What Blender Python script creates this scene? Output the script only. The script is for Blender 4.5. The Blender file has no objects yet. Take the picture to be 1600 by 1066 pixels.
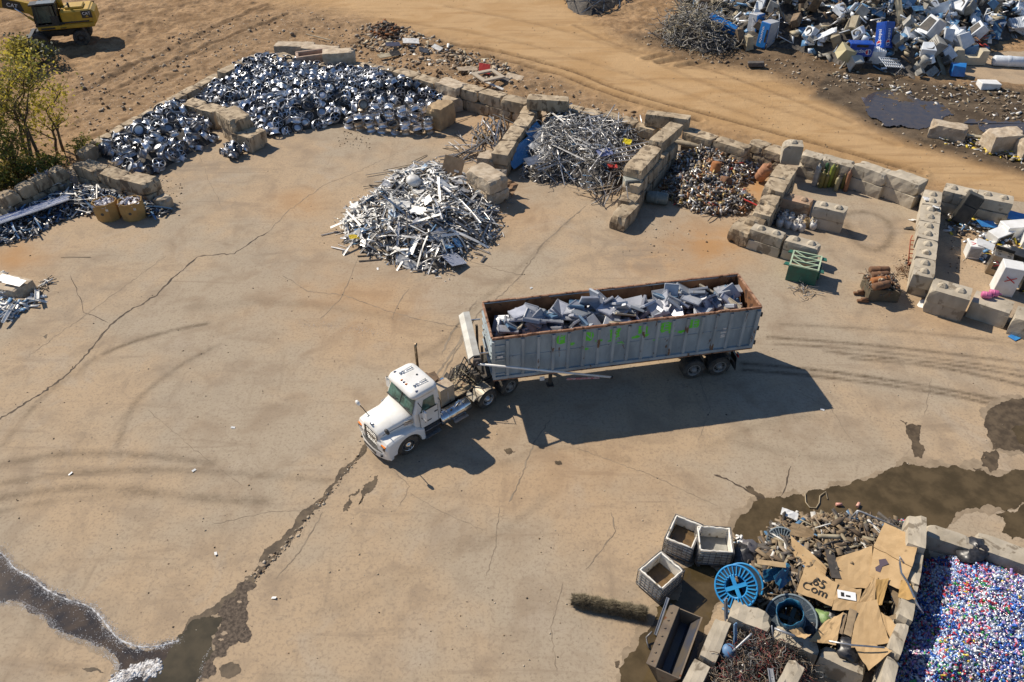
import bpy, math, random
import numpy as np
from mathutils import Vector, Matrix, Euler, noise as mnoise

# ------------------------------------------------------------------ camera
SC = bpy.context.scene
COL = SC.collection
FPX, PITCH, CAMH = 1220.0, math.radians(39.5), 23.5
cam = bpy.data.objects.new('camera', bpy.data.cameras.new('camera'))
COL.objects.link(cam)
cam.location = (0, 0, CAMH)
cam.rotation_euler = (math.radians(90) - PITCH, 0, 0)
cam.data.sensor_width = 36.0
cam.data.lens = 36.0 * FPX / 1600.0
cam.data.clip_end = 2000
SC.camera = cam
# ------------------------------------------------------------------ light
SUN = Vector((-0.87, 0.60, 1.0)).normalized()
SUN_EL = math.asin(SUN.z)
SUN_AZ = math.atan2(SUN.x, SUN.y)
world = bpy.data.worlds.new('World')
SC.world = world
world.use_nodes = True
wn = world.node_tree.nodes
wn.clear()
sky = wn.new('ShaderNodeTexSky')
sky.sky_type = 'NISHITA'
sky.sun_disc = False
sky.air_density = 1.0
sky.dust_density = 0.3
sky.ozone_density = 5.0
sky.sun_elevation = SUN_EL
sky.sun_rotation = SUN_AZ
bg = wn.new('ShaderNodeBackground')
bg.inputs[1].default_value = 0.082
wo = wn.new('ShaderNodeOutputWorld')
world.node_tree.links.new(sky.outputs[0], bg.inputs[0])
world.node_tree.links.new(bg.outputs[0], wo.inputs[0])
sl = bpy.data.lights.new('sun', 'SUN')
sl.energy = 4.8
sl.angle = math.radians(0.53)
sl.color = (1.0, 0.90, 0.75)
so = bpy.data.objects.new('sun', sl)
so.rotation_euler = SUN.to_track_quat('Z', 'Y').to_euler()
so.location = (-30, 30, 40)
COL.objects.link(so)
SC.view_settings.view_transform = 'Standard'
SC.view_settings.look = 'None'
SC.view_settings.exposure = 0.25
SC.view_settings.gamma = 1.0

# ------------------------------------------------------------------ helpers
rng = np.random.default_rng(7)
R = random.Random(11)
_fw = Vector((0, math.cos(PITCH), -math.sin(PITCH)))
_up = Vector((0, math.sin(PITCH), math.cos(PITCH)))


def P(px, py, z=0.0):
    """point at height z whose bearing was read off the survey photograph"""
    d = _fw + Vector((1, 0, 0)) * ((px - 800) / FPX) + _up * ((533 - py) / FPX)
    t = (z - CAMH) / d.z
    return Vector((0, 0, CAMH)) + d * t


def to_px(X, Y, Z=0.0):
    dz = Z - CAMH
    zc = Y * _fw.y + dz * _fw.z
    return 800 + FPX * X / zc, 533 - FPX * (Y * _up.y + dz * _up.z) / zc


def rot(rx=0, ry=0, rz=0):
    return Euler((rx, ry, rz)).to_matrix()


class MB:
    """collects shapes, links them as ONE mesh object"""

    def __init__(self):
        self.v, self.f, self.m, self.n = [], [], [], 0
        self.s = []

    def add(self, vs, fs, mi=0, smooth=False):
        o = self.n
        self.v.extend([tuple(v) for v in vs])
        self.f.extend([tuple(i + o for i in f) for f in fs])
        self.m.extend([mi] * len(fs))
        self.s.extend([smooth] * len(fs))
        self.n += len(vs)
        return self

    def box(self, c, s, r=None, mi=0, taper=(1, 1)):
        hx, hy, hz = s[0] / 2, s[1] / 2, s[2] / 2
        tx, ty = taper
        vs = [Vector(p) for p in ((-hx, -hy, -hz), (hx, -hy, -hz), (hx, hy, -hz), (-hx, hy, -hz),
                                  (-hx * tx, -hy * ty, hz), (hx * tx, -hy * ty, hz), (hx * tx, hy * ty, hz), (-hx * tx, hy * ty, hz))]
        if r is not None:
            vs = [r @ v for v in vs]
        c = Vector(c)
        return self.add([v + c for v in vs], [(0, 3, 2, 1), (4, 5, 6, 7), (0, 1, 5, 4), (1, 2, 6, 5), (2, 3, 7, 6), (3, 0, 4, 7)], mi)

    def cbox(self, c, s, b, r=None, mi=0):
        """box with chamfered edges"""
        hx, hy, hz = s[0] / 2, s[1] / 2, s[2] / 2
        vs, ids = [], {}
        for sx in (-1, 1):
            for sy in (-1, 1):
                for sz in (-1, 1):
                    for a in range(3):
                        p = [sx * (hx - b), sy * (hy - b), sz * (hz - b)]
                        p[a] += (sx, sy, sz)[a] * b
                        ids[(sx, sy, sz, a)] = len(vs)
                        vs.append(Vector(p))
        fs = []
        for a in range(3):
            o1, o2 = (a + 1) % 3, (a + 2) % 3
            for sg in (-1, 1):
                q = []
                for u, w in ((-1, -1), (1, -1), (1, 1), (-1, 1)):
                    k = [0, 0, 0]
                    k[a], k[o1], k[o2] = sg, u, w
                    q.append(ids[(*k, a)])
                fs.append(q if sg > 0 else q[::-1])
        for a in range(3):
            o1, o2 = (a + 1) % 3, (a + 2) % 3
            for u in (-1, 1):
                for w in (-1, 1):
                    k1, k2 = [0, 0, 0], [0, 0, 0]
                    k1[a], k1[o1], k1[o2] = -1, u, w
                    k2[a], k2[o1], k2[o2] = 1, u, w
                    q = [ids[(*k1, o1)], ids[(*k2, o1)], ids[(*k2, o2)], ids[(*k1, o2)]]
                    fs.append(q if u * w < 0 else q[::-1])
        for sx in (-1, 1):
            for sy in (-1, 1):
                for sz in (-1, 1):
                    q = [ids[(sx, sy, sz, a)] for a in range(3)]
                    fs.append(q if sx * sy * sz > 0 else q[::-1])
        if r is not None:
            vs = [r @ v for v in vs]
        c = Vector(c)
        return self.add([v + c for v in vs], fs, mi)

    def cyl(self, p0, p1, r0, r1=None, n=12, mi=0, caps=True, smooth=True):
        p0, p1 = Vector(p0), Vector(p1)
        r1 = r0 if r1 is None else r1
        d = p1 - p0
        q = d.to_track_quat('Z', 'Y').to_matrix() if d.length > 1e-9 else Matrix.Identity(3)
        ring = [q @ Vector((math.cos(2 * math.pi * i / n), math.sin(2 * math.pi * i / n), 0)) for i in range(n)]
        vs = [p0 + k * r0 for k in ring] + [p1 + k * r1 for k in ring]
        self.add(vs, [(i, (i + 1) % n, n + (i + 1) % n, n + i) for i in range(n)], mi, smooth)
        if caps:
            o = self.n - 2 * n
            self.f.append(tuple(o + i for i in range(n))[::-1])
            self.f.append(tuple(o + n + i for i in range(n)))
            self.m += [mi, mi]
            self.s += [False, False]
        return self

    def tube(self, pts, r, n=6, mi=0, r1=None):
        pts = [Vector(p) for p in pts]
        vs = []
        prev = None
        for i, p in enumerate(pts):
            d = (pts[min(i + 1, len(pts) - 1)] - pts[max(i - 1, 0)])
            if d.length < 1e-9:
                d = Vector((0, 0, 1))
            d.normalize()
            if prev is None:
                a = Vector((0, 0, 1)) if abs(d.z) < .9 else Vector((1, 0, 0))
                x = d.cross(a).normalized()
            else:
                x = (prev - d * prev.dot(d))
                x = x.normalized() if x.length > 1e-6 else d.orthogonal().normalized()
            prev = x
            y = d.cross(x)
            rr = r if r1 is None else r + (r1 - r) * i / max(1, len(pts) - 1)
            vs += [p + (x * math.cos(2 * math.pi * k / n) + y * math.sin(2 * math.pi * k / n)) * rr for k in range(n)]
        fs = []
        for i in range(len(pts) - 1):
            for k in range(n):
                a, b = i * n + k, i * n + (k + 1) % n
                fs.append((a, b, b + n, a + n))
        fs.append(tuple(range(n))[::-1])
        fs.append(tuple((len(pts) - 1) * n + k for k in range(n)))
        return self.add(vs, fs, mi, True)

    def lathe(self, prof, mat=None, n=20, mi=0, close=False, smooth=True):
        """prof: (radius, z) list, turned round local z"""
        vs = []
        for r, z in prof:
            for k in range(n):
                a = 2 * math.pi * k / n
                vs.append(Vector((r * math.cos(a), r * math.sin(a), z)))
        if mat is not None:
            vs = [mat @ v for v in vs]
        fs = []
        m = len(prof)
        for i in range(m if close else m - 1):
            j = (i + 1) % m
            for k in range(n):
                fs.append((i * n + k, i * n + (k + 1) % n, j * n + (k + 1) % n, j * n + k))
        return self.add(vs, fs, mi, smooth)

    def prism(self, poly, z0, z1, mat=None, mi=0, cap=True):
        n = len(poly)
        vs = [Vector((x, y, z0)) for x, y in poly] + [Vector((x, y, z1)) for x, y in poly]
        if mat is not None:
            vs = [mat @ v for v in vs]
        fs = [(i, (i + 1) % n, n + (i + 1) % n, n + i) for i in range(n)]
        if cap:
            fs += [tuple(range(n))[::-1], tuple(range(n, 2 * n))]
        return self.add(vs, fs, mi)

    def loft(self, rings, mi=0, cap=True, smooth=False):
        n = len(rings[0])
        vs = [v for r in rings for v in r]
        fs = []
        for i in range(len(rings) - 1):
            for k in range(n):
                fs.append((i * n + k, i * n + (k + 1) % n, (i + 1) * n + (k + 1) % n, (i + 1) * n + k))
        if cap:
            fs += [tuple(range(n))[::-1], tuple((len(rings) - 1) * n + k for k in range(n))]
        return self.add(vs, fs, mi, smooth)

    def build(self, name, mats, parent=None):
        me = bpy.data.meshes.new(name)
        me.from_pydata(self.v, [], self.f)
        for m in (mats if isinstance(mats, (list, tuple)) else [mats]):
            me.materials.append(m)
        me.polygons.foreach_set('material_index', self.m)
        me.polygons.foreach_set('use_smooth', self.s)
        me.update()
        return link(name, me, parent)


def link(name, me, parent=None):
    o = bpy.data.objects.new(name, me)
    COL.objects.link(o)
    if parent is not None:
        o.parent = parent
    return o


def np_mesh(name, V, F, mats, parent=None, mi=None, smooth=False):
    """V (n,3) array, F (m,k) index array"""
    me = bpy.data.meshes.new(name)
    V = np.asarray(V, np.float32)
    F = np.asarray(F, np.int32)
    me.vertices.add(len(V))
    me.vertices.foreach_set('co', V.ravel())
    k = F.shape[1]
    me.loops.add(F.size)
    me.loops.foreach_set('vertex_index', F.ravel())
    me.polygons.add(len(F))
    me.polygons.foreach_set('loop_start', np.arange(0, F.size, k, dtype=np.int32))
    me.polygons.foreach_set('loop_total', np.full(len(F), k, np.int32))
    for m in (mats if isinstance(mats, (list, tuple)) else [mats]):
        me.materials.append(m)
    if mi is not None:
        me.polygons.foreach_set('material_index', np.asarray(mi, np.int32))
    if smooth:
        me.polygons.foreach_set('use_smooth', np.ones(len(F), bool))
    me.update(calc_edges=True)
    me.validate()
    return link(name, me, parent)


def tag(o, label=None, cat=None, group=None, kind=None):
    if cat and o.name.startswith('metal_strip') and cat != 'metal strip':
        o.name = cat.replace(' ', '_')
    if label:
        o['label'] = label
    if cat:
        o['category'] = cat
        o['kind'] = 'thing'
    if group:
        o['group'] = group
    if kind:
        o['kind'] = kind
    return o


def thing(name, label, cat, loc=(0, 0, 0), rz=0.0, group=None, sc=1.0):
    o = bpy.data.objects.new(name, None)
    o.empty_display_size = .3
    COL.objects.link(o)
    o.location = loc
    o.rotation_euler = (0, 0, rz)
    o.scale = (sc, sc, sc)
    return tag(o, label, cat, group)


def dup(root, loc=None, rotation=None, label=None, group=None, scale=None):
    r = root.copy()
    COL.objects.link(r)
    if loc is not None:
        r.location = loc
    if rotation is not None:
        r.rotation_euler = rotation
    if scale is not None:
        r.scale = scale
    if label:
        r['label'] = label
    if group:
        r['group'] = group
    for ch in list(root.children):
        c = ch.copy()
        COL.objects.link(c)
        c.parent = r
        for g in list(ch.children):
            d = g.copy()
            COL.objects.link(d)
            d.parent = c
    return r


# ------------------------------------------------------------------ materials
def mat(name, col, col2=None, scale=4.0, rough=.75, metal=0.0, bump=0.0, bscale=30.0, rnd=0.0, rust=None, detail=6.0,
        spec=0.5, hue=0.0, stretch=None, coat=0.0, contrast=(.35, .65)):
    """noise-mixed principled material; rust=(colour, amount 0..1, scale)"""
    m = bpy.data.materials.new(name)
    m.use_nodes = True
    nt = m.node_tree
    N, L = nt.nodes, nt.links
    b = N['Principled BSDF']
    b.inputs['Roughness'].default_value = rough
    b.inputs['Metallic'].default_value = metal
    b.inputs['Specular IOR Level'].default_value = spec
    if coat:
        b.inputs['Coat Weight'].default_value = coat
    tc = N.new('ShaderNodeTexCoord')
    vec = tc.outputs['Object']
    if rnd or stretch:
        oi = N.new('ShaderNodeObjectInfo')
        mp = N.new('ShaderNodeMapping')
        L.new(vec, mp.inputs[0])
        ml = N.new('ShaderNodeMath')
        ml.operation = 'MULTIPLY'
        ml.inputs[1].default_value = 37.0
        L.new(oi.outputs['Random'], ml.inputs[0])
        cb = N.new('ShaderNodeCombineXYZ')
        L.new(ml.outputs[0], cb.inputs[0])
        L.new(ml.outputs[0], cb.inputs[2])
        L.new(cb.outputs[0], mp.inputs[1])
        if stretch:
            mp.inputs[3].default_value = stretch
        vec = mp.outputs[0]

    def noise(s, d=detail, w=0.0):
        t = N.new('ShaderNodeTexNoise')
        t.inputs['Scale'].default_value = s
        t.inputs['Detail'].default_value = d
        t.inputs['Roughness'].default_value = .6
        t.inputs['Distortion'].default_value = w
        L.new(vec, t.inputs['Vector'])
        return t.outputs['Fac']

    def ramp(f, a, c):
        r = N.new('ShaderNodeMapRange')
        r.inputs[1].default_value, r.inputs[2].default_value = a, c
        r.interpolation_type = 'SMOOTHSTEP'
        L.new(f, r.inputs[0])
        return r.outputs[0]

    def mix(f, a, c):
        x = N.new('ShaderNodeMix')
        x.data_type = 'RGBA'
        if isinstance(f, float):
            x.inputs[0].default_value = f
        else:
            L.new(f, x.inputs[0])
        for i, q in ((6, a), (7, c)):
            if isinstance(q, (tuple, list)):
                x.inputs[i].default_value = (*q[:3], 1)
            else:
                L.new(q, x.inputs[i])
        return x.outputs[2]

    c = tuple(col)
    if col2 is not None:
        c = mix(ramp(noise(scale), *contrast), col, col2)
    if rnd or hue:
        h = N.new('ShaderNodeHueSaturation')
        oi2 = N.new('ShaderNodeObjectInfo')
        r = N.new('ShaderNodeMapRange')
        r.inputs[3].default_value, r.inputs[4].default_value = 1 - rnd, 1 + rnd
        L.new(oi2.outputs['Random'], r.inputs[0])
        L.new(r.outputs[0], h.inputs['Value'])
        if hue:
            r2 = N.new('ShaderNodeMapRange')
            r2.inputs[3].default_value, r2.inputs[4].default_value = .5 - hue, .5 + hue
            fr = N.new('ShaderNodeMath')
            fr.operation = 'MULTIPLY'
            fr.inputs[1].default_value = 7.31
            f2 = N.new('ShaderNodeMath')
            f2.operation = 'FRACT'
            L.new(oi2.outputs['Random'], fr.inputs[0])
            L.new(fr.outputs[0], f2.inputs[0])
            L.new(f2.outputs[0], r2.inputs[0])
            L.new(r2.outputs[0], h.inputs['Hue'])
        if isinstance(c, tuple):
            h.inputs['Color'].default_value = (*c[:3], 1)
        else:
            L.new(c, h.inputs['Color'])
        c = h.outputs[0]
    if rust:
        rc, am, rs = rust
        f = ramp(noise(rs, 8, .4), .74 - .5 * am, .80 - .5 * am)
        c = mix(f, c, rc)
        rr = N.new('ShaderNodeMapRange')
        rr.inputs[3].default_value, rr.inputs[4].default_value = rough, .9
        L.new(f, rr.inputs[0])
        L.new(rr.outputs[0], b.inputs['Roughness'])
        if metal:
            rm = N.new('ShaderNodeMapRange')
            rm.inputs[3].default_value, rm.inputs[4].default_value = metal, 0.0
            L.new(f, rm.inputs[0])
            L.new(rm.outputs[0], b.inputs['Metallic'])
    if isinstance(c, tuple):
        b.inputs['Base Color'].default_value = (*c[:3], 1)
    else:
        L.new(c, b.inputs['Base Color'])
    if bump:
        bn = N.new('ShaderNodeBump')
        bn.inputs['Strength'].default_value = bump
        bn.inputs['Distance'].default_value = .03
        L.new(noise(bscale), bn.inputs['Height'])
        L.new(bn.outputs[0], b.inputs['Normal'])
    return m


def text_mesh(txt, size, name='lettering', m=None, parent=None, mx=None, depth=.004, align='CENTER', shear=0.0):
    cu = bpy.data.curves.new(name, 'FONT')
    cu.body = txt
    cu.size = size
    cu.extrude = depth
    cu.align_x = align
    cu.align_y = 'CENTER'
    cu.shear = shear
    t = bpy.data.objects.new('tmp', cu)
    COL.objects.link(t)
    bpy.context.view_layer.update()
    me = bpy.data.meshes.new_from_object(t)
    bpy.data.objects.remove(t)
    me.name = name
    me.materials.clear()
    me.materials.append(m)
    if mx is not None:
        me.transform(mx)
    return link(name, me, parent)


def frame(o, x, y):
    """4x4 whose x axis runs along x, y axis along y (both Vectors), origin o"""
    x = Vector(x).normalized()
    z = x.cross(Vector(y)).normalized()
    y = z.cross(x)
    m = Matrix((x, y, z)).transposed().to_4x4()
    m.translation = Vector(o)
    return m


ORD = ['first', 'second', 'third', 'fourth', 'fifth', 'sixth', 'seventh', 'eighth', 'ninth', 'tenth', 'eleventh', 'twelfth']
RUST = (.16, .055, .02)
# ------------------------------------------------------------------ ground
def vnoise(X, Y, seed):
    """smooth value noise on numpy arrays, 0..1"""
    xi, yi = np.floor(X).astype(np.int64), np.floor(Y).astype(np.int64)
    xf, yf = X - xi, Y - yi
    u, v = xf * xf * (3 - 2 * xf), yf * yf * (3 - 2 * yf)

    def h(a, b):
        n = (a * 374761393 + b * 668265263 + seed * 1442695041) & 0x7fffffff
        n = ((n ^ (n >> 13)) * 1274126177) & 0x7fffffff
        return ((n ^ (n >> 16)) & 0xffff) / 65535.0
    return (h(xi, yi) * (1 - u) + h(xi + 1, yi) * u) * (1 - v) + (h(xi, yi + 1) * (1 - u) + h(xi + 1, yi + 1) * u) * v


def fbm(X, Y, s, o=4, seed=1):
    t, a, n = 0, 1.0, 0
    for i in range(o):
        t = t + a * vnoise(X * s, Y * s, seed + i * 17)
        n += a
        a *= .5
        s *= 2.03
    return t / n


def pdist(px, py, poly, closed=True):
    """distance to polyline, and inside mask"""
    d = np.full(px.shape, 1e9)
    ins = np.zeros(px.shape, bool)
    n = len(poly)
    for i in range(n if closed else n - 1):
        x0, y0 = poly[i]
        x1, y1 = poly[(i + 1) % n]
        dx, dy = x1 - x0, y1 - y0
        t = np.clip(((px - x0) * dx + (py - y0) * dy) / (dx * dx + dy * dy + 1e-9), 0, 1)
        d = np.minimum(d, np.hypot(px - x0 - t * dx, py - y0 - t * dy))
        if closed:
            c = ((y0 > py) != (y1 > py)) & (px < dx * (py - y0) / (dy + 1e-12) + x0)
            ins ^= c
    return d, ins


def soft(px, py, poly, w):
    d, i = pdist(px, py, poly)
    return np.clip(.5 + np.where(i, d, -d) / (2 * w), 0, 1)


def chaikin(p, n=2):
    for _ in range(n):
        q = [p[0]]
        for a, b in zip(p[:-1], p[1:]):
            q += [(.75 * a[0] + .25 * b[0], .75 * a[1] + .25 * b[1]), (.25 * a[0] + .75 * b[0], .25 * a[1] + .75 * b[1])]
        p = q + [p[-1]]
    return p


YARD = [(-300, 470), (-60, 345), (0, 318), (106, 262), (140, 236), (352, 113), (420, 82), (470, 90), (520, 100), (640, 125),
        (710, 140), (820, 165), (890, 178), (1020, 205), (1110, 225), (1240, 248), (1330, 270), (1440, 295), (1480, 300),
        (1640, 322), (1900, 350), (1900, 1300), (-300, 1300)]
ROAD = [(470, -60), (880, -30), (905, 20), (960, 60), (1060, 95), (1200, 112), (1290, 150), (1350, 195), (1450, 230), (1640, 282),
        (1640, 330), (1440, 280), (1240, 232), (1080, 190), (960, 160), (850, 112), (770, 82), (650, 52), (560, 24), (420, 2), (380, -60)]
PAD = [(1500, 92), (1560, 80), (1680, 78), (1680, 145), (1600, 132), (1530, 124), (1480, 112)]
MUD = [(1262, 150), (1310, 112), (1400, 115), (1480, 128), (1680, 142), (1680, 296), (1600, 272), (1500, 245), (1420, 222), (1360, 196), (1310, 168)]
SOIL = [(990, 62), (1040, 30), (1250, 70), (1330, 100), (1360, 140), (1280, 140), (1190, 112), (1080, 96)]
BERM = [(100, 130), (200, 80), (320, 40), (480, 10), (560, 30), (650, 58), (770, 90), (850, 118), (960, 165), (1080, 200), (840, 165), (700, 135), (520, 100), (350, 110), (140, 235)]
TRACKS = [  # (line on the survey photograph, half width m, strength, fuzz)
    ([(1160, 568), (1268, 577), (1365, 590), (1450, 604), (1575, 627), (1640, 642)], .10, .85),
    ([(1160, 578), (1275, 587), (1453, 611), (1560, 633), (1640, 652)], .10, .8),
    ([(1290, 549), (1390, 560), (1500, 571), (1640, 596)], .09, .7),
    ([(1330, 560), (1460, 572), (1540, 588), (1640, 612)], .10, .7),
    ([(1200, 527), (1300, 534), (1420, 545), (1640, 572)], .10, .55),
    ([(1210, 537), (1330, 545), (1480, 562), (1640, 586)], .08, .5),
    ([(1220, 507), (1330, 512), (1480, 523), (1640, 545)], .10, .35),
    ([(-30, 733), (80, 710), (150, 708), (256, 713), (330, 724)], .18, .42),
    ([(-30, 760), (118, 738), (256, 733), (400, 742), (512, 752)], .16, .38),
    ([(-30, 784), (100, 762), (200, 764), (280, 776), (420, 785)], .20, .42),
    ([(-30, 806), (100, 778), (230, 772)], .14, .3),
    ([(162, 553), (190, 541), (220, 530), (270, 516), (323, 506)], .12, .6),
    ([(183, 697), (192, 672), (199, 650), (213, 624), (276, 573), (343, 538)], .13, .38),
    ([(6, 695), (30, 660), (79, 608), (150, 560)], .16, .35),
    ([(300, 480), (420, 470), (560, 485), (720, 520)], .3, .18),
    ([(650, 560), (700, 530), (742, 480), (800, 430), (890, 345)], .18, .3),
    ([(690, 700), (780, 735), (850, 690), (980, 720)], .16, .2),
    ([(1110, 700), (1190, 660), (1270, 650)], .2, .2),
    ([(1150, 690), (1280, 720), (1390, 710)], .2, .18),
    ([(740, 860), (800, 820), (860, 775)], .15, .22),
    ([(500, 960), (640, 900), (760, 830)], .3, .14),
    ([(60, 940), (50, 990), (70, 1030), (130, 1060)], .14, .2),
    ([(1320, 335), (1355, 330), (1390, 345), (1395, 375), (1370, 395), (1335, 380), (1322, 350)], .22, .4),
]
RUTS = [
    ([(640, 62), (760, 76), (860, 100), (915, 118), (960, 138), (1040, 162), (1110, 180), (1240, 215), (1440, 270)], .22, .75),
    ([(640, 72), (760, 90), (860, 112), (905, 128), (955, 148), (1042, 172), (1092, 188)], .25, .8),
    ([(700, 10), (860, 40), (1000, 85), (1150, 150), (1400, 225)], .3, .2),
    ([(600, 30), (800, 60), (1000, 120), (1200, 190)], .3, .2),
    ([(900, 40), (980, 78), (1100, 104), (1200, 140), (1330, 190)], .25, .3),
    ([(1010, 92), (1040, 86)], .3, .6), ([(1030, 98), (1070, 92)], .3, .6), ([(1060, 104), (1095, 98)], .25, .5),
    ([(120, 150), (210, 105), (300, 66), (360, 30), (420, 8)], .3, .65),
    ([(150, 160), (250, 108), (330, 72), (450, 25)], .22, .5),
    ([(0, 120), (60, 105), (140, 80)], .4, .4), ([(190, 30), (260, 20), (300, 40)], .5, .35),
    ([(160, 20), (280, 10), (420, -10)], .4, .35), ([(210, 60), (215, 40), (235, 35), (240, 50)], .3, .5),
]
ORANGE = [(1100, 385, 75, .8), (1030, 410, 60, .4), (470, 320, 45, .45), (840, 210, 40, .4), (560, 470, 120, .35), (800, 330, 60, .3), (1180, 290, 45, .9),
          (690, 640, 100, .25), (30, 400, 50, .7), (770, 190, 60, .4), (900, 740, 150, .2), (1560, 380, 60, .5), (1480, 480, 60, .3)]
STAIN = [(250, 260, 130, .35), (640, 420, 60, .3), (1000, 400, 60, .5), (420, 225, 60, .35), (1360, 360, 50, .4), (300, 600, 90, .2), (680, 690, 60, .25),
         (960, 960, 80, .3), (120, 470, 100, .25), (1230, 560, 60, .2), (1080, 480, 80, .25), (420, 400, 70, .2)]


def make_ground():
    xs = np.arange(-50, 50.01, .14)
    ys = np.arange(9.5, 84, .14)
    xs = np.concatenate([[-500, -250, -120, -80, -60], xs, [60, 80, 120, 250, 500]])
    ys = np.concatenate([[-200, -60, 0, 5], ys, [90, 100, 130, 200, 400, 700]])
    X, Y = np.meshgrid(xs, ys)
    core = (np.abs(X) < 51) & (Y > 9) & (Y < 85)
    Yc = np.clip(Y, 9, 90)
    px, py = to_px(X, Yc)
    wob = (fbm(X, Y, .7, 3, 5) - .5) * 26
    wob2 = (fbm(X, Y, .35, 4, 9) - .5) * 40
    yard = soft(px, py, YARD, 5)
    dirt = 1 - yard
    road = soft(px + wob, py + wob * .5, ROAD, 14) * dirt
    pad = soft(px + wob * .4, py + wob * .3, PAD, 5)
    dirt = np.clip(dirt - pad, 0, 1)
    mud = np.clip(soft(px + wob2 * .7, py + wob2 * .3, MUD, 8) + .75 * soft(px + wob2, py + wob2 * .4, SOIL, 12), 0, 1)
    berm = soft(px + wob, py + wob * .4, BERM, 12) * dirt
    H = np.zeros_like(X)
    rough = dirt * (1 - .85 * road) * (1 - .5 * mud)
    H += rough * ((fbm(X, Y, .45, 5, 21) - .5) * .5 + (fbm(X, Y, 2.0, 4, 33) - .5) * .24)
    H += berm * (.10 + .35 * np.maximum(0, fbm(X, Y, .8, 4, 41) - .45))
    trk = np.zeros_like(X)
    tn = fbm(X, Y, 1.3, 3, 55)
    tf = fbm(X, Y, 6, 2, 58)
    for lst, isrut in ((TRACKS, 0), (RUTS, 1)):
        for line, w, s in lst:
            pts = [P(*q) for q in chaikin(line)]
            pts = [(p.x, p.y) for p in pts]
            ax = [p[0] for p in pts]
            ay = [p[1] for p in pts]
            sel = (X > min(ax) - 2) & (X < max(ax) + 2) & (Y > min(ay) - 2) & (Y < max(ay) + 2)
            if not sel.any():
                continue
            d, _ = pdist(X[sel], Y[sel], pts, closed=False)
            k = np.exp(-(d / w) ** 2 / 1.3)
            trk[sel] = np.maximum(trk[sel], k * min(.95, s * (1.5 if isrut else (1.45 if line[0][0] > 1100 else 1.25))) * np.clip(.25 + 1.3 * tn[sel], 0, 1) * (.65 + .7 * tf[sel]))
            if isrut:
                H[sel] -= .18 * k * s
                H[sel] += .11 * np.exp(-((d - 1.9 * w) / (.6 * w)) ** 2) * s
    org = np.zeros_like(X)
    for x, y, r, s in ORANGE:
        org = np.maximum(org, s * np.exp(-(((px + wob2 - x) / r) ** 2 + ((py + wob - y) / (r * .55)) ** 2)))
    stn = np.zeros_like(X)
    for x, y, r, s in STAIN:
        stn = np.maximum(stn, s * np.exp(-(((px + wob2 - x) / r) ** 2 + ((py + wob - y) / (r * .6)) ** 2)))
    H *= core
    V = np.stack([X, Y, H], -1).reshape(-1, 3)
    ny, nx = X.shape
    idx = np.arange(nx * ny).reshape(ny, nx)
    F = np.stack([idx[:-1, :-1], idx[:-1, 1:], idx[1:, 1:], idx[1:, :-1]], -1).reshape(-1, 4)
    g = np_mesh('ground', V, F, ground_mat(), smooth=True)
    for nm, ch in (('zones', (dirt, road, mud, berm)), ('marks', (trk, org, stn, pad))):
        a = g.data.attributes.new(nm, 'FLOAT_COLOR', 'POINT')
        a.data.foreach_set('color', np.stack(ch, -1).astype(np.float32).ravel())
    tag(g, kind='structure')
    globals()['_H'] = (xs, ys, H)
    return g


def gz(x, y):
    """ground height under a point"""
    xs, ys, H = globals()['_H']
    i = int(np.clip(np.searchsorted(ys, y), 0, len(ys) - 1))
    j = int(np.clip(np.searchsorted(xs, x), 0, len(xs) - 1))
    return float(H[i, j])


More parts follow.
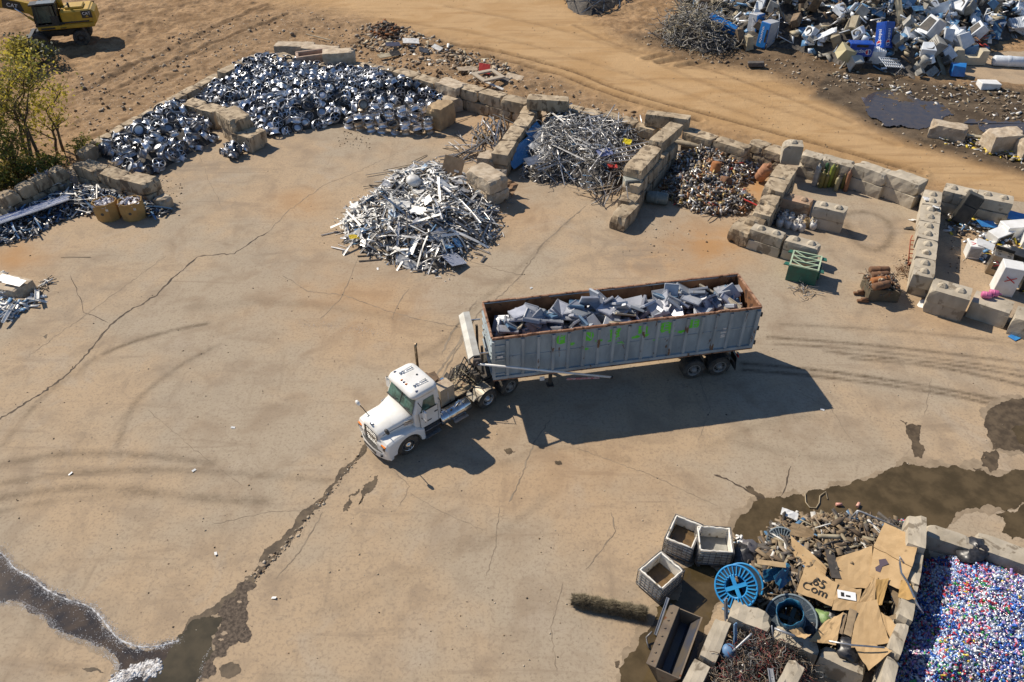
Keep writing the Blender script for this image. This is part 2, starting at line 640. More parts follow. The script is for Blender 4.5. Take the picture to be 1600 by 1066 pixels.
def ground_mat():
    m = bpy.data.materials.new('yard_surface')
    m.use_nodes = True
    nt = m.node_tree
    N, L = nt.nodes, nt.links
    b = N['Principled BSDF']
    geo = N.new('ShaderNodeNewGeometry')

    def attr(nm):
        a = N.new('ShaderNodeAttribute')
        a.attribute_name = nm
        s = N.new('ShaderNodeSeparateColor')
        L.new(a.outputs['Color'], s.inputs[0])
        return s.outputs[0], s.outputs[1], s.outputs[2], a.outputs['Alpha']
    dirt, road, mud, berm = attr('zones')
    trk, org, stn, pad = attr('marks')

    def noise(s, d=6, w=0.0, r=.6, st=None):
        t = N.new('ShaderNodeTexNoise')
        t.inputs['Scale'].default_value = s
        t.inputs['Detail'].default_value = d
        t.inputs['Roughness'].default_value = r
        t.inputs['Distortion'].default_value = w
        if st:
            mp = N.new('ShaderNodeMapping')
            mp.inputs[3].default_value = st[:3]
            mp.inputs[2].default_value = (0, 0, st[3])
            L.new(geo.outputs['Position'], mp.inputs[0])
            L.new(mp.outputs[0], t.inputs['Vector'])
        else:
            L.new(geo.outputs['Position'], t.inputs['Vector'])
        return t.outputs['Fac']

    def rmp(f, a, c, lo=0.0, hi=1.0):
        r = N.new('ShaderNodeMapRange')
        for i, q in enumerate((a, c, lo, hi)):
            r.inputs[i + 1].default_value = q
        r.interpolation_type = 'SMOOTHSTEP'
        L.new(f, r.inputs[0])
        return r.outputs[0]

    def mth(op, a, c):
        x = N.new('ShaderNodeMath')
        x.operation = op
        x.use_clamp = op != 'SUBTRACT'
        for i, q in enumerate((a, c)):
            if isinstance(q, (int, float)):
                x.inputs[i].default_value = q
            else:
                L.new(q, x.inputs[i])
        return x.outputs[0]

    def mix(f, a, c, mode='MIX'):
        x = N.new('ShaderNodeMix')
        x.data_type = 'RGBA'
        x.blend_type = mode
        if isinstance(f, (int, float)):
            x.inputs[0].default_value = f
        else:
            L.new(f, x.inputs[0])
        for i, q in ((6, a), (7, c)):
            if isinstance(q, tuple):
                x.inputs[i].default_value = (*q, 1)
            else:
                L.new(q, x.inputs[i])
        return x.outputs[2]
    # weathered concrete: tan dust over grey, fine grain, scuffs
    big = noise(.11, 4)
    mid = noise(.55, 7, .6)
    fine = noise(9, 5)
    grain = noise(45, 3)
    c = mix(rmp(big, .42, .58), (.408, .302, .196), (.358, .294, .216))
    c = mix(mth('MULTIPLY', rmp(mid, .45, .70), .75), c, (.265, .200, .138))
    c = mix(mth('MULTIPLY', rmp(noise(.3, 6, 1.2), .52, .70), .55), c, (.385, .32, .245))
    scuff = noise(1.0, 6, .8, .62, (.16, 1.5, 1, .25))
    c = mix(mth('MULTIPLY', rmp(scuff, .55, .72), .5), c, (.22, .165, .115))
    scuff2 = noise(1.0, 6, .5, .62, (1.4, .18, 1, -.5))
    c = mix(mth('MULTIPLY', rmp(scuff2, .57, .72), .42), c, (.235, .18, .125))
    c = mix(mth('MULTIPLY', rmp(fine, .50, .68), .6), c, (.215, .165, .118))
    c = mix(mth('MULTIPLY', rmp(noise(3.6, 9, 1.4, .72), .50, .66), .55), c, (.245, .19, .138))
    spots = noise(3.2, 4, .4)
    c = mix(mth('MULTIPLY', rmp(spots, .66, .76), mth('MULTIPLY', rmp(mid, .4, .6), .55)), c, (.17, .128, .09))
    c = mix(mth('MULTIPLY', rmp(noise(1.7, 8, 2.2, .68), .60, .72), .55), c, (.19, .145, .10))
    c = mix(mth('MULTIPLY', rmp(grain, .4, .75), .22), c, (.45, .37, .28))
    c = mix(mth('MULTIPLY', org, rmp(mid, .3, .6, .5, 1)), c, (.40, .215, .085))
    c = mix(mth('MULTIPLY', stn, rmp(noise(.8, 5, 1), .35, .6)), c, (.20, .17, .14))
    # dirt: red-brown, stony
    dn = noise(.5, 8, .5)
    d = mix(rmp(dn, .36, .64), (.245, .148, .072), (.40, .258, .138))
    d = mix(mth('MULTIPLY', rmp(noise(2.3, 10, .8, .74), .50, .62), .75), d, (.15, .095, .052))
    d = mix(mth('MULTIPLY', rmp(noise(1.0, 9, 1.0, .7, (1.6, .28, 1, -.75)), .52, .64), .6), d, (.17, .11, .062))
    d = mix(mth('MULTIPLY', rmp(noise(9, 8, .3, .75), .50, .60), .45), d, (.19, .125, .072))
    d = mix(mth('MULTIPLY', rmp(noise(5.5, 6, .2), .60, .70), .65), d, (.44, .36, .27))
    rd = mix(rmp(noise(.35, 6, .8, .6, (.45, 1, 1, -.35)), .38, .62), (.40, .25, .118), (.455, .30, .155))
    rd = mix(mth('MULTIPLY', rmp(noise(1.0, 6, .6, .6, (.12, 1.3, 1, -.35)), .50, .68), .45), rd, (.27, .165, .08))
    rd = mix(mth('MULTIPLY', rmp(noise(7, 5), .60, .70), .3), rd, (.20, .125, .065))
    d = mix(road, d, rd)
    d = mix(mth('MULTIPLY', berm, .30), d, (.22, .15, .09))
    d = mix(mth('MULTIPLY', rmp(noise(6, 4), .62, .68), mth('MULTIPLY', berm, .9)), d, (.50, .42, .33))
    mm = mix(rmp(noise(.6, 7, .7), .4, .6), (.05, .038, .027), (.105, .08, .055))
    d = mix(mth('MULTIPLY', mud, .92), d, mm)
    edge = rmp(mth('ADD', dirt, mth('MULTIPLY', mth('SUBTRACT', noise(1.2, 5), .5), .9)), .40, .60)
    c = mix(edge, c, d)
    tk = mth('MULTIPLY', trk, rmp(noise(5, 5), .25, .55, .4, 1))
    c = mix(tk, c, mix(edge, (.105, .078, .052), (.12, .072, .036)))
    L.new(c, b.inputs['Base Color'])
    b.inputs['Roughness'].default_value = .92
    b.inputs['Specular IOR Level'].default_value = .2
    bn = N.new('ShaderNodeBump')
    bn.inputs['Distance'].default_value = .05
    L.new(rmp(edge, 0, 1, .22, 1.0), bn.inputs['Strength'])
    L.new(mth('ADD', mth('MULTIPLY', noise(4, 10, .3, .72), .8), mth('MULTIPLY', noise(22, 6, 0, .7), .5)), bn.inputs['Height'])
    L.new(bn.outputs[0], b.inputs['Normal'])
    return m


make_ground()


def ragged(poly, it=4, amp=.16, seed=0):
    """closed outline with a broken edge"""
    r = random.Random(seed)
    for k in range(it):
        q = []
        n = len(poly)
        for i in range(n):
            a, b = poly[i], poly[(i + 1) % n]
            l = math.hypot(b[0] - a[0], b[1] - a[1])
            q.append(a)
            if l > 1.2:
                o = r.uniform(-amp, amp) * l
                q.append(((a[0] + b[0]) / 2 - (b[1] - a[1]) / l * o, (a[1] + b[1]) / 2 + (b[0] - a[0]) / l * o))
        poly = q
    return poly


def sheet(name, polys, m, z, it=6, amp=.20, seed=0):
    mb = MB()
    for k, p in enumerate(polys):
        pts = [P(x, y, 0) for x, y in ragged(p, it, amp, seed + k)]
        mb.add([(q.x, q.y, z) for q in pts], [tuple(range(len(pts)))])
    o = mb.build(name, m)
    if len(o.data.polygons) and o.data.polygons[0].normal.z < 0:
        o.data.flip_normals()
    return tag(o, kind='structure')


mud_water = mat('muddy_water', (.060, .043, .020), (.105, .075, .038), 1.2, rough=.10, bump=.03, bscale=3, spec=.4)
grey_water = mat('grey_water', (.030, .026, .024), (.075, .055, .038), 1.5, rough=.06, bump=.02, bscale=3)
green_water = mat('green_water', (.045, .038, .022), (.085, .068, .04), .8, rough=.06, bump=.02, bscale=3)
wet_dirt = mat('wet_concrete', (.062, .045, .029), (.12, .088, .056), 2.5, rough=.65, spec=.25, bump=.2, bscale=12)
damp_grit = mat('damp_grit', (.055, .043, .034), (.14, .108, .082), 9, rough=.85, spec=.2, bump=.6, bscale=25)
crack_mat = mat('crack_dark', (.045, .033, .024), (.11, .08, .055), 3, rough=.9)
seam_mat = mat('seam_dust', (.175, .135, .095), (.27, .215, .155), 1.5, rough=.9)

damp = mat('damp_concrete', (.225, .170, .112), (.30, .23, .155), 3, rough=.85)
# the damp margin around the water
sheet('damp_margin', [[(1132, 832), (1166, 790), (1172, 776), (1220, 768), (1258, 770), (1300, 752), (1362, 740), (1400, 722), (1414, 714), (1475, 722), (1540, 731), (1600, 735), (1660, 738),
                       (1660, 790), (1570, 800), (1520, 801), (1490, 818), (1400, 880), (1240, 930), (1130, 900)],
                      [(1530, 640), (1565, 618), (1620, 612), (1660, 605), (1660, 722), (1580, 714), (1545, 712)],
                      [(1096, 868), (1060, 895), (1045, 940), (1015, 948), (992, 990), (970, 1022), (956, 1075), (975, 1085), (1090, 1085), (1130, 940), (1132, 900)]], damp, .0042, amp=.24, seed=91)
sheet('damp_margin', [[(-40, 828), (2, 854), (26, 880), (50, 895), (82, 920), (112, 932), (145, 942), (162, 960), (180, 984), (192, 996), (222, 1006), (258, 1002), (290, 984), (316, 962), (352, 955), (352, 1000),
                       (340, 1020), (322, 1040), (318, 1085), (160, 1085), (178, 1045), (160, 1020), (128, 1008), (90, 996), (62, 968), (30, 948), (-40, 955)]], damp, .0042, amp=.24, seed=92)

sheet('puddle', [[(1144, 829), (1175, 791), (1177, 783), (1194, 780), (1220, 776), (1225, 779), (1256, 776), (1275, 765), (1300, 760), (1319, 760),
                  (1362, 747), (1372, 741), (1400, 730), (1412, 722), (1444, 730), (1475, 729), (1506, 733), (1540, 738), (1569, 741), (1660, 745), (1660, 775),
                  (1610, 782), (1560, 792), (1520, 795), (1495, 800), (1488, 815), (1460, 830), (1400, 850), (1300, 905), (1240, 925), (1160, 900), (1130, 868)],
                 [(1556, 803), (1590, 799), (1680, 790), (1680, 850), (1600, 842), (1565, 832), (1572, 818)]], mud_water, .006, seed=3)
sheet('puddle', [[(1108, 870), (1085, 880), (1060, 905), (1060, 940), (1024, 948), (1005, 990), (985, 1020), (970, 1075), (1050, 1085), (1085, 1030), (1100, 985),
                  (1125, 940), (1128, 900)]], mud_water, .0065, seed=8)
sheet('puddle', [[(1660, 612), (1600, 622), (1565, 628), (1542, 648), (1541, 680), (1550, 702), (1575, 704), (1610, 712), (1660, 716)]], wet_dirt, .0052, seed=13)
sheet('puddle', [[(1580, 672), (1600, 664), (1660, 664), (1660, 700), (1600, 696)]], mud_water, .009, seed=14)
sheet('wet_patch', [[(1415, 668), (1425, 662), (1440, 666), (1437, 678), (1436, 690), (1446, 704), (1441, 716), (1428, 714), (1425, 694), (1418, 680)],
                    [(1536, 706), (1556, 702), (1560, 726), (1548, 740), (1534, 728)], [(1405, 656), (1418, 660), (1416, 664)], [(1520, 730), (1535, 733), (1530, 738)],
                    [(787, 703), (797, 700), (806, 706), (796, 711)], [(866, 721), (875, 719), (878, 726), (868, 726)], [(62, 526), (75, 523), (72, 530)],
                    [(342, 1046), (352, 1038), (372, 1037), (377, 1046), (362, 1058), (347, 1058)], [(128, 1044), (148, 1043), (162, 1051), (140, 1050)],
                    [(960, 1035), (968, 1032), (966, 1044), (961, 1042)], [(1165, 760), (1180, 768), (1196, 781), (1186, 783), (1172, 770)]], wet_dirt, .0056, seed=21)
sheet('puddle', [[(-40, 835), (0, 862), (20, 884), (25, 892), (47, 900), (78, 925), (110, 938), (140, 947), (156, 962), (175, 988), (188, 1000), (219, 1012),
                  (250, 1009), (275, 1000), (270, 1030), (240, 1080), (170, 1085), (187, 1040), (172, 1020), (150, 1010), (134, 1000), (94, 988), (69, 962),
                  (34, 941), (0, 943), (-40, 948)]], grey_water, .006, seed=30)
sheet('puddle', [[(275, 1000), (285, 990), (312, 968), (328, 962), (347, 965), (344, 975), (330, 994), (331, 1006), (334, 1018), (316, 1037), (312, 1085), (235, 1085),
                  (250, 1040)]], green_water, .0068, seed=31)
sheet('wet_patch', [[(340, 962), (350, 940), (370, 920), (384, 908), (400, 912), (390, 940), (386, 970), (387, 1003), (372, 1002), (354, 1024), (335, 1030), (326, 1060),
                     (310, 1066), (318, 1036), (336, 1016), (331, 1000), (346, 976)]], damp_grit, .0054, amp=.25, seed=40)
sheet('wet_patch', [[(583, 686), (573, 702), (553, 722), (534, 747), (518, 772), (502, 790), (485, 805), (466, 828), (450, 852), (431, 871), (414, 890), (398, 910), (376, 928),
                     (352, 950), (330, 962), (300, 975), (285, 990), (290, 976), (320, 955), (350, 932), (375, 915), (398, 893), (406, 872), (426, 850), (449, 829), (464, 808),
                     (490, 788), (508, 768), (525, 744), (547, 723), (562, 706), (575, 690)]], wet_dirt, .0050, amp=.16, seed=41)
sheet('wet_patch', [[(566, 766), (575, 755), (590, 742), (572, 772), (560, 790)], [(536, 800), (556, 770), (562, 764), (548, 790)]], wet_dirt, .0050, amp=.3, seed=43)
sheet('puddle', [[(1345, 154), (1372, 144), (1420, 150), (1446, 158), (1475, 166), (1490, 180), (1470, 192), (1450, 200), (1428, 201), (1400, 199), (1375, 190), (1352, 174)], [(1500, 196), (1540, 186), (1600, 192), (1660, 200), (1660, 222), (1590, 212), (1540, 208)]],
      mat('mud_pool', (.05, .045, .048), (.075, .06, .05), 2, rough=.12, bump=.02, bscale=4), .05, seed=50)
sheet('puddle', [[(1368, 142), (1385, 138), (1402, 146), (1400, 158), (1378, 152)]],
      mat('mud_pool_green', (.06, .05, .02), (.09, .07, .03), 2, rough=.15), .045, seed=51)


def cracks(name, lines, m, z, seed=0):
    """narrow broken seams in the concrete: (line, width m)"""
    r = random.Random(seed)
    mb = MB()
    for line, w in lines:
        pts = [line[0]]
        for a, b in zip(line[:-1], line[1:]):
            n = max(1, int(math.hypot(b[0] - a[0], b[1] - a[1]) / 5))
            for i in range(1, n + 1):
                j = 1.6 if i < n else 0
                pts.append((a[0] + (b[0] - a[0]) * i / n + r.uniform(-j, j), a[1] + (b[1] - a[1]) * i / n + r.uniform(-j, j) * .7))
        W = [P(*q) for q in pts]
        vs = []
        for i, p in enumerate(W):
            d = (W[min(i + 1, len(W) - 1)] - W[max(i - 1, 0)]).normalized()
            nrm = Vector((-d.y, d.x, 0)) * (w * r.uniform(.35, 1.1) * .5 * (1 if 0 < i < len(W) - 1 else .15))
            vs += [(p.x + nrm.x, p.y + nrm.y, z), (p.x - nrm.x, p.y - nrm.y, z)]
        mb.add(vs, [(2 * i + 1, 2 * i + 3, 2 * i + 2, 2 * i) for i in range(len(W) - 1)])
    return tag(mb.build(name, m), kind='structure')


cracks('pavement_crack', [
    ([(-20, 665), (0, 655), (60, 618), (105, 585), (130, 560), (150, 535), (172, 508), (200, 487), (245, 462), (265, 440), (290, 418), (309, 401)], .12),
    ([(309, 401), (340, 398), (366, 397), (390, 380), (420, 362)], .09),
    ([(170, 505), (150, 495), (130, 488), (125, 465), (110, 430)], .04), ([(1115, 742), (1135, 748), (1165, 765), (1190, 780)], .10),
    ([(1220, 776), (1228, 760), (1232, 742), (1236, 728)], .06)], crack_mat, .0045, 1)
cracks('pavement_seam', [
    ([(40, 560), (150, 480), (260, 400)], .04),
    ([(900, 700), (1010, 740), (1120, 790)], .03), ([(880, 910), (860, 980), (870, 1050)], .03), ([(330, 820), (420, 800), (500, 795)], .03), ([(230, 640), (300, 700), (380, 760)], .025),
    ([(915, 322), (880, 352), (845, 385), (815, 430), (800, 445), (775, 468), (745, 492), (715, 545), (690, 590), (668, 610)], .10),
    ([(860, 655), (835, 690), (822, 720), (815, 745), (795, 785)], .07), ([(420, 362), (450, 330), (505, 290), (560, 268), (620, 240)], .05),
    ([(560, 400), (545, 440), (530, 470), (500, 500)], .05), ([(440, 430), (480, 455), (540, 462), (600, 485), (660, 500), (720, 512)], .05),
    ([(640, 450), (625, 470), (612, 500)], .05), ([(500, 365), (520, 360), (540, 372), (532, 382)], .05),
    ([(820, 430), (790, 425), (760, 415), (720, 405)], .05), ([(1100, 560), (1095, 600), (1110, 640), (1090, 690)], .03),
    ([(780, 790), (775, 850), (760, 900)], .03), ([(955, 800), (962, 830), (940, 860), (915, 890)], .05), ([(505, 800), (470, 860), (430, 905)], .06),
    ([(580, 700), (640, 760), (625, 790)], .03), ([(1240, 610), (1300, 640), (1330, 690)], .03), ([(1455, 590), (1450, 620), (1445, 650)], .03),
    ([(360, 150), (310, 240), (330, 290), (350, 330)], .03), ([(690, 555), (705, 520), (745, 470)], .12), ([(740, 500), (700, 560), (676, 596)], .14),
    ([(640, 770), (690, 800), (760, 830)], .03), ([(1165, 530), (1120, 470), (1140, 430)], .03)], seam_mat, .0048, 2)


sheet('dry_patch', [[(x + dx * k, y + dy * k) for dx, dy in ((-5, 0), (-1, -3), (4, -2), (5, 1), (0, 3))] for x, y, k in
      ((456, 840, 1.0), (442, 856, .9), (424, 868, .8), (408, 882, 1.3), (398, 895, .9), (385, 905, .7), (360, 925, .9), (374, 941, .8), (500, 790, .7), (530, 752, .6), (350, 990, 1.2), (345, 1000, .9), (520, 770, .5))],
      mat('dry_concrete', (.37, .28, .19), (.30, .23, .16), 3, rough=.9), .0085, 3, .2, 95)


# loose stones and litter: nobody could count these
def rocks(name, pos, size, m, seed=0, flat=.6):
    """pos (n,3), size (n,): one object of small broken stones"""
    g = np.random.default_rng(seed)
    base = np.array([[0, 0, 1], [1, 0, 0], [0, 1, 0], [-1, 0, 0], [0, -1, 0], [0, 0, -1]], float)
    tri = np.array([[0, 1, 2], [0, 2, 3], [0, 3, 4], [0, 4, 1], [5, 2, 1], [5, 3, 2], [5, 4, 3], [5, 1, 4]])
    n = len(pos)
    v = base[None] * g.uniform(.55, 1.2, (n, 6, 1)) * np.stack([np.ones(n), g.uniform(.6, 1, n), g.uniform(.4, .9, n) * flat / .6], -1)[:, None, :]
    a = g.uniform(0, 6.28, n)
    c, s = np.cos(a), np.sin(a)
    x = v[..., 0] * c[:, None] - v[..., 1] * s[:, None]
    y = v[..., 0] * s[:, None] + v[..., 1] * c[:, None]
    v = np.stack([x, y, v[..., 2]], -1) * size[:, None, None] + pos[:, None, :]
    F = (tri[None] + (np.arange(n) * 6)[:, None, None]).reshape(-1, 3)
    ms = m if isinstance(m, list) else [m]
    mi = np.repeat(g.integers(0, len(ms), n), 8)
    o = np_mesh(name, v.reshape(-1, 3), F, ms, mi=mi)
    return tag(o, kind='stuff')


def in_poly(poly, n, seed=0):
    g = random.Random(seed)
    xs, ys = [p[0] for p in poly], [p[1] for p in poly]
    out = []
    while len(out) < n:
        x, y = g.uniform(min(xs), max(xs)), g.uniform(min(ys), max(ys))
        c = False
        for i in range(len(poly)):
            (x0, y0), (x1, y1) = poly[i], poly[i - 1]
            if (y0 > y) != (y1 > y) and x < (x1 - x0) * (y - y0) / (y1 - y0) + x0:
                c = not c
        if c:
            out.append((x, y))
    return out


def scatter(name, poly, n, smin, smax, m, seed, pw=3.0, flat=.6, sink=.3):
    g = np.random.default_rng(seed)
    pts = [P(x, y) for x, y in in_poly(poly, n, seed)]
    size = smin + (smax - smin) * g.uniform(0, 1, n) ** pw
    pos = np.array([(p.x, p.y, gz(p.x, p.y) + s * sink * .6) for p, s in zip(pts, size)])
    return rocks(name, pos, size, m, seed, flat)


stone_a = mat('stone_tan', (.40, .33, .24), (.26, .20, .14), 2, rough=.9)
stone_b = mat('stone_brown', (.17, .11, .065), (.28, .19, .11), 2, rough=.9)
stone_c = mat('stone_pale', (.46, .39, .30), rough=.85)
stone_d = mat('stone_dark', (.10, .075, .055), rough=.9)
scatter('gravel', BERM, 2000, .015, .24, [stone_a, stone_b, stone_a, stone_c, stone_b], 60, 4)
scatter('gravel', [(560, 40), (680, 60), (800, 100), (830, 150), (720, 130), (600, 110), (500, 75)], 1200, .03, .28, [stone_a, stone_b, stone_b, stone_c, stone_a], 61, 4)
scatter('gravel', [(0, 20), (480, 0), (350, 105), (140, 230), (100, 250), (0, 200)], 800, .015, .14, [stone_a, stone_b, stone_b, stone_b], 62, 6)
scatter('gravel', SOIL, 1000, .02, .22, [stone_b, stone_d, stone_c, stone_a], 63, 4)
scatter('gravel', MUD, 900, .02, .2, [stone_d, stone_b, stone_a, stone_c], 64, 4)
scatter('gravel', ROAD, 700, .015, .07, [stone_b, stone_a], 65, 2)
scatter('grit', [(0, 400), (300, 250), (700, 200), (1150, 400), (1600, 560), (1600, 720), (1150, 760), (900, 1060), (400, 1060), (0, 850)], 1500, .010, .055,
        [stone_d, stone_b, stone_c, stone_a, stone_d], 66, 4)
for pl, n, sd in (([(920, 370), (1020, 330), (1150, 380), (1150, 400), (1000, 410)], 90, 70), ([(740, 190), (830, 200), (790, 250), (720, 220)], 120, 71),
                  ([(525, 205), (580, 200), (580, 235), (530, 230)], 160, 72), ([(1145, 340), (1165, 350), (1180, 395), (1150, 380)], 220, 73),
                  ([(1390, 400), (1425, 395), (1420, 440), (1400, 440)], 100, 74), ([(250, 270), (290, 290), (285, 340), (245, 320)], 120, 75),
                  ([(565, 705), (575, 700), (470, 835), (400, 910), (390, 900), (450, 840)], 260, 76), ([(1480, 350), (1540, 360), (1530, 420), (1480, 430)], 150, 77)):
    scatter('grit', pl, n, .02, .10, [stone_d, stone_a, stone_b, stone_c], sd, 3)
# ------------------------------------------------------------------ concrete block walls
tan_block = mat('block_tan', (.46, .37, .255), (.30, .23, .15), 1.6, rough=.92, bump=.35, bscale=14, rnd=.14, rust=((.17, .125, .08), .42, 2.2), stretch=(1, 1, .45))
grey_block = mat('block_grey', (.47, .41, .32), (.36, .31, .235), 1.2, rough=.9, bump=.2, bscale=16, rnd=.10, rust=((.22, .18, .13), .36, 1.5), stretch=(1, 1, .5))
red_block = mat('block_rusty', (.45, .29, .19), (.33, .25, .17), 1.2, rough=.9, bump=.2, bscale=16, rust=((.25, .16, .10), .4, 1.6))
concrete_old = mat('concrete_old', (.50, .415, .31), (.34, .265, .185), 2.2, rough=.92, bump=.4, bscale=10, rnd=.12)


def block_mesh(L, W, Hh, rough=1.0, seed=0, r=.07):
    g = random.Random(seed)
    nx, ny, nz = max(3, int(L / .22)), max(3, int(W / .22)), max(3, int(Hh / .2))
    ids, vs, fs = {}, [], []
    chips = [(Vector((g.choice((-1, 1)) * L / 2, g.choice((-1, 1)) * W / 2 * g.uniform(.5, 1), Hh * g.choice((0, 1, 1)))), g.uniform(.12, .38)) for _ in range(int(1 + 4 * rough))]
    off = Vector((g.uniform(0, 90), g.uniform(0, 90), g.uniform(0, 90)))

    def vid(i, j, k):
        if (i, j, k) in ids:
            return ids[(i, j, k)]
        p = Vector(((i / nx - .5) * L, (j / ny - .5) * W, k / nz * Hh))
        q = Vector((max(-L / 2 + r, min(L / 2 - r, p.x)), max(-W / 2 + r, min(W / 2 - r, p.y)), max(r, min(Hh - r, p.z))))
        d = p - q
        if d.length > r:
            d = d.normalized() * r
        p = q + d
        for c, s in chips:
            dd = (p - c).length
            if dd < s:
                p = p + (Vector((0, 0, Hh / 2)) - c).normalized() * (s - dd) * .55 * rough
        n = mnoise.noise_vector(p * 2.1 + off) * .030 * rough + mnoise.noise_vector(p * 6.3 + off) * .017 * rough
        p = p + n
        p.z = max(0, p.z)
        ids[(i, j, k)] = len(vs)
        vs.append(p)
        return ids[(i, j, k)]
    for i in range(nx):
        for j in range(ny):
            fs.append((vid(i, j, 0), vid(i, j + 1, 0), vid(i + 1, j + 1, 0), vid(i + 1, j, 0)))
            fs.append((vid(i, j, nz), vid(i + 1, j, nz), vid(i + 1, j + 1, nz), vid(i, j + 1, nz)))
    for i in range(nx):
        for k in range(nz):
            fs.append((vid(i, 0, k), vid(i + 1, 0, k), vid(i + 1, 0, k + 1), vid(i, 0, k + 1)))
            fs.append((vid(i, ny, k), vid(i, ny, k + 1), vid(i + 1, ny, k + 1), vid(i + 1, ny, k)))
    for j in range(ny):
        for k in range(nz):
            fs.append((vid(0, j, k), vid(0, j, k + 1), vid(0, j + 1, k + 1), vid(0, j + 1, k)))
            fs.append((vid(nx, j, k), vid(nx, j + 1, k), vid(nx, j + 1, k + 1), vid(nx, j, k + 1)))
    return vs, fs


_bs = [100]


def block(c, L, W, Hh, rz, m, label, group, rough=1.0, knobs=0, name='concrete_block', tilt=(0, 0)):
    _bs[0] += 1
    vs, fs = block_mesh(L, W, Hh, rough, _bs[0], .035 if rough < .7 else .055)
    o = MB().add(vs, fs).build(name, m)
    o.location = c
    o.rotation_euler = (tilt[0], tilt[1], rz)
    tag(o, label, 'concrete block', group)
    for k in range(knobs):
        kb = MB()
        x = (k - (knobs - 1) / 2) * L * .46
        rings = []
        for s, z in ((.5, -.02), (.42, .06), (.22, .15), (.06, .18)):
            rings.append([Vector((x + .46 * s * a, .42 * s * b, Hh + z)) for a, b in ((-1, -.6), (-.6, -1), (.6, -1), (1, -.6), (1, .6), (.6, 1), (-.6, 1), (-1, .6))])
        kb.loft(rings)
        kb.build('knob', m, o)
    return o


def run(A, B, n, ztop, W, courses, ch, m, where, group, rough=1.0, knobs=0, side=1, kind='weathered tan', order='from the left', gap=.04, jit=.05,
        cut=None, start=0, of=None):
    """blocks side by side whose top edge runs from pixel A to pixel B of the survey photograph; side=1 puts the body beyond that edge"""
    a, b = P(*A, ztop), P(*B, ztop)
    d = (b - a)
    d.z = 0
    Lt = d.length
    d.normalize()
    nrm = Vector((-d.y, d.x, 0)) * side
    rz = math.atan2(d.y, d.x)
    g = random.Random(int(A[0] * 7 + B[1]))
    for c in range(courses):
        cw = ['bottom', 'top'] if courses == 2 else (['bottom', 'middle', 'top'] if courses == 3 else [''])
        off = (.5 if (courses - 1 - c) % 2 and n > 1 else 0.0)
        cuts = [0.0] + [Lt * (i + off + g.uniform(-.08, .08)) / n for i in range(0 if off else 1, n)] + [Lt]
        for i in range(len(cuts) - 1):
            L = cuts[i + 1] - cuts[i] - gap
            if L < .25:
                continue
            x = (cuts[i] + cuts[i + 1]) / 2
            top = (c == courses - 1)
            ctr = a + d * x + nrm * (W / 2 + g.uniform(-jit, jit) * (1.0 if top else .4))
            z0 = ztop - ch * (courses - c)
            pos = f'{ORD[min(i + start, 11)]} {order}, ' if (len(cuts) > 2 or of) else ''
            lab = f'{kind} concrete block, {pos}' + (f'{cw[c]} course, ' if cw[c] else '') + where
            block((ctr.x, ctr.y, max(0, z0)), L, W * g.uniform(.93, 1.04), ch - .012 + (min(0, z0) if z0 < 0 else 0), rz + g.uniform(-.03, .03) * rough,
                  m, lab, group, rough, knobs if top else 0)


GB = 'blocks of the back walls'
# left bays
run((0, 310), (105, 261), 4, 1.5, .8, 2, .75, tan_block, 'left edge wall under the tree', 'blocks of the left bay walls', 1.2)
run((110, 257), (184, 282), 2, 1.5, 1.1, 2, .75, tan_block, 'wall behind the two cardboard bins', 'blocks of the left bay walls', 1.5, gap=.02)
run((184, 279), (226, 290), 1, 1.5, 1.2, 2, .75, tan_block, 'right of the cardboard bin wall', 'blocks of the left bay walls', 1.5)
run((128, 239), (270, 158), 6, .9, .8, 1, .9, tan_block, 'low wall left of smaller wheel heap', 'blocks of the left bay walls', 1.1)
run((270, 158), (352, 114), 4, .9, .8, 1, .9, tan_block, 'low wall left of bigger wheel heap', 'blocks of the left bay walls', 1.1)
run((279, 161), (332, 177), 2, 1.3, 1.3, 1, 1.3, tan_block, 'divider between the wheel heaps', 'blocks of the wheel heap divider', 1.2, kind='low weathered')
run((336, 173), (362, 190), 1, 1.9, 1.5, 2, .95, tan_block, 'raised chunk in wheel heap divider', 'blocks of the wheel heap divider', 1.6, gap=.02)
run((360, 207), (389, 216), 1, 1.1, 1.6, 1, 1.1, tan_block, 'front end of wheel heap divider', 'blocks of the wheel heap divider', 1.5, kind='broken tan')
# back walls
run((352, 114), (411, 86), 2, 1.6, .95, 2, .8, tan_block, 'wall at far left wheel corner', GB, 1.1)
run((421, 87), (451, 97), 1, 1.5, 1.3, 2, .75, tan_block, 'at far left corner of wheel bay', GB, 1.2, kind='mossy tan')
run((452, 99), (512, 103), 2, 1.5, 1.2, 2, .75, tan_block, 'under the broken slabs', GB, 1.2)
run((512, 98), (612, 111), 3, 1.5, 1.0, 2, .75, tan_block, 'wall behind bigger wheel heap', GB, 1.1)
run((612, 111), (676, 131), 2, 1.5, 1.1, 2, .75, tan_block, 'back wall above wheel heap end', GB, 1.1)
run((678, 127), (712, 139), 1, 1.7, 1.3, 2, .85, concrete_old, 'chunk where back wall steps forward', GB, 1.6, kind='pale crumbling')
run((710, 136), (820, 163), 3, 1.6, 1.1, 2, .8, tan_block, 'wall behind the thin metal bars', GB, 1.0)
run((852, 165), (935, 182), 3, 1.5, 1.1, 2, .75, tan_block, 'wall behind the ladder heap', GB, 1.0)
run((937, 180), (1021, 204), 3, 1.5, 1.1, 2, .75, tan_block, 'wall right behind ladder heap', GB, 1.2)
run((1066, 205), (1165, 235), 2, 1.6, 1.0, 3, .55, tan_block, 'wall behind the small-parts heap', GB, .9)
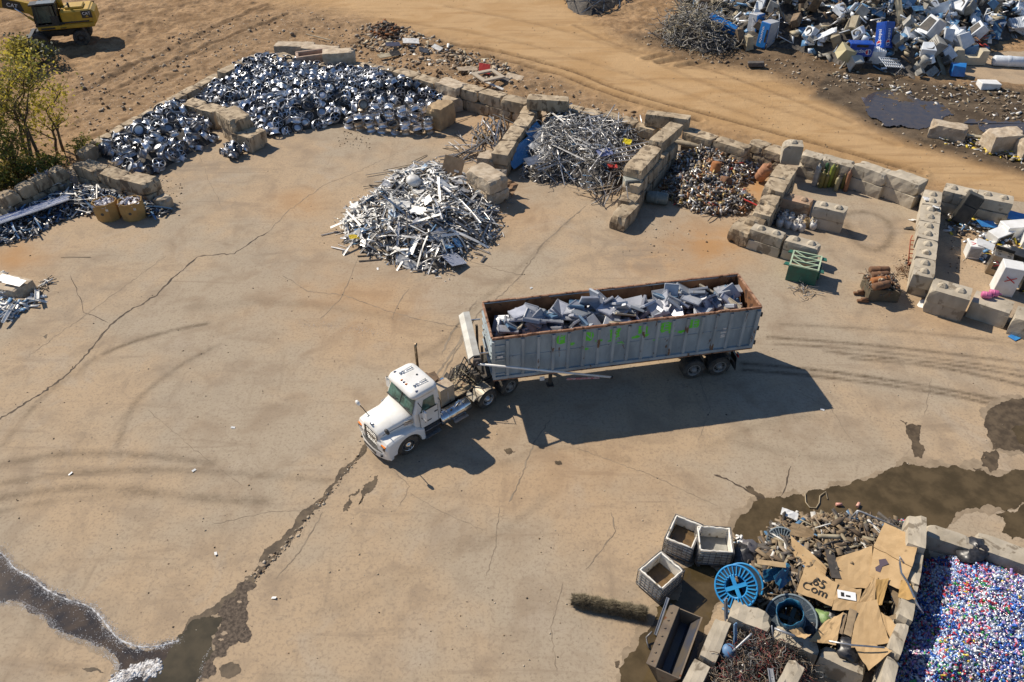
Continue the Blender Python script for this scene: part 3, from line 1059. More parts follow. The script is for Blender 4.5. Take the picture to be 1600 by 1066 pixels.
run((1166, 222), (1222, 243), 2, 1.6, 1.1, 3, .55, tan_block, 'wall right behind small-parts heap', GB, 1.1)
run((1250, 240), (1283, 250), 1, 1.5, .95, 2, .75, grey_block, 'in the shade right of corner pillar', GB, .9, kind='dark grey')
run((1281, 248), (1333, 262), 1, 1.5, .95, 2, .75, grey_block, 'wall just behind the gas cylinders', GB, 1.1, kind='pale grey')
run((1332, 257), (1385, 275), 1, 1.6, 1.0, 2, .8, grey_block, 'wall right of the gas cylinders', GB, 1.1, kind='pale stained')
run((1384, 270), (1438, 290), 1, 1.6, 1.1, 2, .8, grey_block, 'right end beside the knobbed wall', GB, 1.3, kind='pale chipped')
block(P(856, 170, 1.52).to_tuple()[:2] + (1.52,), 2.9, .95, .8, math.radians(-9), tan_block, 'single long tan block lying on top of the back wall by the ladder heap', 'loose blocks on the walls', .9)
_p = P(1043, 201, 1.52)
block((_p.x, _p.y + .3, 1.52), 2.9, .8, .85, math.radians(-18), tan_block, 'long tan block across the wall behind the ladder heap divider', 'loose blocks on the walls', .9)
_p = P(1240, 244, 1.9)
block((_p.x, _p.y + .5, 1.3), 1.15, 1.0, 1.25, math.radians(-12), grey_block, 'tall rounded pillar block with a knob at the corner left of the gas cylinders', 'loose blocks on the walls', .8, 1)
# dividers, front to back
run((793, 243), (849, 160), 4, 1.5, 1.1, 2, .75, tan_block, 'divider left of the ladder heap', 'blocks of the ladder bay dividers', 1.0, order='from the front')
run((726, 262), (764, 286), 1, 1.7, 1.5, 2, .85, concrete_old, 'stack beside the brown board', 'blocks of the ladder bay dividers', 1.7, kind='crumbling pale')
run((744, 245), (770, 249), 1, 1.2, 1.2, 1, 1.2, concrete_old, 'boulder behind the brown board stack', 'blocks of the ladder bay dividers', 1.8, kind='broken pale')
run((1000, 292), (1061, 222), 4, 1.6, 1.1, 2, .8, tan_block, 'divider right of the ladder heap', 'blocks of the ladder bay dividers', 1.1, order='from the front')
run((1036, 224), (1068, 194), 1, 2.35, .95, 1, .75, tan_block, 'raised on the divider right of ladders', 'loose blocks on the walls', .9, kind='tilted tan')
run((1002, 268), (1036, 230), 1, 2.3, 1.1, 1, .7, tan_block, 'sitting on the divider right of ladders', 'loose blocks on the walls', 1.1, kind='flat tan')
run((992, 318), (1009, 296), 1, 1.1, 1.0, 1, 1.1, tan_block, 'near end of ladder divider', 'blocks of the ladder bay dividers', 1.2, kind='low tan')
run((974, 342), (1000, 318), 1, .9, .9, 1, .9, tan_block, 'front tip of ladder divider', 'blocks of the ladder bay dividers', 1.2, kind='small chipped')
run((1224, 301), (1249, 262), 2, 1.75, 1.25, 2, .87, tan_block, 'divider right of small-parts heap', 'blocks of the cylinder bay', 1.0, order='from the front')
run((1203, 338), (1222, 306), 2, 1.55, 1.05, 2, .77, tan_block, 'divider left of the white tanks', 'blocks of the cylinder bay', 1.3, order='from the front')
run((1192, 350), (1204, 336), 1, 1.3, 1.1, 2, .65, tan_block, 'step in the tank bay divider', 'blocks of the cylinder bay', 1.2)
run((1169, 367), (1193, 349), 1, .95, 1.2, 1, .95, tan_block, 'lowest step of tank bay divider', 'blocks of the cylinder bay', 1.4)
GK = 'knobbed blocks of the cylinder bay'
run((1218, 308), (1268, 320), 1, 1.25, .85, 2, .62, red_block, 'behind the white gas tanks', GK, .7, 2, kind='reddish stained')
run((1271, 321), (1323, 333), 1, 1.4, .85, 2, .7, grey_block, 'standing free right of the tanks', GK, .7, 2, kind='knobbed grey')
run((1171, 358), (1223, 374), 1, 1.2, .85, 2, .6, grey_block, 'in front of the white tanks', GK, .6, 2, kind='knobbed grey')
run((1225, 375), (1279, 391), 1, 1.15, .85, 2, .57, grey_block, 'behind the green frame', GK, .8, 2, kind='knobbed grey')
# right column of knobbed blocks, and the row in front
run((1426, 428), (1443, 295), 5, 1.5, 1.02, 1, .75, grey_block, 'right-hand wall facing the hand truck', 'blocks of the knobbed column', .5, 2, side=-1, kind='knobbed grey', order='from the front')
run((1424, 440), (1443, 296), 4, .75, .98, 1, .75, grey_block, 'lower course of right-hand knobbed wall', 'blocks of the knobbed column', .5, 0, side=-1, kind='plain grey', order='from the front')
run((1453, 451), (1517, 469), 1, 1.4, 1.2, 2, .7, grey_block, 'front right row, nearest the knobbed wall', 'blocks of the front right row', .5, 2, kind='knobbed grey')
run((1517, 472), (1580, 492), 1, .95, 1.25, 1, .95, grey_block, 'carrying two pink cylinders', 'blocks of the front right row', .5, kind='plain grey')
run((1583, 495), (1640, 514), 1, 1.0, 1.2, 1, 1.0, grey_block, 'cut off by right picture edge', 'blocks of the front right row', .6, kind='plain grey')
run((1473, 297), (1526, 310), 1, 1.4, 1.15, 2, .7, grey_block, 'behind the black refrigerator', 'blocks behind the fridges', .7, 2, kind='knobbed grey')
run((1527, 308), (1585, 320), 1, 1.4, 1.15, 2, .7, grey_block, 'right of the black refrigerator', 'blocks behind the fridges', .7, 2, kind='knobbed grey')
# loose blocks in the mud, upper right
for (x, y, L, W, Hh, a, lab) in ((1477, 215, 2.3, 1.15, 1.0, -28, 'pale pitted concrete block lying in litter, left of three by the mud'),
                                 (1562, 232, 2.4, 1.4, 1.3, 8, 'pale broken concrete block with a notch, middle of three by the mud'),
                                 (1612, 245, 2.2, 1.2, 1.1, 2, 'grey concrete block at the right picture edge by the mud')):
    _p = P(x, y)
    block((_p.x, _p.y, gz(_p.x, _p.y) - .03), L, W, Hh, math.radians(a), concrete_old, lab, 'loose blocks by the mud', 1.5)
# lower left slab and chunks at the wall ends
_p = P(12, 462)
block((_p.x, _p.y + .35, 0), 2.3, 1.2, .62, math.radians(-18), concrete_old, 'low grey slab block under white sheet scrap at the left edge', 'loose blocks on the left', 1.0)
for (x, y, L, W, Hh, a, lab) in ((236, 305, 1.0, .8, .8, 20, 'broken concrete lump at the end of the cardboard bin wall'),
                                 (257, 324, .9, .8, .7, -30, 'smaller broken concrete lump on scrap right of the cardboard bins'),
                                 (400, 228, 1.0, 1.0, .6, 10, 'low broken concrete lump in front of the wheel heap divider'),
                                 (690, 196, 1.9, 1.2, 1.6, 60, 'yellowish square concrete block at the right end of wheel stacks'),
                                 (706, 172, 1.3, 1.2, 1.0, 30, 'rough concrete chunk between wheel stacks and back wall')):
    _p = P(x, y)
    block((_p.x, _p.y, 0), L, W, Hh, math.radians(a), concrete_old if x != 690 else mat('block_yellow', (.42, .30, .17), (.30, .21, .12), 1.5, rough=.9, bump=.3),
          lab, 'concrete lumps by the heaps', 1.7)
# slabs and trough lying on the back wall
pink_slab = mat('slab_pink', (.42, .30, .23), (.33, .24, .18), 3, rough=.9, bump=.3)
for (x, y, z, L, W, Hh, a, m, lab) in ((462, 78, 1.0, 3.2, 1.2, .5, -4, concrete_old, 'long broken slab lying behind the wall, far left of wheel bay'),
                                       (500, 82, 1.1, 3.2, 1.1, .45, -12, concrete_old, 'thin broken slab behind the pink trough on the back wall'),
                                       (531, 95, 1.5, 2.5, 1.2, .8, 8, concrete_old, 'short pale block on the wall right of the pink trough')):
    _p = P(x, y, z)
    block((_p.x, _p.y, z - .3), L, W, Hh + .3, math.radians(a), m, lab, 'broken slabs on the back wall', 1.3, name='broken_slab')
_t = MB()
_t.cbox((0, 0, .1), (2.6, 1.2, .2), .04)
for sy in (-1, 1):
    _t.cbox((0, sy * .48, .35), (2.6, .24, .34), .05)
_t.cbox((-1.18, 0, .35), (.24, .74, .34), .05)
_t.cbox((1.18, 0, .35), (.24, .74, .34), .05)
_o = _t.build('concrete_trough', pink_slab)
_o.location = P(490, 92, 1.5)
_o.rotation_euler = (.08, -.05, math.radians(14))
tag(_o, 'pinkish concrete trough lying tilted on top of the back wall', 'trough')
# bottom right bays
GN = 'blocks of the bottle and cable bays'
run((1415, 848), (1417, 797), 1, 1.9, .62, 2, .95, grey_block, 'upright end of the can bay wall', GN, .8, kind='tall grey', side=-1, order='')
run((1447, 838), (1524, 862), 1, 1.3, .62, 2, .65, grey_block, 'nearer the pillar, behind the cans', GN, .9, kind='long rounded')
run((1524, 852), (1640, 895), 1, 1.3, .75, 2, .65, grey_block, 'farther right, behind the cans', GN, .9, kind='long rounded')
run((1370, 1066), (1402, 966), 2, 1.6, .42, 2, .8, grey_block, 'low wall left of the cans', GN, .8, side=-1, kind='plain grey', order='from the front')
run((1403, 962), (1420, 852), 2, 1.6, .45, 2, .8, grey_block, 'wall between cardboard and cans', GN, .8, side=-1, kind='plain grey', order='from the front')
run((1117, 1036), (1143, 971), 1, .8, .52, 1, .8, grey_block, 'left wall of the cable bay', GN, .7, side=1, kind='pale flat', order='')
run((1085, 1100), (1112, 1040), 1, .75, .55, 1, .75, grey_block, 'cut by bottom edge at cable bay', GN, .7, side=1, kind='pale flat', order='')
run((1137, 963), (1203, 990), 1, .95, .75, 1, .95, grey_block, 'under the blue cable reel', GN, .8, kind='pale flat')
run((1207, 994), (1355, 1056), 2, .95, .5, 1, .95, grey_block, 'wall between cables and cardboard', GN, .7, kind='pale long')
run((1240, 1084), (1262, 1040), 1, 1.3, .5, 1, 1.3, grey_block, 'sloped end at the bottom edge', GN, .9, kind='tilted pale')
# ------------------------------------------------------------------ tractor and scrap trailer
white_paint = mat('white_paint', (.80, .79, .76), (.70, .68, .63), 1.6, rough=.26, coat=.4, contrast=(.35, .7), rust=((.50, .44, .36), .16, 2.2))
chrome = mat('chrome', (.75, .76, .78), (.5, .5, .5), 3, rough=.16, metal=1.0)
alu = mat('brushed_metal', (.62, .63, .65), (.42, .42, .42), 5, rough=.38, metal=.9)
black_rubber = mat('tyre_rubber', (.045, .042, .038), (.11, .092, .07), 5, rough=.85, bump=.2)
dusty_rim = mat('dusty_rim', (.32, .30, .27), (.20, .18, .16), 6, rough=.6, metal=.3)
black_plastic = mat('black_plastic', (.025, .025, .027), (.05, .047, .042), 6, rough=.5)
chassis_mat = mat('chassis_grime', (.035, .033, .032), (.10, .08, .06), 4, rough=.8)
glass_dark = mat('cab_glass', (.10, .20, .165), (.03, .06, .05), 2, rough=.05, spec=.7)  # light teal tone stands in for reflections on the panes, put into the colour
amber = mat('amber_lens', (.75, .22, .03), rough=.2)
red_lens = mat('red_lens', (.55, .03, .03), rough=.25)
clear_lens = mat('clear_lens', (.55, .57, .6), (.25, .25, .26), 12, rough=.15)
tan_metal = mat('tan_box_metal', (.45, .36, .25), (.36, .28, .2), 3, rough=.6, rust=(RUST, .25, 4))
dirty_deck = mat('deck_plate', (.42, .33, .20), (.24, .18, .12), 5, rough=.7, rust=(RUST, .3, 5))
hose_mat = mat('hose_black', (.02, .02, .02), rough=.5)
cream_hose = mat('hose_cream', (.45, .38, .24), rough=.6)

TS, TH = .93, math.radians(-139.38)
_left = Vector((-math.sin(TH), math.cos(TH), 0))
TO = P(641, 709) - _left * 1.1 * TS
truck = thing('semi_truck', 'white day cab truck with chrome tank coupled to the open scrap trailer', 'truck', TO, TH, sc=TS)


def wheel_mesh(r, w, rim_m, holes=10, dual=False):
    """(tyre, rim) builders; axis along local y, outer face at +y"""
    M_ = Matrix.Rotation(math.radians(-90), 4, 'X')
    t = MB()
    ri = r * .60
    prof = [(ri, -w / 2), (r * .86, -w / 2), (r * .97, -w / 2 + .03), (r, -w / 2 + .07), (r, w / 2 - .07), (r * .97, w / 2 - .03), (r * .86, w / 2), (ri, w / 2)]
    t.lathe(prof, M_, 36)
    for k in range(36):
        a = 2 * math.pi * k / 36
        t.box(M_ @ Vector((math.cos(a) * r, math.sin(a) * r, 0)), (.035, w * .8, .02), (Matrix.Rotation(math.radians(-90), 3, 'X') @ Matrix.Rotation(a, 3, 'Z') @ Matrix.Rotation(math.radians(90), 3, 'X')))
    k = MB()
    k.lathe([(ri + .005, w / 2 - .01), (ri - .03, w / 2 + .005), (ri - .05, w / 2 - .03), (r * .50, w / 2 - (.12 if dual else .05)), (r * .26, w / 2 - (.10 if dual else -.01)), (r * .22, w / 2 + .03), (r * .12, w / 2 + .06), (.001, w / 2 + .07)], M_, 30)
    k.lathe([(ri, -w / 2), (.001, -w / 2 + .02)], M_, 24)
    for i in range(holes):
        a = 2 * math.pi * i / holes
        k.cyl(M_ @ Vector((math.cos(a) * r * .40, math.sin(a) * r * .40, w / 2 - (.125 if dual else .055))), M_ @ Vector((math.cos(a) * r * .40, math.sin(a) * r * .40, w / 2 - (.085 if dual else .012))), .045, n=8, mi=1)
    return t, k


def put_wheel(parent, x, y, z, r, w, side, rim_m, dual=False, steer=0.0):
    t, k = wheel_mesh(r, w, rim_m, dual=dual)
    e = t.build('wheel', black_rubber, parent)
    e.location = (x, y, z)
    e.rotation_euler = (0, 0, (0 if side > 0 else math.pi) + steer)
    k.build('rim', [rim_m, black_plastic], e)
    return e


def build_truck():
    T = truck
    # frame
    b = MB()
    for s in (-1, 1):
        b.box((-2.75, s * .42, .86), (7.2, .09, .26))
    for x in (-2.2, -3.2, -3.9, -5.0, -6.1):
        b.box((x, 0, .86), (.12, .75, .2))
    for x in (-4.37, -5.70, 0):
        b.cyl((x, -.95, .52), (x, .95, .52), .10, n=10)
        b.box((x, 0, .55), (.4, .4, .35))
    b.box((-.4, 0, .95), (1.9, .9, .6))
    b.build('chassis', chassis_mat, T)
    for x, y, rim, dual, st in ((0, .94, chrome, False, math.radians(-6)), (0, -.94, chrome, False, math.radians(-6)), (-4.37, .82, alu, True, 0), (-5.70, .82, dusty_rim, True, 0),
                                (-4.37, -.82, dusty_rim, True, 0), (-5.70, -.82, dusty_rim, True, 0)):
        put_wheel(T, x, y, .52, .52, .62 if dual else .33, 1 if y > 0 else -1, rim, dual, st)
    # hood

    def sec(x, hw, zt, zb, crown=.07):
        pts = []
        for y, z in ((-1, zb), (-1, zt - .22), (-.97, zt - .10), (-.86, zt - .02), (-.5, zt + crown * .6), (0, zt + crown), (.5, zt + crown * .6), (.86, zt - .02), (.97, zt - .10), (1, zt - .22), (1, zb)):
            pts.append(Vector((x, y * hw, z)))
        return pts
    h = MB()
    h.loft([sec(1.12, .50, 1.42, .62, .03), sec(1.08, .60, 1.52, .62), sec(.9, .66, 1.60, .62), sec(.4, .74, 1.72, .7), (sec(-.1, .84, 1.84, .8)), sec(-.55, .96, 1.96, .9)], smooth=True)
    h.build('hood', white_paint, T)
    for s in (-1, 1):
        f = MB()
        arch = [(.64 * math.cos(a), .50 + .64 * math.sin(a)) for a in [math.pi * k / 14 for k in range(15)]]
        out = [(1.12, .50), (1.14, .95), (1.02, 1.20), (.6, 1.30), (0, 1.33), (-.45, 1.28), (-.85, 1.02), (-.88, .50)]
        poly_in = out + [(x, z) for x, z in arch[::-1]]

        def ring(y, k, dz):
            return [Vector((.1 + (x - .1) * k, s * y, .5 + (z - .5) * k + dz)) if i < len(out) else Vector((x, s * y, z)) for i, (x, z) in enumerate(poly_in)]
        rs = [ring(.50, 1.05, .06), ring(.80, 1.02, .02), ring(1.05, 1.0, 0), ring(1.14, .965, -.03), ring(1.17, .90, -.05)]
        if s < 0:
            rs = rs[::-1]
        f.loft(rs)
        fo = f.build('fender', white_paint, T)
        hl = MB()
        hl.cbox((1.10, s * .83, .93), (.14, .40, .20), .03)
        hlo = hl.build('headlight', black_plastic, T)
        q = MB()
        q.cbox((1.165, s * .80, .92), (.03, .24, .13), .01)
        q.build('lens', clear_lens, hlo)
        q = MB()
        q.cbox((1.06, s * .90, 1.055), (.20, .30, .05), .015)
        q.build('turn_signal', amber, hlo)
        # louvre on the hood side
        lv = MB()
        for k in range(3):
            lv.box((-.22, s * (.895), 1.52 + .09 * k), (.42, .03, .05), rot(0, 0, s * -.17))
        lv.build('side_vent', alu, T)
        # mirrors
        m = MB()
        m.cbox((-.75, s * 1.38, 2.02), (.10, .26, .55), .04)
        mo = m.build('mirror', white_paint, T)
        m2 = MB()
        m2.tube([(-.72, s * .98, 2.5), (-.70, s * 1.36, 2.42), (-.74, s * 1.36, 1.72), (-.78, s * .99, 1.62)], .018)
        m2.build('mirror_arm', black_plastic, mo)
        m = MB()
        m.lathe([(.001, -.10), (.13, -.06), (.15, 0), (.11, .05), (.001, .07)], Matrix.Translation((.98, s * 1.12, 2.02)) @ Matrix.Rotation(math.radians(100), 4, 'Y'), 14)
        mo = m.build('hood_mirror', white_paint if s < 0 else black_plastic, T)
        m2 = MB()
        m2.tube([(.80, s * .62, 1.55), (.90, s * .85, 1.86), (.96, s * 1.08, 1.99)], .02)
        m2.build('mirror_arm', black_plastic, mo)
    g = MB()
    g.cbox((1.11, 0, 1.02), (.06, .94, .74), .02)
    for k in range(6):
        g.box((1.145, 0, .74 + .11 * k), (.015, .84, .025), mi=1)
    for y in (-.46, .46):
        g.box((1.15, y, 1.02), (.03, .05, .74), mi=1)
    g.box((1.155, 0, 1.08), (.02, .55, .06), mi=1)
    g.build('grille', [black_plastic, chrome], T)
    e = MB()
    e.box((1.02, 0, 1.66), (.14, .035, .05), rot(0, .3, 0))
    e.box((1.07, 0, 1.71), (.06, .06, .07))
    e.build('hood_ornament', chrome, T)
    bp = MB()
    plan = []
    for k in range(11):
        y = -1.16 + 2.32 * k / 10
        plan.append((1.30 - .34 * abs(y / 1.16) ** 2.6, y))
    inner = [(x - .16, y * .96) for x, y in plan[::-1]]
    bp.prism(plan + inner, .28, .60)
    bp.prism([(x - .012, y * .985) for x, y in plan] + [(x, y) for x, y in inner], .604, .64, mi=1)
    bo = bp.build('bumper', [white_paint, black_plastic], T)
    q = MB()
    for s in (-1, 1):
        q.cyl((1.15, s * .78, .43), (1.235, s * .74, .43), .06, n=10)
    q.box((1.285, 0, .43), (.03, .9, .14))
    q.build('fog_light', black_plastic, bo)
    # cab

    def hring(x0, x1, hw, z, r):
        pts = []
        for cx, cy, a0 in ((x1 - r, hw - r, 0), (x0 + r, hw - r, 90), (x0 + r, -hw + r, 180), (x1 - r, -hw + r, 270)):
            for k in range(5):
                a = math.radians(a0 + k * 22.5)
                pts.append(Vector((cx + r * math.cos(a), cy + r * math.sin(a), z)))
        return pts
    c = MB()
    c.loft([hring(-1.80, -.50, 1.02, .98, .06), hring(-1.82, -.42, 1.05, 1.35, .08), hring(-1.82, -.45, 1.04, 1.95, .10), hring(-1.81, -.72, .99, 2.60, .14), hring(-1.80, -.76, .97, 2.72, .16)], smooth=False)
    c.build('cab', white_paint, T)
    r_ = MB()
    r_.loft([hring(-1.82, -.52, .985, 2.70, .26), hring(-1.83, -.46, 1.0, 2.80, .28), hring(-1.82, -.54, .98, 2.90, .28), hring(-1.76, -.66, .90, 2.97, .28), hring(-1.6, -.85, .7, 3.0, .25)], smooth=True)
    rf = r_.build('roof', white_paint, T)
    for k in range(-2, 3):
        q = MB()
        y = {-2: -.80, -1: -.17, 0: 0, 1: .17, 2: .80}[k]
        x = -.78 if abs(k) < 2 else -.86
        q.lathe([(.05, -.03), (.045, .05), (.03, .10), (.001, .12)], Matrix.Translation((x, y, 2.955)) @ Matrix.Rotation(math.radians(60), 4, 'Y'), 10)
        q.build('marker_light', amber if k % 2 else mat('marker_blue_grey', (.16, .18, .26), rough=.2), rf)
    for s in (-1, 1):
        q = MB()
        for dy in (-.06, .06):
            q.tube([(-1.0, s * .52 + dy, 3.02), (-1.55, s * .52 + dy, 3.05)], .014)
        q.lathe([(.02, 0), (.055, .12)], Matrix.Translation((-1.0, s * .52, 3.03)) @ Matrix.Rotation(math.radians(90), 4, 'Y'), 10)
        for x in (-1.05, -1.5):
            q.box((x, s * .52, 3.0), (.03, .18, .06))
        q.build('air_horn', chrome, rf)
    q = MB()
    q.box((-1.42, -.02, 3.01), (.08, .05, .05))
    q.build('aerial', black_plastic, rf)
    w = MB()
    w.add([(-.405, -.90, 1.98), (-.405, -.02, 1.98), (-.668, -.02, 2.62), (-.668, -.84, 2.62), (-.405, .02, 1.98), (-.405, .90, 1.98), (-.668, .84, 2.62), (-.668, .02, 2.62)],
          [(0, 1, 2, 3), (4, 5, 6, 7)])
    wi = w.build('windshield', glass_dark, T)
    q = MB()
    q.box((-.39, 0, 1.97), (.05, 1.86, .05))
    q.box((-.53, 0, 2.3), (.02, .035, .66), rot(0, -.39, 0))
    for y in (-.6, .25):
        q.tube([(-.38, y, 1.98), (-.44, y + .45, 2.1)], .012)
    q.build('wiper', black_plastic, wi)
    for s in (-1, 1):
        def slab(pts, t):
            a_ = [Vector((x, s * y, z)) for x, y, z in pts]
            b_ = [Vector((x, s * (y + t), z)) for x, y, z in pts]
            return [a_, b_] if s > 0 else [b_, a_]
        d = MB()
        d.loft(slab([(-.72, 1.05, 1.03), (-.66, 1.052, 1.95), (-1.62, 1.045, 1.95), (-1.62, 1.052, 1.03)], .022))
        dr = d.build('door', white_paint, T)
        q = MB()
        q.loft(slab([(-.78, 1.046, 1.97), (-.98, 1.002, 2.52), (-1.50, 1.002, 2.54), (-1.52, 1.044, 1.97)], .012))
        q.build('side_window', glass_dark, dr)
        q = MB()
        q.loft(slab([(-.74, 1.046, 1.93), (-.74, 1.048, 1.975), (-1.57, 1.046, 1.975), (-1.57, 1.046, 1.93)], .03))
        q.build('window_seal', black_plastic, dr)
        q = MB()
        q.box((-1.52, s * 1.075, 1.62), (.16, .03, .05))
        q.build('handle', black_plastic, dr)
        q = MB()
        q.tube([(-1.74, s * 1.09, 1.35), (-1.76, s * 1.12, 1.5), (-1.76, s * 1.10, 2.1), (-1.70, s * 1.06, 2.25)], .02)
        q.build('grab_bar', black_plastic, T)
        q = MB()
        q.box((-1.1, s * 1.07, 1.30), (.34, .008, .06))
        q.build('door_lettering', black_plastic, dr)
    q = MB()
    for s in (1, -1):
        for pts in ([(-.70, 1.075, 1.02), (-.64, 1.077, 1.95)], [(-1.63, 1.07, 1.95), (-1.63, 1.077, 1.02)], [(-.70, 1.076, 1.025), (-1.63, 1.076, 1.025)]):
            q.tube([Vector((x, s * y, z)) for x, y, z in pts], .009, 5)
        q.tube([Vector((.95, s * .66, 1.42)), Vector((.4, s * .745, 1.50)), Vector((-.5, s * .955, 1.70))], .010, 5)
    q.build('panel_gap', black_plastic, T)
    # near side: battery box with steps, chrome tank; far side: exhaust and tank
    for s in (1, -1):
        q = MB()
        q.cbox((-1.22, s * .86, .66), (.95, .42, .52), .03)
        q.box((-1.22, s * 1.085, .80), (.95, .10, .03), mi=1)
        q.box((-1.22, s * 1.13, .46), (.85, .20, .03), mi=1)
        q.box((-.72, s * .95, .7), (.06, .4, .62), rot(0, .3, 0), mi=0)
        q.build('step', [black_plastic, alu], T)
        q = MB()
        Mx = Matrix.Translation((-1.75, s * .86, .76)) @ Matrix.Rotation(math.radians(-90), 4, 'Y')
        q.lathe([(.001, 0), (.30, .005), (.33, .04), (.33, 1.60), (.30, 1.64), (.001, 1.645)], Mx, 26)
        for z in (.06, .30, .34, .75, 1.2):
            q.lathe([(.331, z), (.345, z + .02), (.345, z + .06), (.331, z + .08)], Mx, 26)
        tk = q.build('fuel_tank', chrome, T)
        q = MB()
        q.cyl((-2.35, s * 1.0, 1.0), (-2.35, s * 1.04, 1.13), .05, n=10)
        q.build('filler_cap', black_plastic, tk)
        q = MB()
        q.box((-2.75, s * 1.16, .42), (.75, .2, .03))
        q.box((-2.45, s * 1.05, .52), (.04, .1, .25))
        q.box((-3.05, s * 1.05, .52), (.04, .1, .25))
        q.build('tank_step', alu, tk)
    q = MB()
    q.tube([(-2.12, -1.02, .9), (-2.12, -1.02, 2.2)], .085, 14)
    q.tube([(-2.12, -1.02, 2.2), (-2.12, -1.04, 3.3), (-2.14, -1.08, 3.5), (-2.22, -1.12, 3.62)], .062, 12, 1)
    q.build('exhaust_stack', [black_plastic, mat('stack_burnt', (.35, .27, .17), (.2, .15, .1), 5, rough=.35, metal=.8)], T)
    # tan box, brown heap of planks, deck, hoses
    q = MB()
    q.cbox((-2.58, .20, 1.42), (.75, .62, .95), .02)
    q.box((-2.58, .515, 1.42), (.03, .012, .55), mi=1)
    q.build('toolbox', [tan_metal, alu], T)
    q = MB()
    q.box((-2.3, -.55, 1.85), (.55, .75, .05), rot(.05, .1, .2))
    q.box((-2.55, -.55, 1.75), (.5, .7, .05), rot(-.08, .05, -.2))
    q.box((-2.4, -.55, 1.3), (.6, .7, .75))
    q.build('cab_guard', mat('brown_board', (.16, .10, .06), (.08, .06, .04), 4, rough=.85), T)
    q = MB()
    q.box((-3.45, .0, 1.03), (1.5, .95, .04))
    q.box((-3.2, -.1, 1.10), (.6, .3, .1))
    q.box((-3.75, .2, 1.12), (.3, .25, .14))
    q.build('deck_plate', dirty_deck, T)
    q = MB()
    g_ = random.Random(5)
    for k in range(8):
        y0, y1 = g_.uniform(-.5, .5), g_.uniform(-.6, .6)
        zt = g_.uniform(1.5, 2.3)
        x0, x1 = g_.uniform(-2.6, -3.4), g_.uniform(-4.1, -5.0)
        q.tube([(x0, y0, 1.35), (x0 - .2, y0 + .1, zt - .3), ((x0 + x1) / 2, (y0 + y1) / 2 + g_.uniform(-.4, .4), zt), (x1 + .2, y1, zt - .5), (x1, y1, 1.3)], .022, 6, g_.choice((0, 0, 0, 1)))
    for k in range(5):
        y0 = -.6 + .2 * k
        q.tube([(-3.9, y0, 1.1), (-4.1, y0 + .1, 1.75), (-4.4, y0, 1.95), (-4.6, y0 + .1, 1.4)], .03, 6, 0)
    q.build('hoses', [hose_mat, cream_hose], T)
    q = MB()
    q.cbox((-5.0, 0, 1.10), (1.1, .9, .14), .03)
    q.box((-4.5, 0, 1.2), (.3, .5, .25))
    q.box((-4.3, .35, 1.35), (.25, .3, .55))
    q.build('fifth_wheel', chassis_mat, T)
    for s in (-1, 1):
        q = MB()
        pts = [(-4.37 + .62 * math.cos(a), .52 + .62 * math.sin(a)) for a in [math.radians(20 + k * 10) for k in range(11)]]
        pin = [(-4.37 + .60 * math.cos(a), .52 + .60 * math.sin(a)) for a in [math.radians(120 - k * 10) for k in range(11)]]
        q.prism(pts + pin, .52, 1.14, Matrix(((1, 0, 0, 0), (0, 0, s, 0), (0, 1, 0, 0), (0, 0, 0, 1))))
        q.cbox((-3.62, s * .82, .98), (.26, .62, .05), .015, rot(0, .75, 0))
        q.build('wheel_fender', mat('dull_fender', (.42, .38, .31), (.3, .26, .2), 5, rough=.55, metal=.4) if s > 0 else chassis_mat, T)


build_truck()

# ---- trailer: origin on the ground below the near front lower corner, x to the rear
ZT, ZB = 3.7, 1.52
_a, _b, _c = P(768.7, 529.4, ZT), P(1189.8, 479.5, ZT), P(760.5, 473.1, ZT)
TL = (_b - _a).length
TW = 2.42
TRZ = math.atan2((_b - _a).y, (_b - _a).x)
trailer = thing('scrap_trailer', 'long rusty blue-grey open top trailer full of grey metal panels', 'trailer', (_a.x, _a.y, 0), TRZ)
blue_steel = mat('trailer_paint', (.32, .39, .43), (.21, .26, .295), 1.3, rough=.6, rust=((.14, .085, .055), .20, 3.2), stretch=(1, 1, .35), bump=.12, bscale=3)
blue_rib = mat('trailer_rib', (.37, .42, .445), (.26, .30, .32), 1.6, rough=.6, rust=((.16, .09, .05), .30, 4), stretch=(1, 1, .4))
rust_rail = mat('rust_rail', (.24, .115, .065), (.36, .21, .13), 3, rough=.85, rust=((.10, .045, .025), .4, 5))
rust_in = mat('rust_inside', (.15, .065, .028), (.27, .13, .06), 1.2, rough=.9, rust=((.07, .035, .02), .36, 2))
spray_green = mat('spray_green', (.10, .58, .03), (.17, .64, .07), 5, rough=.7)


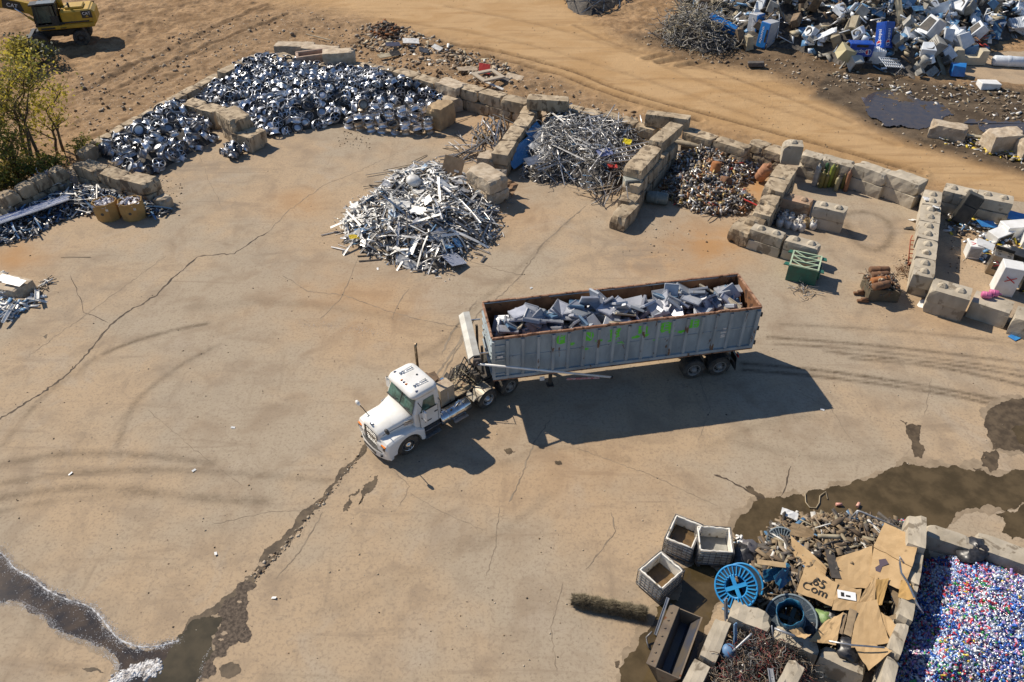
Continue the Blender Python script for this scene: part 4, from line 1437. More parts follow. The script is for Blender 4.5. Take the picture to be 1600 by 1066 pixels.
def build_trailer():
    T = trailer
    b = MB()
    hz = ZT - ZB
    zm = (ZT + ZB) / 2
    t = .05
    b.box((TL / 2, t / 2, zm), (TL, t, hz))
    b.box((TL / 2, TW - t / 2, zm), (TL, t, hz))
    b.box((t / 2, TW / 2, zm), (t, TW - 2 * t - .004, hz))
    b.box((TL / 2, TW / 2, ZB + .04), (TL - .1, TW - .1, .08))
    b.build('body', blue_steel, T)
    n = 17
    xs = [.62 + (TL - 1.25) * k / (n - 1) for k in range(n)]
    for x in xs:
        r = MB()
        jig = R.uniform(-.012, .012)
        r.prism([(-.085, 0), (-.055, -.075), (.055, -.075), (.085, 0)], ZB + .16, ZT - .14, Matrix.Translation((x + jig, -.001, 0)))
        r.build('wall_rib', blue_rib, T)
    for k, x in enumerate(xs):
        if k % 4 == 0:
            r = MB()
            r.prism([(-.085, 0), (.085, 0), (.055, .075), (-.055, .075)], ZB + .16, ZT - .14, Matrix.Translation((x, TW + .001, 0)))
            r.build('wall_rib', blue_rib, T)
    q = MB()
    ed = [0] + xs + [TL]
    for k in range(len(ed) - 1):   # weld seam across the panels, broken by the ribs, slightly stepped
        z = ZB + hz * .52 + R.uniform(-.02, .02)
        q.box(((ed[k] + ed[k + 1]) / 2, -.012, z), (ed[k + 1] - ed[k] - .17, .025, .035))
    for k in range(5):
        q.box((.30, -.02, ZB + .25 + .38 * k), (.42, .04, .07))
        q.box((-.03, TW / 2, ZB + .25 + .38 * k), (.06, TW - .1, .10))
    q.box((TL / 2, -.045, ZB + .07), (TL, .09, .16))
    q.box((.035, -.05, zm), (.13, .10, hz - .3))
    q.box((TL - .09, -.05, zm), (.17, .10, hz - .3))
    q.build('side_frame', blue_rib, T)
    q = MB()
    rr = .065
    g = random.Random(3)
    for y in (-.02, TW + .02):
        m = 24
        for k in range(m):   # a little dented
            x0, x1 = TL * k / m, TL * (k + 1) / m
            q.cbox(((x0 + x1) / 2, y + g.uniform(-.015, .015) * 1.2, ZT + g.uniform(-.012, .012)), (x1 - x0 + .01, .11, .11), .02, rot(0, g.uniform(-.02, .02), g.uniform(-.02, .02)))
    for x in (.01, TL - .01):
        q.cbox((x, TW / 2, ZT), (.10, TW - .08, .105), .02)
    q.box((TL / 2, -.06, ZB - .02), (TL, .06, .07))
    q.build('top_rail', rust_rail, T)
    q = MB()
    q.box((TL / 2, t + .006, zm), (TL - .12, .008, hz - .05))
    q.box((TL / 2, TW - t - .006, zm), (TL - .12, .008, hz - .05))
    q.box((t + .006, TW / 2, zm), (.008, TW - .14, hz - .05))
    q.box((TL - t - .012, TW / 2, zm), (.008, TW - .14, hz - .05))
    q.build('lining', rust_in, T)
    q = MB()
    q.box((TL - .028, TW / 2, zm), (.05, TW - .105, hz))
    for k in range(4):
        q.box((TL + .03, TW / 2, ZB + .2 + .55 * k), (.07, TW - .1, .12))
    q.box((TL + .03, .1, zm), (.07, .12, hz - .2))
    d = q.build('rear_door', blue_rib, T)
    q = MB()
    for z in (ZB + .3, zm, ZT - .35):
        q.cyl((TL + .04, -.08, z - .09), (TL + .04, -.08, z + .09), .05, n=8)
    q.build('hinge', chassis_mat, d)
    # chassis
    q = MB()
    for y in (.75, TW - .75):
        q.box((TL / 2 + .1, y, 1.28), (TL - .4, .12, .34))
    for k in range(9):
        q.box((.6 + k * 1.28, TW / 2, 1.36), (.1, TW - .3, .12))
    for x in XW:
        q.cyl((x, .2, .52), (x, TW - .2, .52), .07, n=10)
        q.box((x, .75, .82), (.5, .14, .5))
        q.box((x, TW - .75, .82), (.5, .14, .5))
    q.build('chassis', chassis_mat, T)
    for x in XW:
        put_wheel(T, x, .31, .51, .51, .62, -1, dusty_rim, True)
        put_wheel(T, x, TW - .31, .51, .51, .62, 1, dusty_rim, True)
    for y in (.25, TW - .25):
        q = MB()
        for x, r0, r1 in ((XW[1], 5, 150),):
            pts = [(x + .66 * math.cos(math.radians(a)), .55 + .62 * math.sin(math.radians(a))) for a in range(r0, r1 + 1, 12)]
            pin = [(px_ * 1.0 + (x - px_) * .05, z_ - .03) for px_, z_ in pts[::-1]]
            q.prism(pts + pin, -.34, .34, Matrix(((1, 0, 0, 0), (0, 0, 1, y), (0, 1, 0, 0), (0, 0, 0, 1))))
        q.build('fender', black_plastic, T)
        q = MB()
        q.box((XW[1] + .72, y, .62), (.02, .60, .78), rot(0, -.1, 0))
        mf = q.build('mud_flap', black_plastic, T)
        q = MB()
        q.box((XW[1] + .80, y - .12, .98), (.04, .2, .1))
        q.build('tail_light', red_lens, mf)
    for y in (.5, TW - .5):
        q = MB()
        q.box((2.6, y, .78), (.14, .14, .9))
        q.box((2.6, y, .32), (.3, .3, .04))
        q.build('landing_leg', chassis_mat, T)
    q = MB()
    q.box((3.9, -.1, 1.0), (1.5, .03, .10), rot(0, .16, .05))
    bar = q.build('side_guard', mat('guard_red', (.50, .08, .09), (.55, .45, .42), 9, rough=.6), T)
    q = MB()
    q.box((2.1, -.06, 1.25), (.2, .03, .2))
    q.build('placard', mat('placard_white', (.75, .74, .70), rough=.6), T)
    # lettering sheets: sprayed patches, worn paint
    g = random.Random(9)
    big = [(2.85, .34, .50), (4.0, .42, .54), (5.15, .40, .54), (6.35, .38, .48), (7.35, .42, .56), (8.62, .38, .52)]
    gl = 'FNE9EE'
    for k, (x, w, h_) in enumerate(big):
        q = MB()
        pts = []
        N_ = 26
        for i in range(N_):
            a = 2 * math.pi * i / N_
            sq = 1 / max(abs(math.cos(a)), abs(math.sin(a)))
            f = sq * g.uniform(.72, 1.0)
            pts.append((w * f * math.cos(a) * .62, h_ * f * math.sin(a) * .5))
        q.prism(pts, -.006, -.003, Matrix(((1, 0, 0, x), (0, 0, 1, 0), (0, 1, 0, 3.22), (0, 0, 0, 1))))
        po = q.build('sprayed_patch', spray_green, T)
        text_mesh(gl[k], .5, 'worn_letter', blue_steel, po, Matrix.Translation((x, -.0075, 3.22)) @ Matrix.Rotation(math.radians(90), 4, 'X'), .0012)
    for k in range(10):
        q = MB()
        x = 3.4 + k * .52 + g.uniform(-.1, .1)
        zc = 2.93 - .28 * (k % 3 == 1) - .06 * (k % 2)
        pts = []
        for i in range(18):
            a = 2 * math.pi * i / 18
            f = g.uniform(.45, 1.1)
            pts.append((.21 * f * math.cos(a), .10 * f * math.sin(a)))
        q.prism(pts, -.006, -.003, Matrix(((1, 0, 0, x), (0, 0, 1, 0), (0, 1, 0, zc), (0, 0, 0, 1))))
        q.build('sprayed_patch', spray_green, T)
    q = MB()
    for x, z, w, h_ in ((.31, 2.72, .26, .13), (10.05, 2.75, .16, .10), (10.05, 2.55, .34, .10), (10.02, 2.36, .2, .18)):
        q.box((x, -.052 if x < 1 else -.012, z), (w, .012, h_))
    q.build('sticker', mat('sticker_white', (.72, .71, .68), (.4, .4, .4), 20, rough=.6), T)
    # tarp housing across the front, its motor, and the long arm down the near side
    q = MB()
    for k in range(1):
        q.prism([(-.30, -.16), (-.30, .10), (-.10, .26), (.16, .26), (.16, .20), (-.06, .20), (-.22, .07), (-.22, -.16)], -.32, TW + .18,
                Matrix(((1, 0, 0, -.72), (0, 0, 1, 0), (0, 1, 0, 2.95), (0, 0, 0, 1))))
    q.cyl((-.66, -.28, 2.98), (-.66, TW + .14, 2.98), .13, n=12, mi=1)
    hs = q.build('tarp_housing', [mat('housing_grey', (.52, .51, .46), (.42, .40, .35), 2, rough=.45, metal=.3), black_plastic], T)
    q = MB()
    q.cbox((-.68, -.40, 2.93), (.34, .16, .36), .03)
    q.cyl((-.68, -.32, 2.95), (-.68, -.60, 2.95), .09, n=12)
    q.build('motor', mat('motor_dirt', (.14, .11, .085), (.06, .05, .05), 6, rough=.7), hs)
    for y, z in ((TW - .12, 2.95), (.12, 2.9)):
        q = MB()
        q.box((-.45, y, z), (.62, .05, .05))
        q.build('bracket', alu, hs)
    q = MB()
    for y in (.5, TW - .5):
        q.box((-.35, y, 2.2), (.10, .10, 1.5))
    q.box((-.35, TW / 2, 1.55), (.15, TW - .8, .15))
    q.build('front_post', chassis_mat, T)
    q = MB()
    q.tube([(-.68, -.56, 2.95), (4.95, -.62, 1.35)], .05, 8, r1=.045)
    q.box((4.98, -.62, 1.34), (.12, .10, .08), mi=1)
    q.build('tarp_arm', [mat('arm_pale', (.78, .77, .74), (.62, .61, .58), 2, rough=.4), black_plastic], T)


XW = (9.02, 10.22)
build_trailer()

# ---- the load: thin grey cabinets and panels
panel_m = mat('panel_grey', (.29, .31, .355), (.42, .435, .475), 1.5, rough=.42, metal=.2, rnd=.3, hue=.02, rust=((.14, .11, .08), .18, 3))
panel_b = mat('panel_blue', (.06, .13, .23), (.10, .18, .28), 2, rough=.45, rnd=.2)
panel_t = mat('panel_tan', (.36, .31, .23), (.25, .21, .15), 2, rough=.6, rnd=.2)


def panel_mesh(w, d, t, m):
    b = MB()
    b.cbox((0, 0, 0), (w, d, t), .012)
    b.box((0, 0, t / 2 + .004), (w * .84, d * .80, .008))
    for s in (-1, 1):
        b.box((s * (w / 2 - .03), 0, t / 2 + .012), (.035, d * .96, .02))
    o = b.build('metal_case', m)
    return o


def build_load():
    g = random.Random(21)
    protos = [panel_mesh(.85, .62, .09, panel_m), panel_mesh(.80, .70, .10, panel_m), panel_mesh(1.0, .52, .08, panel_m), panel_mesh(.72, .55, .15, panel_m),
              panel_mesh(.9, .65, .08, panel_b), panel_mesh(.9, .7, .06, panel_t)]
    used = set()
    labs = ['thin grey metal case in the load heaped inside the open trailer', 'squarish grey metal case in the load inside the open trailer', 'narrow grey metal case in the load inside the open trailer',
            'deep grey metal case in the load inside the open trailer', 'blue painted metal case in the load inside the open trailer', 'tan stained metal case in the load inside the open trailer']
    M4 = Matrix.Translation((_a.x, _a.y, 0)) @ Matrix.Rotation(TRZ, 4, 'Z')
    n = 250
    for k in range(n):
        u = (k + .5) / n
        x = .55 + u * (TL - 1.1) + g.uniform(-.4, .4)
        x = max(.6, min(TL - .6, x))
        lay = k % 4
        y = g.uniform(.5, TW - .5)
        if lay == 3:
            y = g.uniform(.9, TW - .5)
        z = 2.72 + .27 * lay + g.uniform(-.12, .12) + .10 * math.sin(x * 1.7)
        if x < 1.1:
            z -= .35
        i = g.choices(range(6), (30, 26, 18, 12, 9, 5))[0]
        tx = g.gauss(0, .55)
        e = Euler((tx, g.gauss(.1, .40), g.choice((0, 1.57, .7)) + g.gauss(0, .5)))
        o = protos[i] if i not in used else protos[i].copy()
        if i in used:
            COL.objects.link(o)
        used.add(i)
        o.matrix_world = M4 @ Matrix.Translation((x, y, z)) @ e.to_matrix().to_4x4()
        tag(o, labs[i], 'metal case', 'metal cases loaded in the trailer')
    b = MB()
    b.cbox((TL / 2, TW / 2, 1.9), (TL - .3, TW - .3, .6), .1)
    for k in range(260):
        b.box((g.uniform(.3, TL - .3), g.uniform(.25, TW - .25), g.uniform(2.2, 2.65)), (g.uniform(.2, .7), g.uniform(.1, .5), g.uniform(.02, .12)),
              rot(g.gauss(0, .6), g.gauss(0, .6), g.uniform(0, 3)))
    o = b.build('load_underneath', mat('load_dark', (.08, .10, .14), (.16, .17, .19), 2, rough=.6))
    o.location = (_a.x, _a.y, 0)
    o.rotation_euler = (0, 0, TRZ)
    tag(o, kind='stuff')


build_load()
# ------------------------------------------------------------------ heaps
class Mound:
    """a heap: height over a world outline given by points of the survey photograph"""

    def __init__(self, poly, h, w, z0=0.0, seed=1, bump=.25):
        self.p = [P(*q) for q in poly]
        self.q = [(v.x, v.y) for v in self.p]
        self.h, self.w, self.z0, self.seed, self.bump = h, w, z0, seed, bump
        xs, ys = [v[0] for v in self.q], [v[1] for v in self.q]
        self.bb = (min(xs), max(xs), min(ys), max(ys))

    def z(self, X, Y):
        X, Y = np.asarray(X, float), np.asarray(Y, float)
        d, i = pdist(X, Y, self.q)
        t = np.clip(np.where(i, d, 0) / self.w, 0, 1)
        return self.z0 + self.h * (t * (2 - t)) * (1 - self.bump + 2 * self.bump * fbm(X, Y, .9, 3, self.seed))

    def sample(self, n, seed=0, front=False):
        g = np.random.default_rng(seed)
        out = []
        x0, x1, y0, y1 = self.bb
        while len(out) < n:
            x, y = g.uniform(x0, x1, 400), g.uniform(y0, y1, 400)
            _, i = pdist(x, y, self.q)
            out += list(zip(x[i], y[i]))
        return out[:n]

    def base(self, name, m, res=.18, lift=-.12):
        x0, x1, y0, y1 = self.bb
        xs, ys = np.arange(x0 - .3, x1 + .3, res), np.arange(y0 - .3, y1 + .3, res)
        X, Y = np.meshgrid(xs, ys)
        _, ins = pdist(X, Y, self.q)
        Z = self.z(X, Y) + lift * ins - .05
        ny, nx = X.shape
        idx = np.arange(nx * ny).reshape(ny, nx)
        F = np.stack([idx[:-1, :-1], idx[:-1, 1:], idx[1:, 1:], idx[1:, :-1]], -1).reshape(-1, 4)
        keep = ins.ravel()[F].any(1)
        F = F[keep]
        u, inv = np.unique(F, return_inverse=True)
        V = np.stack([X.ravel(), Y.ravel(), Z.ravel()], -1)[u]
        return tag(np_mesh(name, V, inv.reshape(-1, 4), m), kind='stuff')


def bits(name, mats, items, parent=None):
    """many boxes in one stuff object; items: (centre, (sx,sy,sz), 3x3 matrix, material index)"""
    n = len(items)
    C_ = np.array([tuple(i[0]) for i in items])
    S_ = np.array([i[1] for i in items]) / 2
    R_ = np.array([[list(r) for r in i[2]] for i in items])
    u = np.array([(-1, -1, -1), (1, -1, -1), (1, 1, -1), (-1, 1, -1), (-1, -1, 1), (1, -1, 1), (1, 1, 1), (-1, 1, 1)], float)
    v = u[None] * S_[:, None, :]
    v = np.einsum('nij,nkj->nki', R_, v) + C_[:, None, :]
    q = np.array([(0, 3, 2, 1), (4, 5, 6, 7), (0, 1, 5, 4), (1, 2, 6, 5), (2, 3, 7, 6), (3, 0, 4, 7)])
    F = (q[None] + (np.arange(n) * 8)[:, None, None]).reshape(-1, 4)
    mi = np.repeat([i[3] for i in items], 6)
    return tag(np_mesh(name, v.reshape(-1, 3), F, mats, parent, mi), kind='stuff')


def rbits(name, mats, md, n, seed, lx=(.1, .5), ly=(.03, .15), lz=(.01, .05), tilt=.5, sink=.05, w=None):
    g = random.Random(seed)
    pts = md.sample(n, seed)
    zs = md.z([p[0] for p in pts], [p[1] for p in pts])
    it = []
    for (x, y), z in zip(pts, zs):
        r = rot(g.gauss(0, tilt), g.gauss(0, tilt), g.uniform(0, 6.28))
        it.append(((x, y, float(z) + g.uniform(-sink, sink * 1.6)), (g.uniform(*lx), g.uniform(*ly), g.uniform(*lz)), r,
                   g.choices(range(len(mats)), w)[0] if w else g.randrange(len(mats))))
    return bits(name, mats, it)


def spaced(md, dmin, seed):
    """points spread over a heap, none closer than dmin"""
    out, cell = [], {}
    for x, y in md.sample(6000, seed):
        k = (int(x / dmin), int(y / dmin))
        if all((x - q[0]) ** 2 + (y - q[1]) ** 2 > dmin * dmin for a in (-1, 0, 1) for b in (-1, 0, 1) for q in cell.get((k[0] + a, k[1] + b), ())):
            cell.setdefault(k, []).append((x, y))
            out.append((x, y))
    return out


def pile(md, n, protos, labels, cat, group, seed, tilt=.35, lift=.08, yaw=None, smin=.8, smax=1.2, pts=None, roll=0.0):
    """individual pieces on a heap, copies of the prototypes (each prototype is the first piece of its kind)"""
    g = random.Random(seed)
    pts = pts or md.sample(n, seed)
    zs = md.z([p[0] for p in pts], [p[1] for p in pts])
    used, out = set(), []
    for (x, y), z in zip(pts, zs):
        i = g.randrange(len(protos))
        if i in used:
            o = dup(protos[i]) if protos[i].children else protos[i].copy()
            if not protos[i].children:
                COL.objects.link(o)
        else:
            o = protos[i]
            used.add(i)
        e = 1e-1
        zx = float(md.z(x + e, y) - md.z(x - e, y)) / (2 * e)
        zy = float(md.z(x, y + e) - md.z(x, y - e)) / (2 * e)
        nrm = Vector((-max(-1.2, min(1.2, zx)), -max(-1.2, min(1.2, zy)), 1)).normalized()
        ya = g.gauss(yaw[0], yaw[1]) if yaw else g.uniform(0, 6.28)
        q = nrm.to_track_quat('Z', 'Y').to_matrix() @ rot(0, 0, ya) @ rot(g.gauss(0, tilt) + roll * g.uniform(-1, 1), g.gauss(0, tilt), 0)
        o.location = (x, y, float(z) + lift * g.uniform(.3, 1.6))
        o.rotation_euler = q.to_euler()
        s = g.uniform(smin, smax)
        o.scale = (s, s * g.uniform(.85, 1.15), s)
        tag(o, labels[i], cat, group)
        out.append(o)
    for i, p in enumerate(protos):
        if i not in used:
            for ch in list(p.children):
                bpy.data.objects.remove(ch)
            bpy.data.objects.remove(p)
    return out


def tangle(name, m, md, n, seed, r=.012, L=1.2, z=.25, pts=9, nseg=4, curl=1.0):
    g = random.Random(seed)
    mb = MB()
    ms = m if isinstance(m, list) else [m]
    sp = md.sample(n, seed)
    zs = md.z([p[0] for p in sp], [p[1] for p in sp])
    for (x, y), zz in zip(sp, zs):
        a = g.uniform(0, 6.28)
        p = Vector((x, y, float(zz) + g.uniform(-.05, z)))
        line = [p.copy()]
        el = g.gauss(0, .4)
        for k in range(pts - 1):
            a += g.gauss(0, .7) * curl
            el = el * .6 + g.gauss(0, .35)
            p = p + Vector((math.cos(a) * math.cos(el), math.sin(a) * math.cos(el), math.sin(el))) * (L / pts)
            p.z = max(p.z, .02)
            line.append(p.copy())
        mb.tube(line, r * g.uniform(.6, 1.4), nseg, g.randrange(len(ms)))
    return tag(mb.build(name, ms), kind='stuff')


# ---- bare wheels
rim_a = mat('wheel_alloy', (.72, .75, .80), (.48, .50, .55), 3, rough=.45, metal=.75, rnd=.4)
rim_b = mat('wheel_dark', (.34, .35, .37), (.18, .18, .20), 3, rough=.4, metal=.6, rnd=.5)
rim_c = mat('wheel_bright', (.78, .79, .82), (.55, .56, .6), 3, rough=.3, metal=.8, rnd=.2)
rim_d = mat('wheel_tan', (.50, .43, .34), (.32, .26, .2), 4, rough=.45, metal=.6, rnd=.3)


rim_in = mat('wheel_inside', (.15, .15, .155), (.06, .06, .065), 3, rough=.5, metal=.5, rnd=.4)


def rim_mesh(kind, m, name='bare_wheel', n=20, r=.355, w=.36):
    b = MB()
    b.lathe([(r * .96, -w / 2), (r, -w / 2 + .01), (r * .96, -w / 2 + .03), (r * .86, -w * .3), (r * .78, -.02), (r * .78, .06), (r * .88, w * .36), (r * .97, w / 2 - .03), (r, w / 2 - .01), (r * .95, w / 2)], None, n)
    b.lathe([(r * .95, w / 2), (r * .80, w * .34), (r * .72, .05), (r * .72, -.04), (r * .80, -w * .32), (r * .96, -w / 2)], None, n, 1)
    if kind == 'disc':
        b.lathe([(r * .74, w * .20), (r * .5, w * .34), (r * .22, w * .30), (.001, w * .32)], None, n)
    else:
        k = {'five': 5, 'ten': 10, 'seven': 7}[kind]
        for i in range(k):
            a = 2 * math.pi * i / k
            q = rot(0, 0, a) @ rot(0, .12, 0)
            b.box(q @ Vector((r * .48, 0, w * .34)), (r * .74, .085 if k == 5 else .045, .04), q, taper=(1, .6))
        b.lathe([(r * .2, w * .25), (r * .2, w * .36), (.001, w * .38)], None, 10)
    return b.build(name, [m, rim_in])


H1 = Mound([(150, 243), (285, 160), (332, 190), (338, 222), (300, 240), (262, 262), (228, 280), (200, 268)], 1.0, 2.6, seed=3)
H2 = Mound([(300, 172), (356, 118), (425, 100), (515, 112), (610, 122), (680, 145), (715, 160), (700, 185), (650, 182), (580, 192), (520, 196), (470, 206), (420, 216), (372, 200)], 1.2, 3.2, seed=4)
H3 = Mound([(345, 238), (360, 232), (388, 236), (385, 248), (352, 250)], .35, .8, seed=5)
WG = 'bare wheels in the heaps'
wl1 = [(rim_mesh('five', rim_a), 'silver five-spoke bare wheel in the smaller heap, left corner bay'), (rim_mesh('ten', rim_b), 'dark bare wheel in the smaller heap, left corner bay'),
       (rim_mesh('seven', rim_c), 'bright bare wheel in the smaller heap, left corner bay'), (rim_mesh('disc', rim_a), 'closed disc bare wheel in the smaller heap, left corner bay')]
pile(H1, 84, [w[0] for w in wl1], [w[1] for w in wl1], 'wheel', WG, 31, tilt=.5, lift=.26, smin=.88, smax=1.15, roll=.35, pts=spaced(H1, .47, 37)[:92])
pile(H3, 12, [rim_mesh('five', rim_c), rim_mesh('seven', rim_b)], ['bright bare wheel in the little group before the heap divider', 'dark bare wheel in the little group before the heap divider'],
     'wheel', WG, 32, tilt=.5, lift=.22, smin=.9, smax=1.1)
wl2 = [(rim_mesh('five', rim_a), 'silver five-spoke bare wheel in the bigger heap by the back wall'), (rim_mesh('ten', rim_b), 'dark bare wheel in the bigger heap by the back wall'),
       (rim_mesh('seven', rim_a), 'silver many-spoke bare wheel in the bigger heap by the back wall'), (rim_mesh('disc', rim_c), 'bright disc bare wheel in the bigger heap by the back wall')]
_s2 = sorted(spaced(H2, .44, 33), key=lambda p: p[1])
pile(H2, 0, [w[0] for w in wl2], [w[1] for w in wl2], 'wheel', WG, 34, tilt=.5, lift=.26, smin=.88, smax=1.12, pts=_s2[:146], roll=.35)
# wheels stacked flat on each other at the heap's right front
_protos = [rim_mesh('five', rim_a), rim_mesh('disc', rim_d), rim_mesh('seven', rim_c)]
_lab = ['silver bare wheel stacked flat at the right front of the bigger heap', 'tan dusty bare wheel stacked flat at the right front of the bigger heap',
        'bright bare wheel stacked flat at the right front of the bigger heap']
_n, _g, _used = 0, random.Random(8), set()
for (x, y, h) in ((546, 199, 2), (562, 202, 3), (580, 204, 3), (598, 206, 3), (617, 208, 2), (634, 209, 3), (652, 210, 2), (670, 207, 3), (570, 190, 4), (590, 192, 4), (610, 194, 4), (630, 196, 4), (650, 196, 4), (600, 182, 4), (622, 184, 4), (642, 186, 4), (662, 190, 4)):
    for k in range(h):
        i = _g.randrange(3)
        o = _protos[i] if i not in _used else _protos[i].copy()
        if i in _used:
            COL.objects.link(o)
        _used.add(i)
        p = P(x, y)
        o.location = (p.x + _g.gauss(0, .05), p.y + _g.gauss(0, .05), .19 + .35 * k)
        _tl = .12 if k < h - 1 else .5
        o.rotation_euler = (_g.gauss(0, _tl) + (math.pi if _g.random() < .5 else 0), _g.gauss(0, _tl), _g.uniform(0, 6))
        tag(o, _lab[i], 'wheel', WG)
# the rest of the heap, farther back and underneath, as one mass
def wheel_mass(name, pts, md, seed, m, lift=.25):
    g = random.Random(seed)
    b = MB()
    for (x, y) in pts:
        z = float(md.z(x, y))
        mx = Matrix.Translation((x, y, z + lift * g.uniform(.2, 1.4))) @ rot(g.gauss(0, .6), g.gauss(0, .6), 0).to_4x4()
        r, w = .335 * g.uniform(.88, 1.12), .36
        mi = g.randrange(3)
        b.lathe([(r, -w / 2), (r * .84, -w * .25), (r * .76, 0), (r * .86, w * .36), (r, w / 2), (r * .93, w / 2)], mx, 14, mi)
        b.lathe([(r * .93, w / 2), (r * .70, .03), (r * .78, -w * .32), (r, -w / 2)], mx, 14, 3)
        for i in range(5):
            q = rot(0, 0, 2 * math.pi * i / 5)
            b.box(mx @ (q @ Vector((r * .4, 0, w * .32))), (r * .8, .07, .04), mx.to_3x3() @ q, mi)
    return tag(b.build(name, m), kind='stuff')


wheel_mass('wheel_heap_rest', _s2[146:], H2, 40, [rim_a, rim_b, rim_c, rim_in])
wheel_mass('wheel_heap_bottom', H1.sample(45, 41), H1, 41, [rim_a, rim_b, rim_a, rim_in], lift=-.05)
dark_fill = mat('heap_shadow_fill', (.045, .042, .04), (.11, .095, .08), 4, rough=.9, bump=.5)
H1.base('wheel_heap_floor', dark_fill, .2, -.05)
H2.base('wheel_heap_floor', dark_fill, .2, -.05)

# ---- light scrap: strips, sheets, tubes
al_a = mat('alu_scrap', (.66, .65, .64), (.44, .43, .42), 4, rough=.42, metal=.75, rnd=.35)
al_w = mat('white_scrap', (.74, .73, .70), (.55, .53, .49), 4, rough=.45, rnd=.2)
al_g = mat('grey_scrap', (.26, .26, .27), (.16, .155, .15), 4, rough=.5, metal=.4, rnd=.4)
al_d = mat('dark_scrap', (.06, .055, .05), (.12, .10, .085), 4, rough=.7, rnd=.4)
al_b = mat('blue_scrap', (.07, .17, .32), (.12, .24, .38), 4, rough=.45, rnd=.3)
al_t = mat('tan_scrap', (.36, .28, .19), (.24, .18, .12), 4, rough=.7, rnd=.3)
al_y = mat('yellow_scrap', (.62, .45, .03), rough=.45)
al_r = mat('red_scrap', (.45, .04, .03), rough=.5)


def strip(L, w, t, m, bend=0.0, prof='flat', name='metal_strip', seed=0):
    """a bent length of sheet, channel or tube along x"""
    b = MB()
    g = random.Random(seed)
    n = 7
    if prof == 'tube':
        b.tube([(L * (i / (n - 1) - .5), bend * math.sin(math.pi * i / (n - 1)) * L, bend * .4 * L * math.sin(2 * math.pi * i / (n - 1))) for i in range(n)], w / 2, 7)
    else:
        rings = []
        for i in range(n):
            u = i / (n - 1) - .5
            x, z = L * u, bend * L * math.cos(math.pi * u)
            k = w / 2 * (1 + g.uniform(-.08, .08))
            zz = g.gauss(0, .25) * t
            if prof == 'flat':
                s = [(-k, -t / 2), (k, -t / 2), (k, t / 2), (-k, t / 2)]
            elif prof == 'angle':
                s = [(-k, 0), (k, 0), (k, t), (-k + t, t), (-k + t, w * .7), (-k, w * .7)]
            else:
                s = [(-k, w * .4), (-k, 0), (k, 0), (k, w * .4), (k - t, w * .4), (k - t, t), (-k + t, t), (-k + t, w * .4)]
            rings.append([Vector((x, y, z + q + zz)) for y, q in s])
        b.loft(rings)
    return b.build(name, m)


def sheet_piece(L, W, m, seed=0, name='metal_sheet', bend=.15, t=.015):
    b = MB()
    g = random.Random(seed)
    nx, ny = 6, 4
    f = [[bend * (math.sin(2.2 * i / nx + seed) * .5 + g.gauss(0, .12)) for j in range(ny + 1)] for i in range(nx + 1)]
    vs, fs = [], []
    for s in (0, 1):
        for i in range(nx + 1):
            for j in range(ny + 1):
                vs.append((L * (i / nx - .5), W * (j / ny - .5) * (1 - .12 * f[i][0]), f[i][j] * L * .5 + s * t))
    N = (nx + 1) * (ny + 1)
    I = lambda i, j, s: s * N + i * (ny + 1) + j
    for i in range(nx):
        for j in range(ny):
            fs.append((I(i, j, 1), I(i + 1, j, 1), I(i + 1, j + 1, 1), I(i, j + 1, 1)))
            fs.append((I(i, j, 0), I(i, j + 1, 0), I(i + 1, j + 1, 0), I(i + 1, j, 0)))
    for i in range(nx):
        fs.append((I(i, 0, 0), I(i + 1, 0, 0), I(i + 1, 0, 1), I(i, 0, 1)))
        fs.append((I(i, ny, 0), I(i, ny, 1), I(i + 1, ny, 1), I(i + 1, ny, 0)))
    for j in range(ny):
        fs.append((I(0, j, 0), I(0, j, 1), I(0, j + 1, 1), I(0, j + 1, 0)))
        fs.append((I(nx, j, 0), I(nx, j + 1, 0), I(nx, j + 1, 1), I(nx, j, 1)))
    b.add(vs, fs)
    return b.build(name, m)


# centre heap
S1 = Mound([(532, 352), (560, 318), (590, 300), (610, 280), (650, 268), (690, 262), (715, 268), (755, 296), (778, 335), (770, 378), (730, 392), (712, 408), (680, 430), (655, 418), (640, 424), (600, 404), (575, 402), (545, 380)], 1.08, 3.0, seed=7, bump=.55)
S1.base('scrap_heap_core', mat('heap_core', (.10, .09, .08), (.26, .23, .19), 5, rough=.85, bump=.6), .16, -.10)
rbits('scrap_bits', [al_a, al_w, al_g, al_d, al_t, al_b], S1, 1500, 50, (.2, 1.2), (.03, .14), (.01, .04), .3, .10, (9, 10, 6, 4, 2, 1))
CG = 'metal pieces on the centre scrap heap'
pile(S1, 230, [strip(1.9, .11, .012, al_w, .04, seed=1), strip(1.5, .09, .01, al_w, -.05, 'angle', seed=2), strip(2.2, .10, .012, al_a, .02, 'channel', seed=3),
               strip(1.3, .06, .01, al_a, .06, 'tube', seed=4), strip(.9, .13, .01, al_w, .08, seed=5), strip(1.6, .05, .01, al_d, .03, 'angle', seed=6)],
     ['flat white metal strip on the centre scrap heap', 'white angled metal strip on the centre scrap heap', 'silver channel length on the centre scrap heap', 'thin silver tube on the centre scrap heap',
      'short broad white strip on the centre scrap heap', 'dark angled strip on the centre scrap heap'], 'metal strip', CG, 51, tilt=.18, lift=.16, smin=.7, smax=1.35)
pile(S1, 60, [sheet_piece(.7, .5, al_a, 1), sheet_piece(.9, .4, al_w, 2), sheet_piece(.55, .45, al_g, 3), sheet_piece(.6, .4, al_b, 4)],
     ['crumpled silver sheet on the centre scrap heap', 'crumpled white sheet on the centre scrap heap', 'crumpled grey sheet on the centre scrap heap', 'bluish sheet on the centre scrap heap'],
     'metal sheet', CG, 52, tilt=.3, lift=.16, smin=.7, smax=1.35)


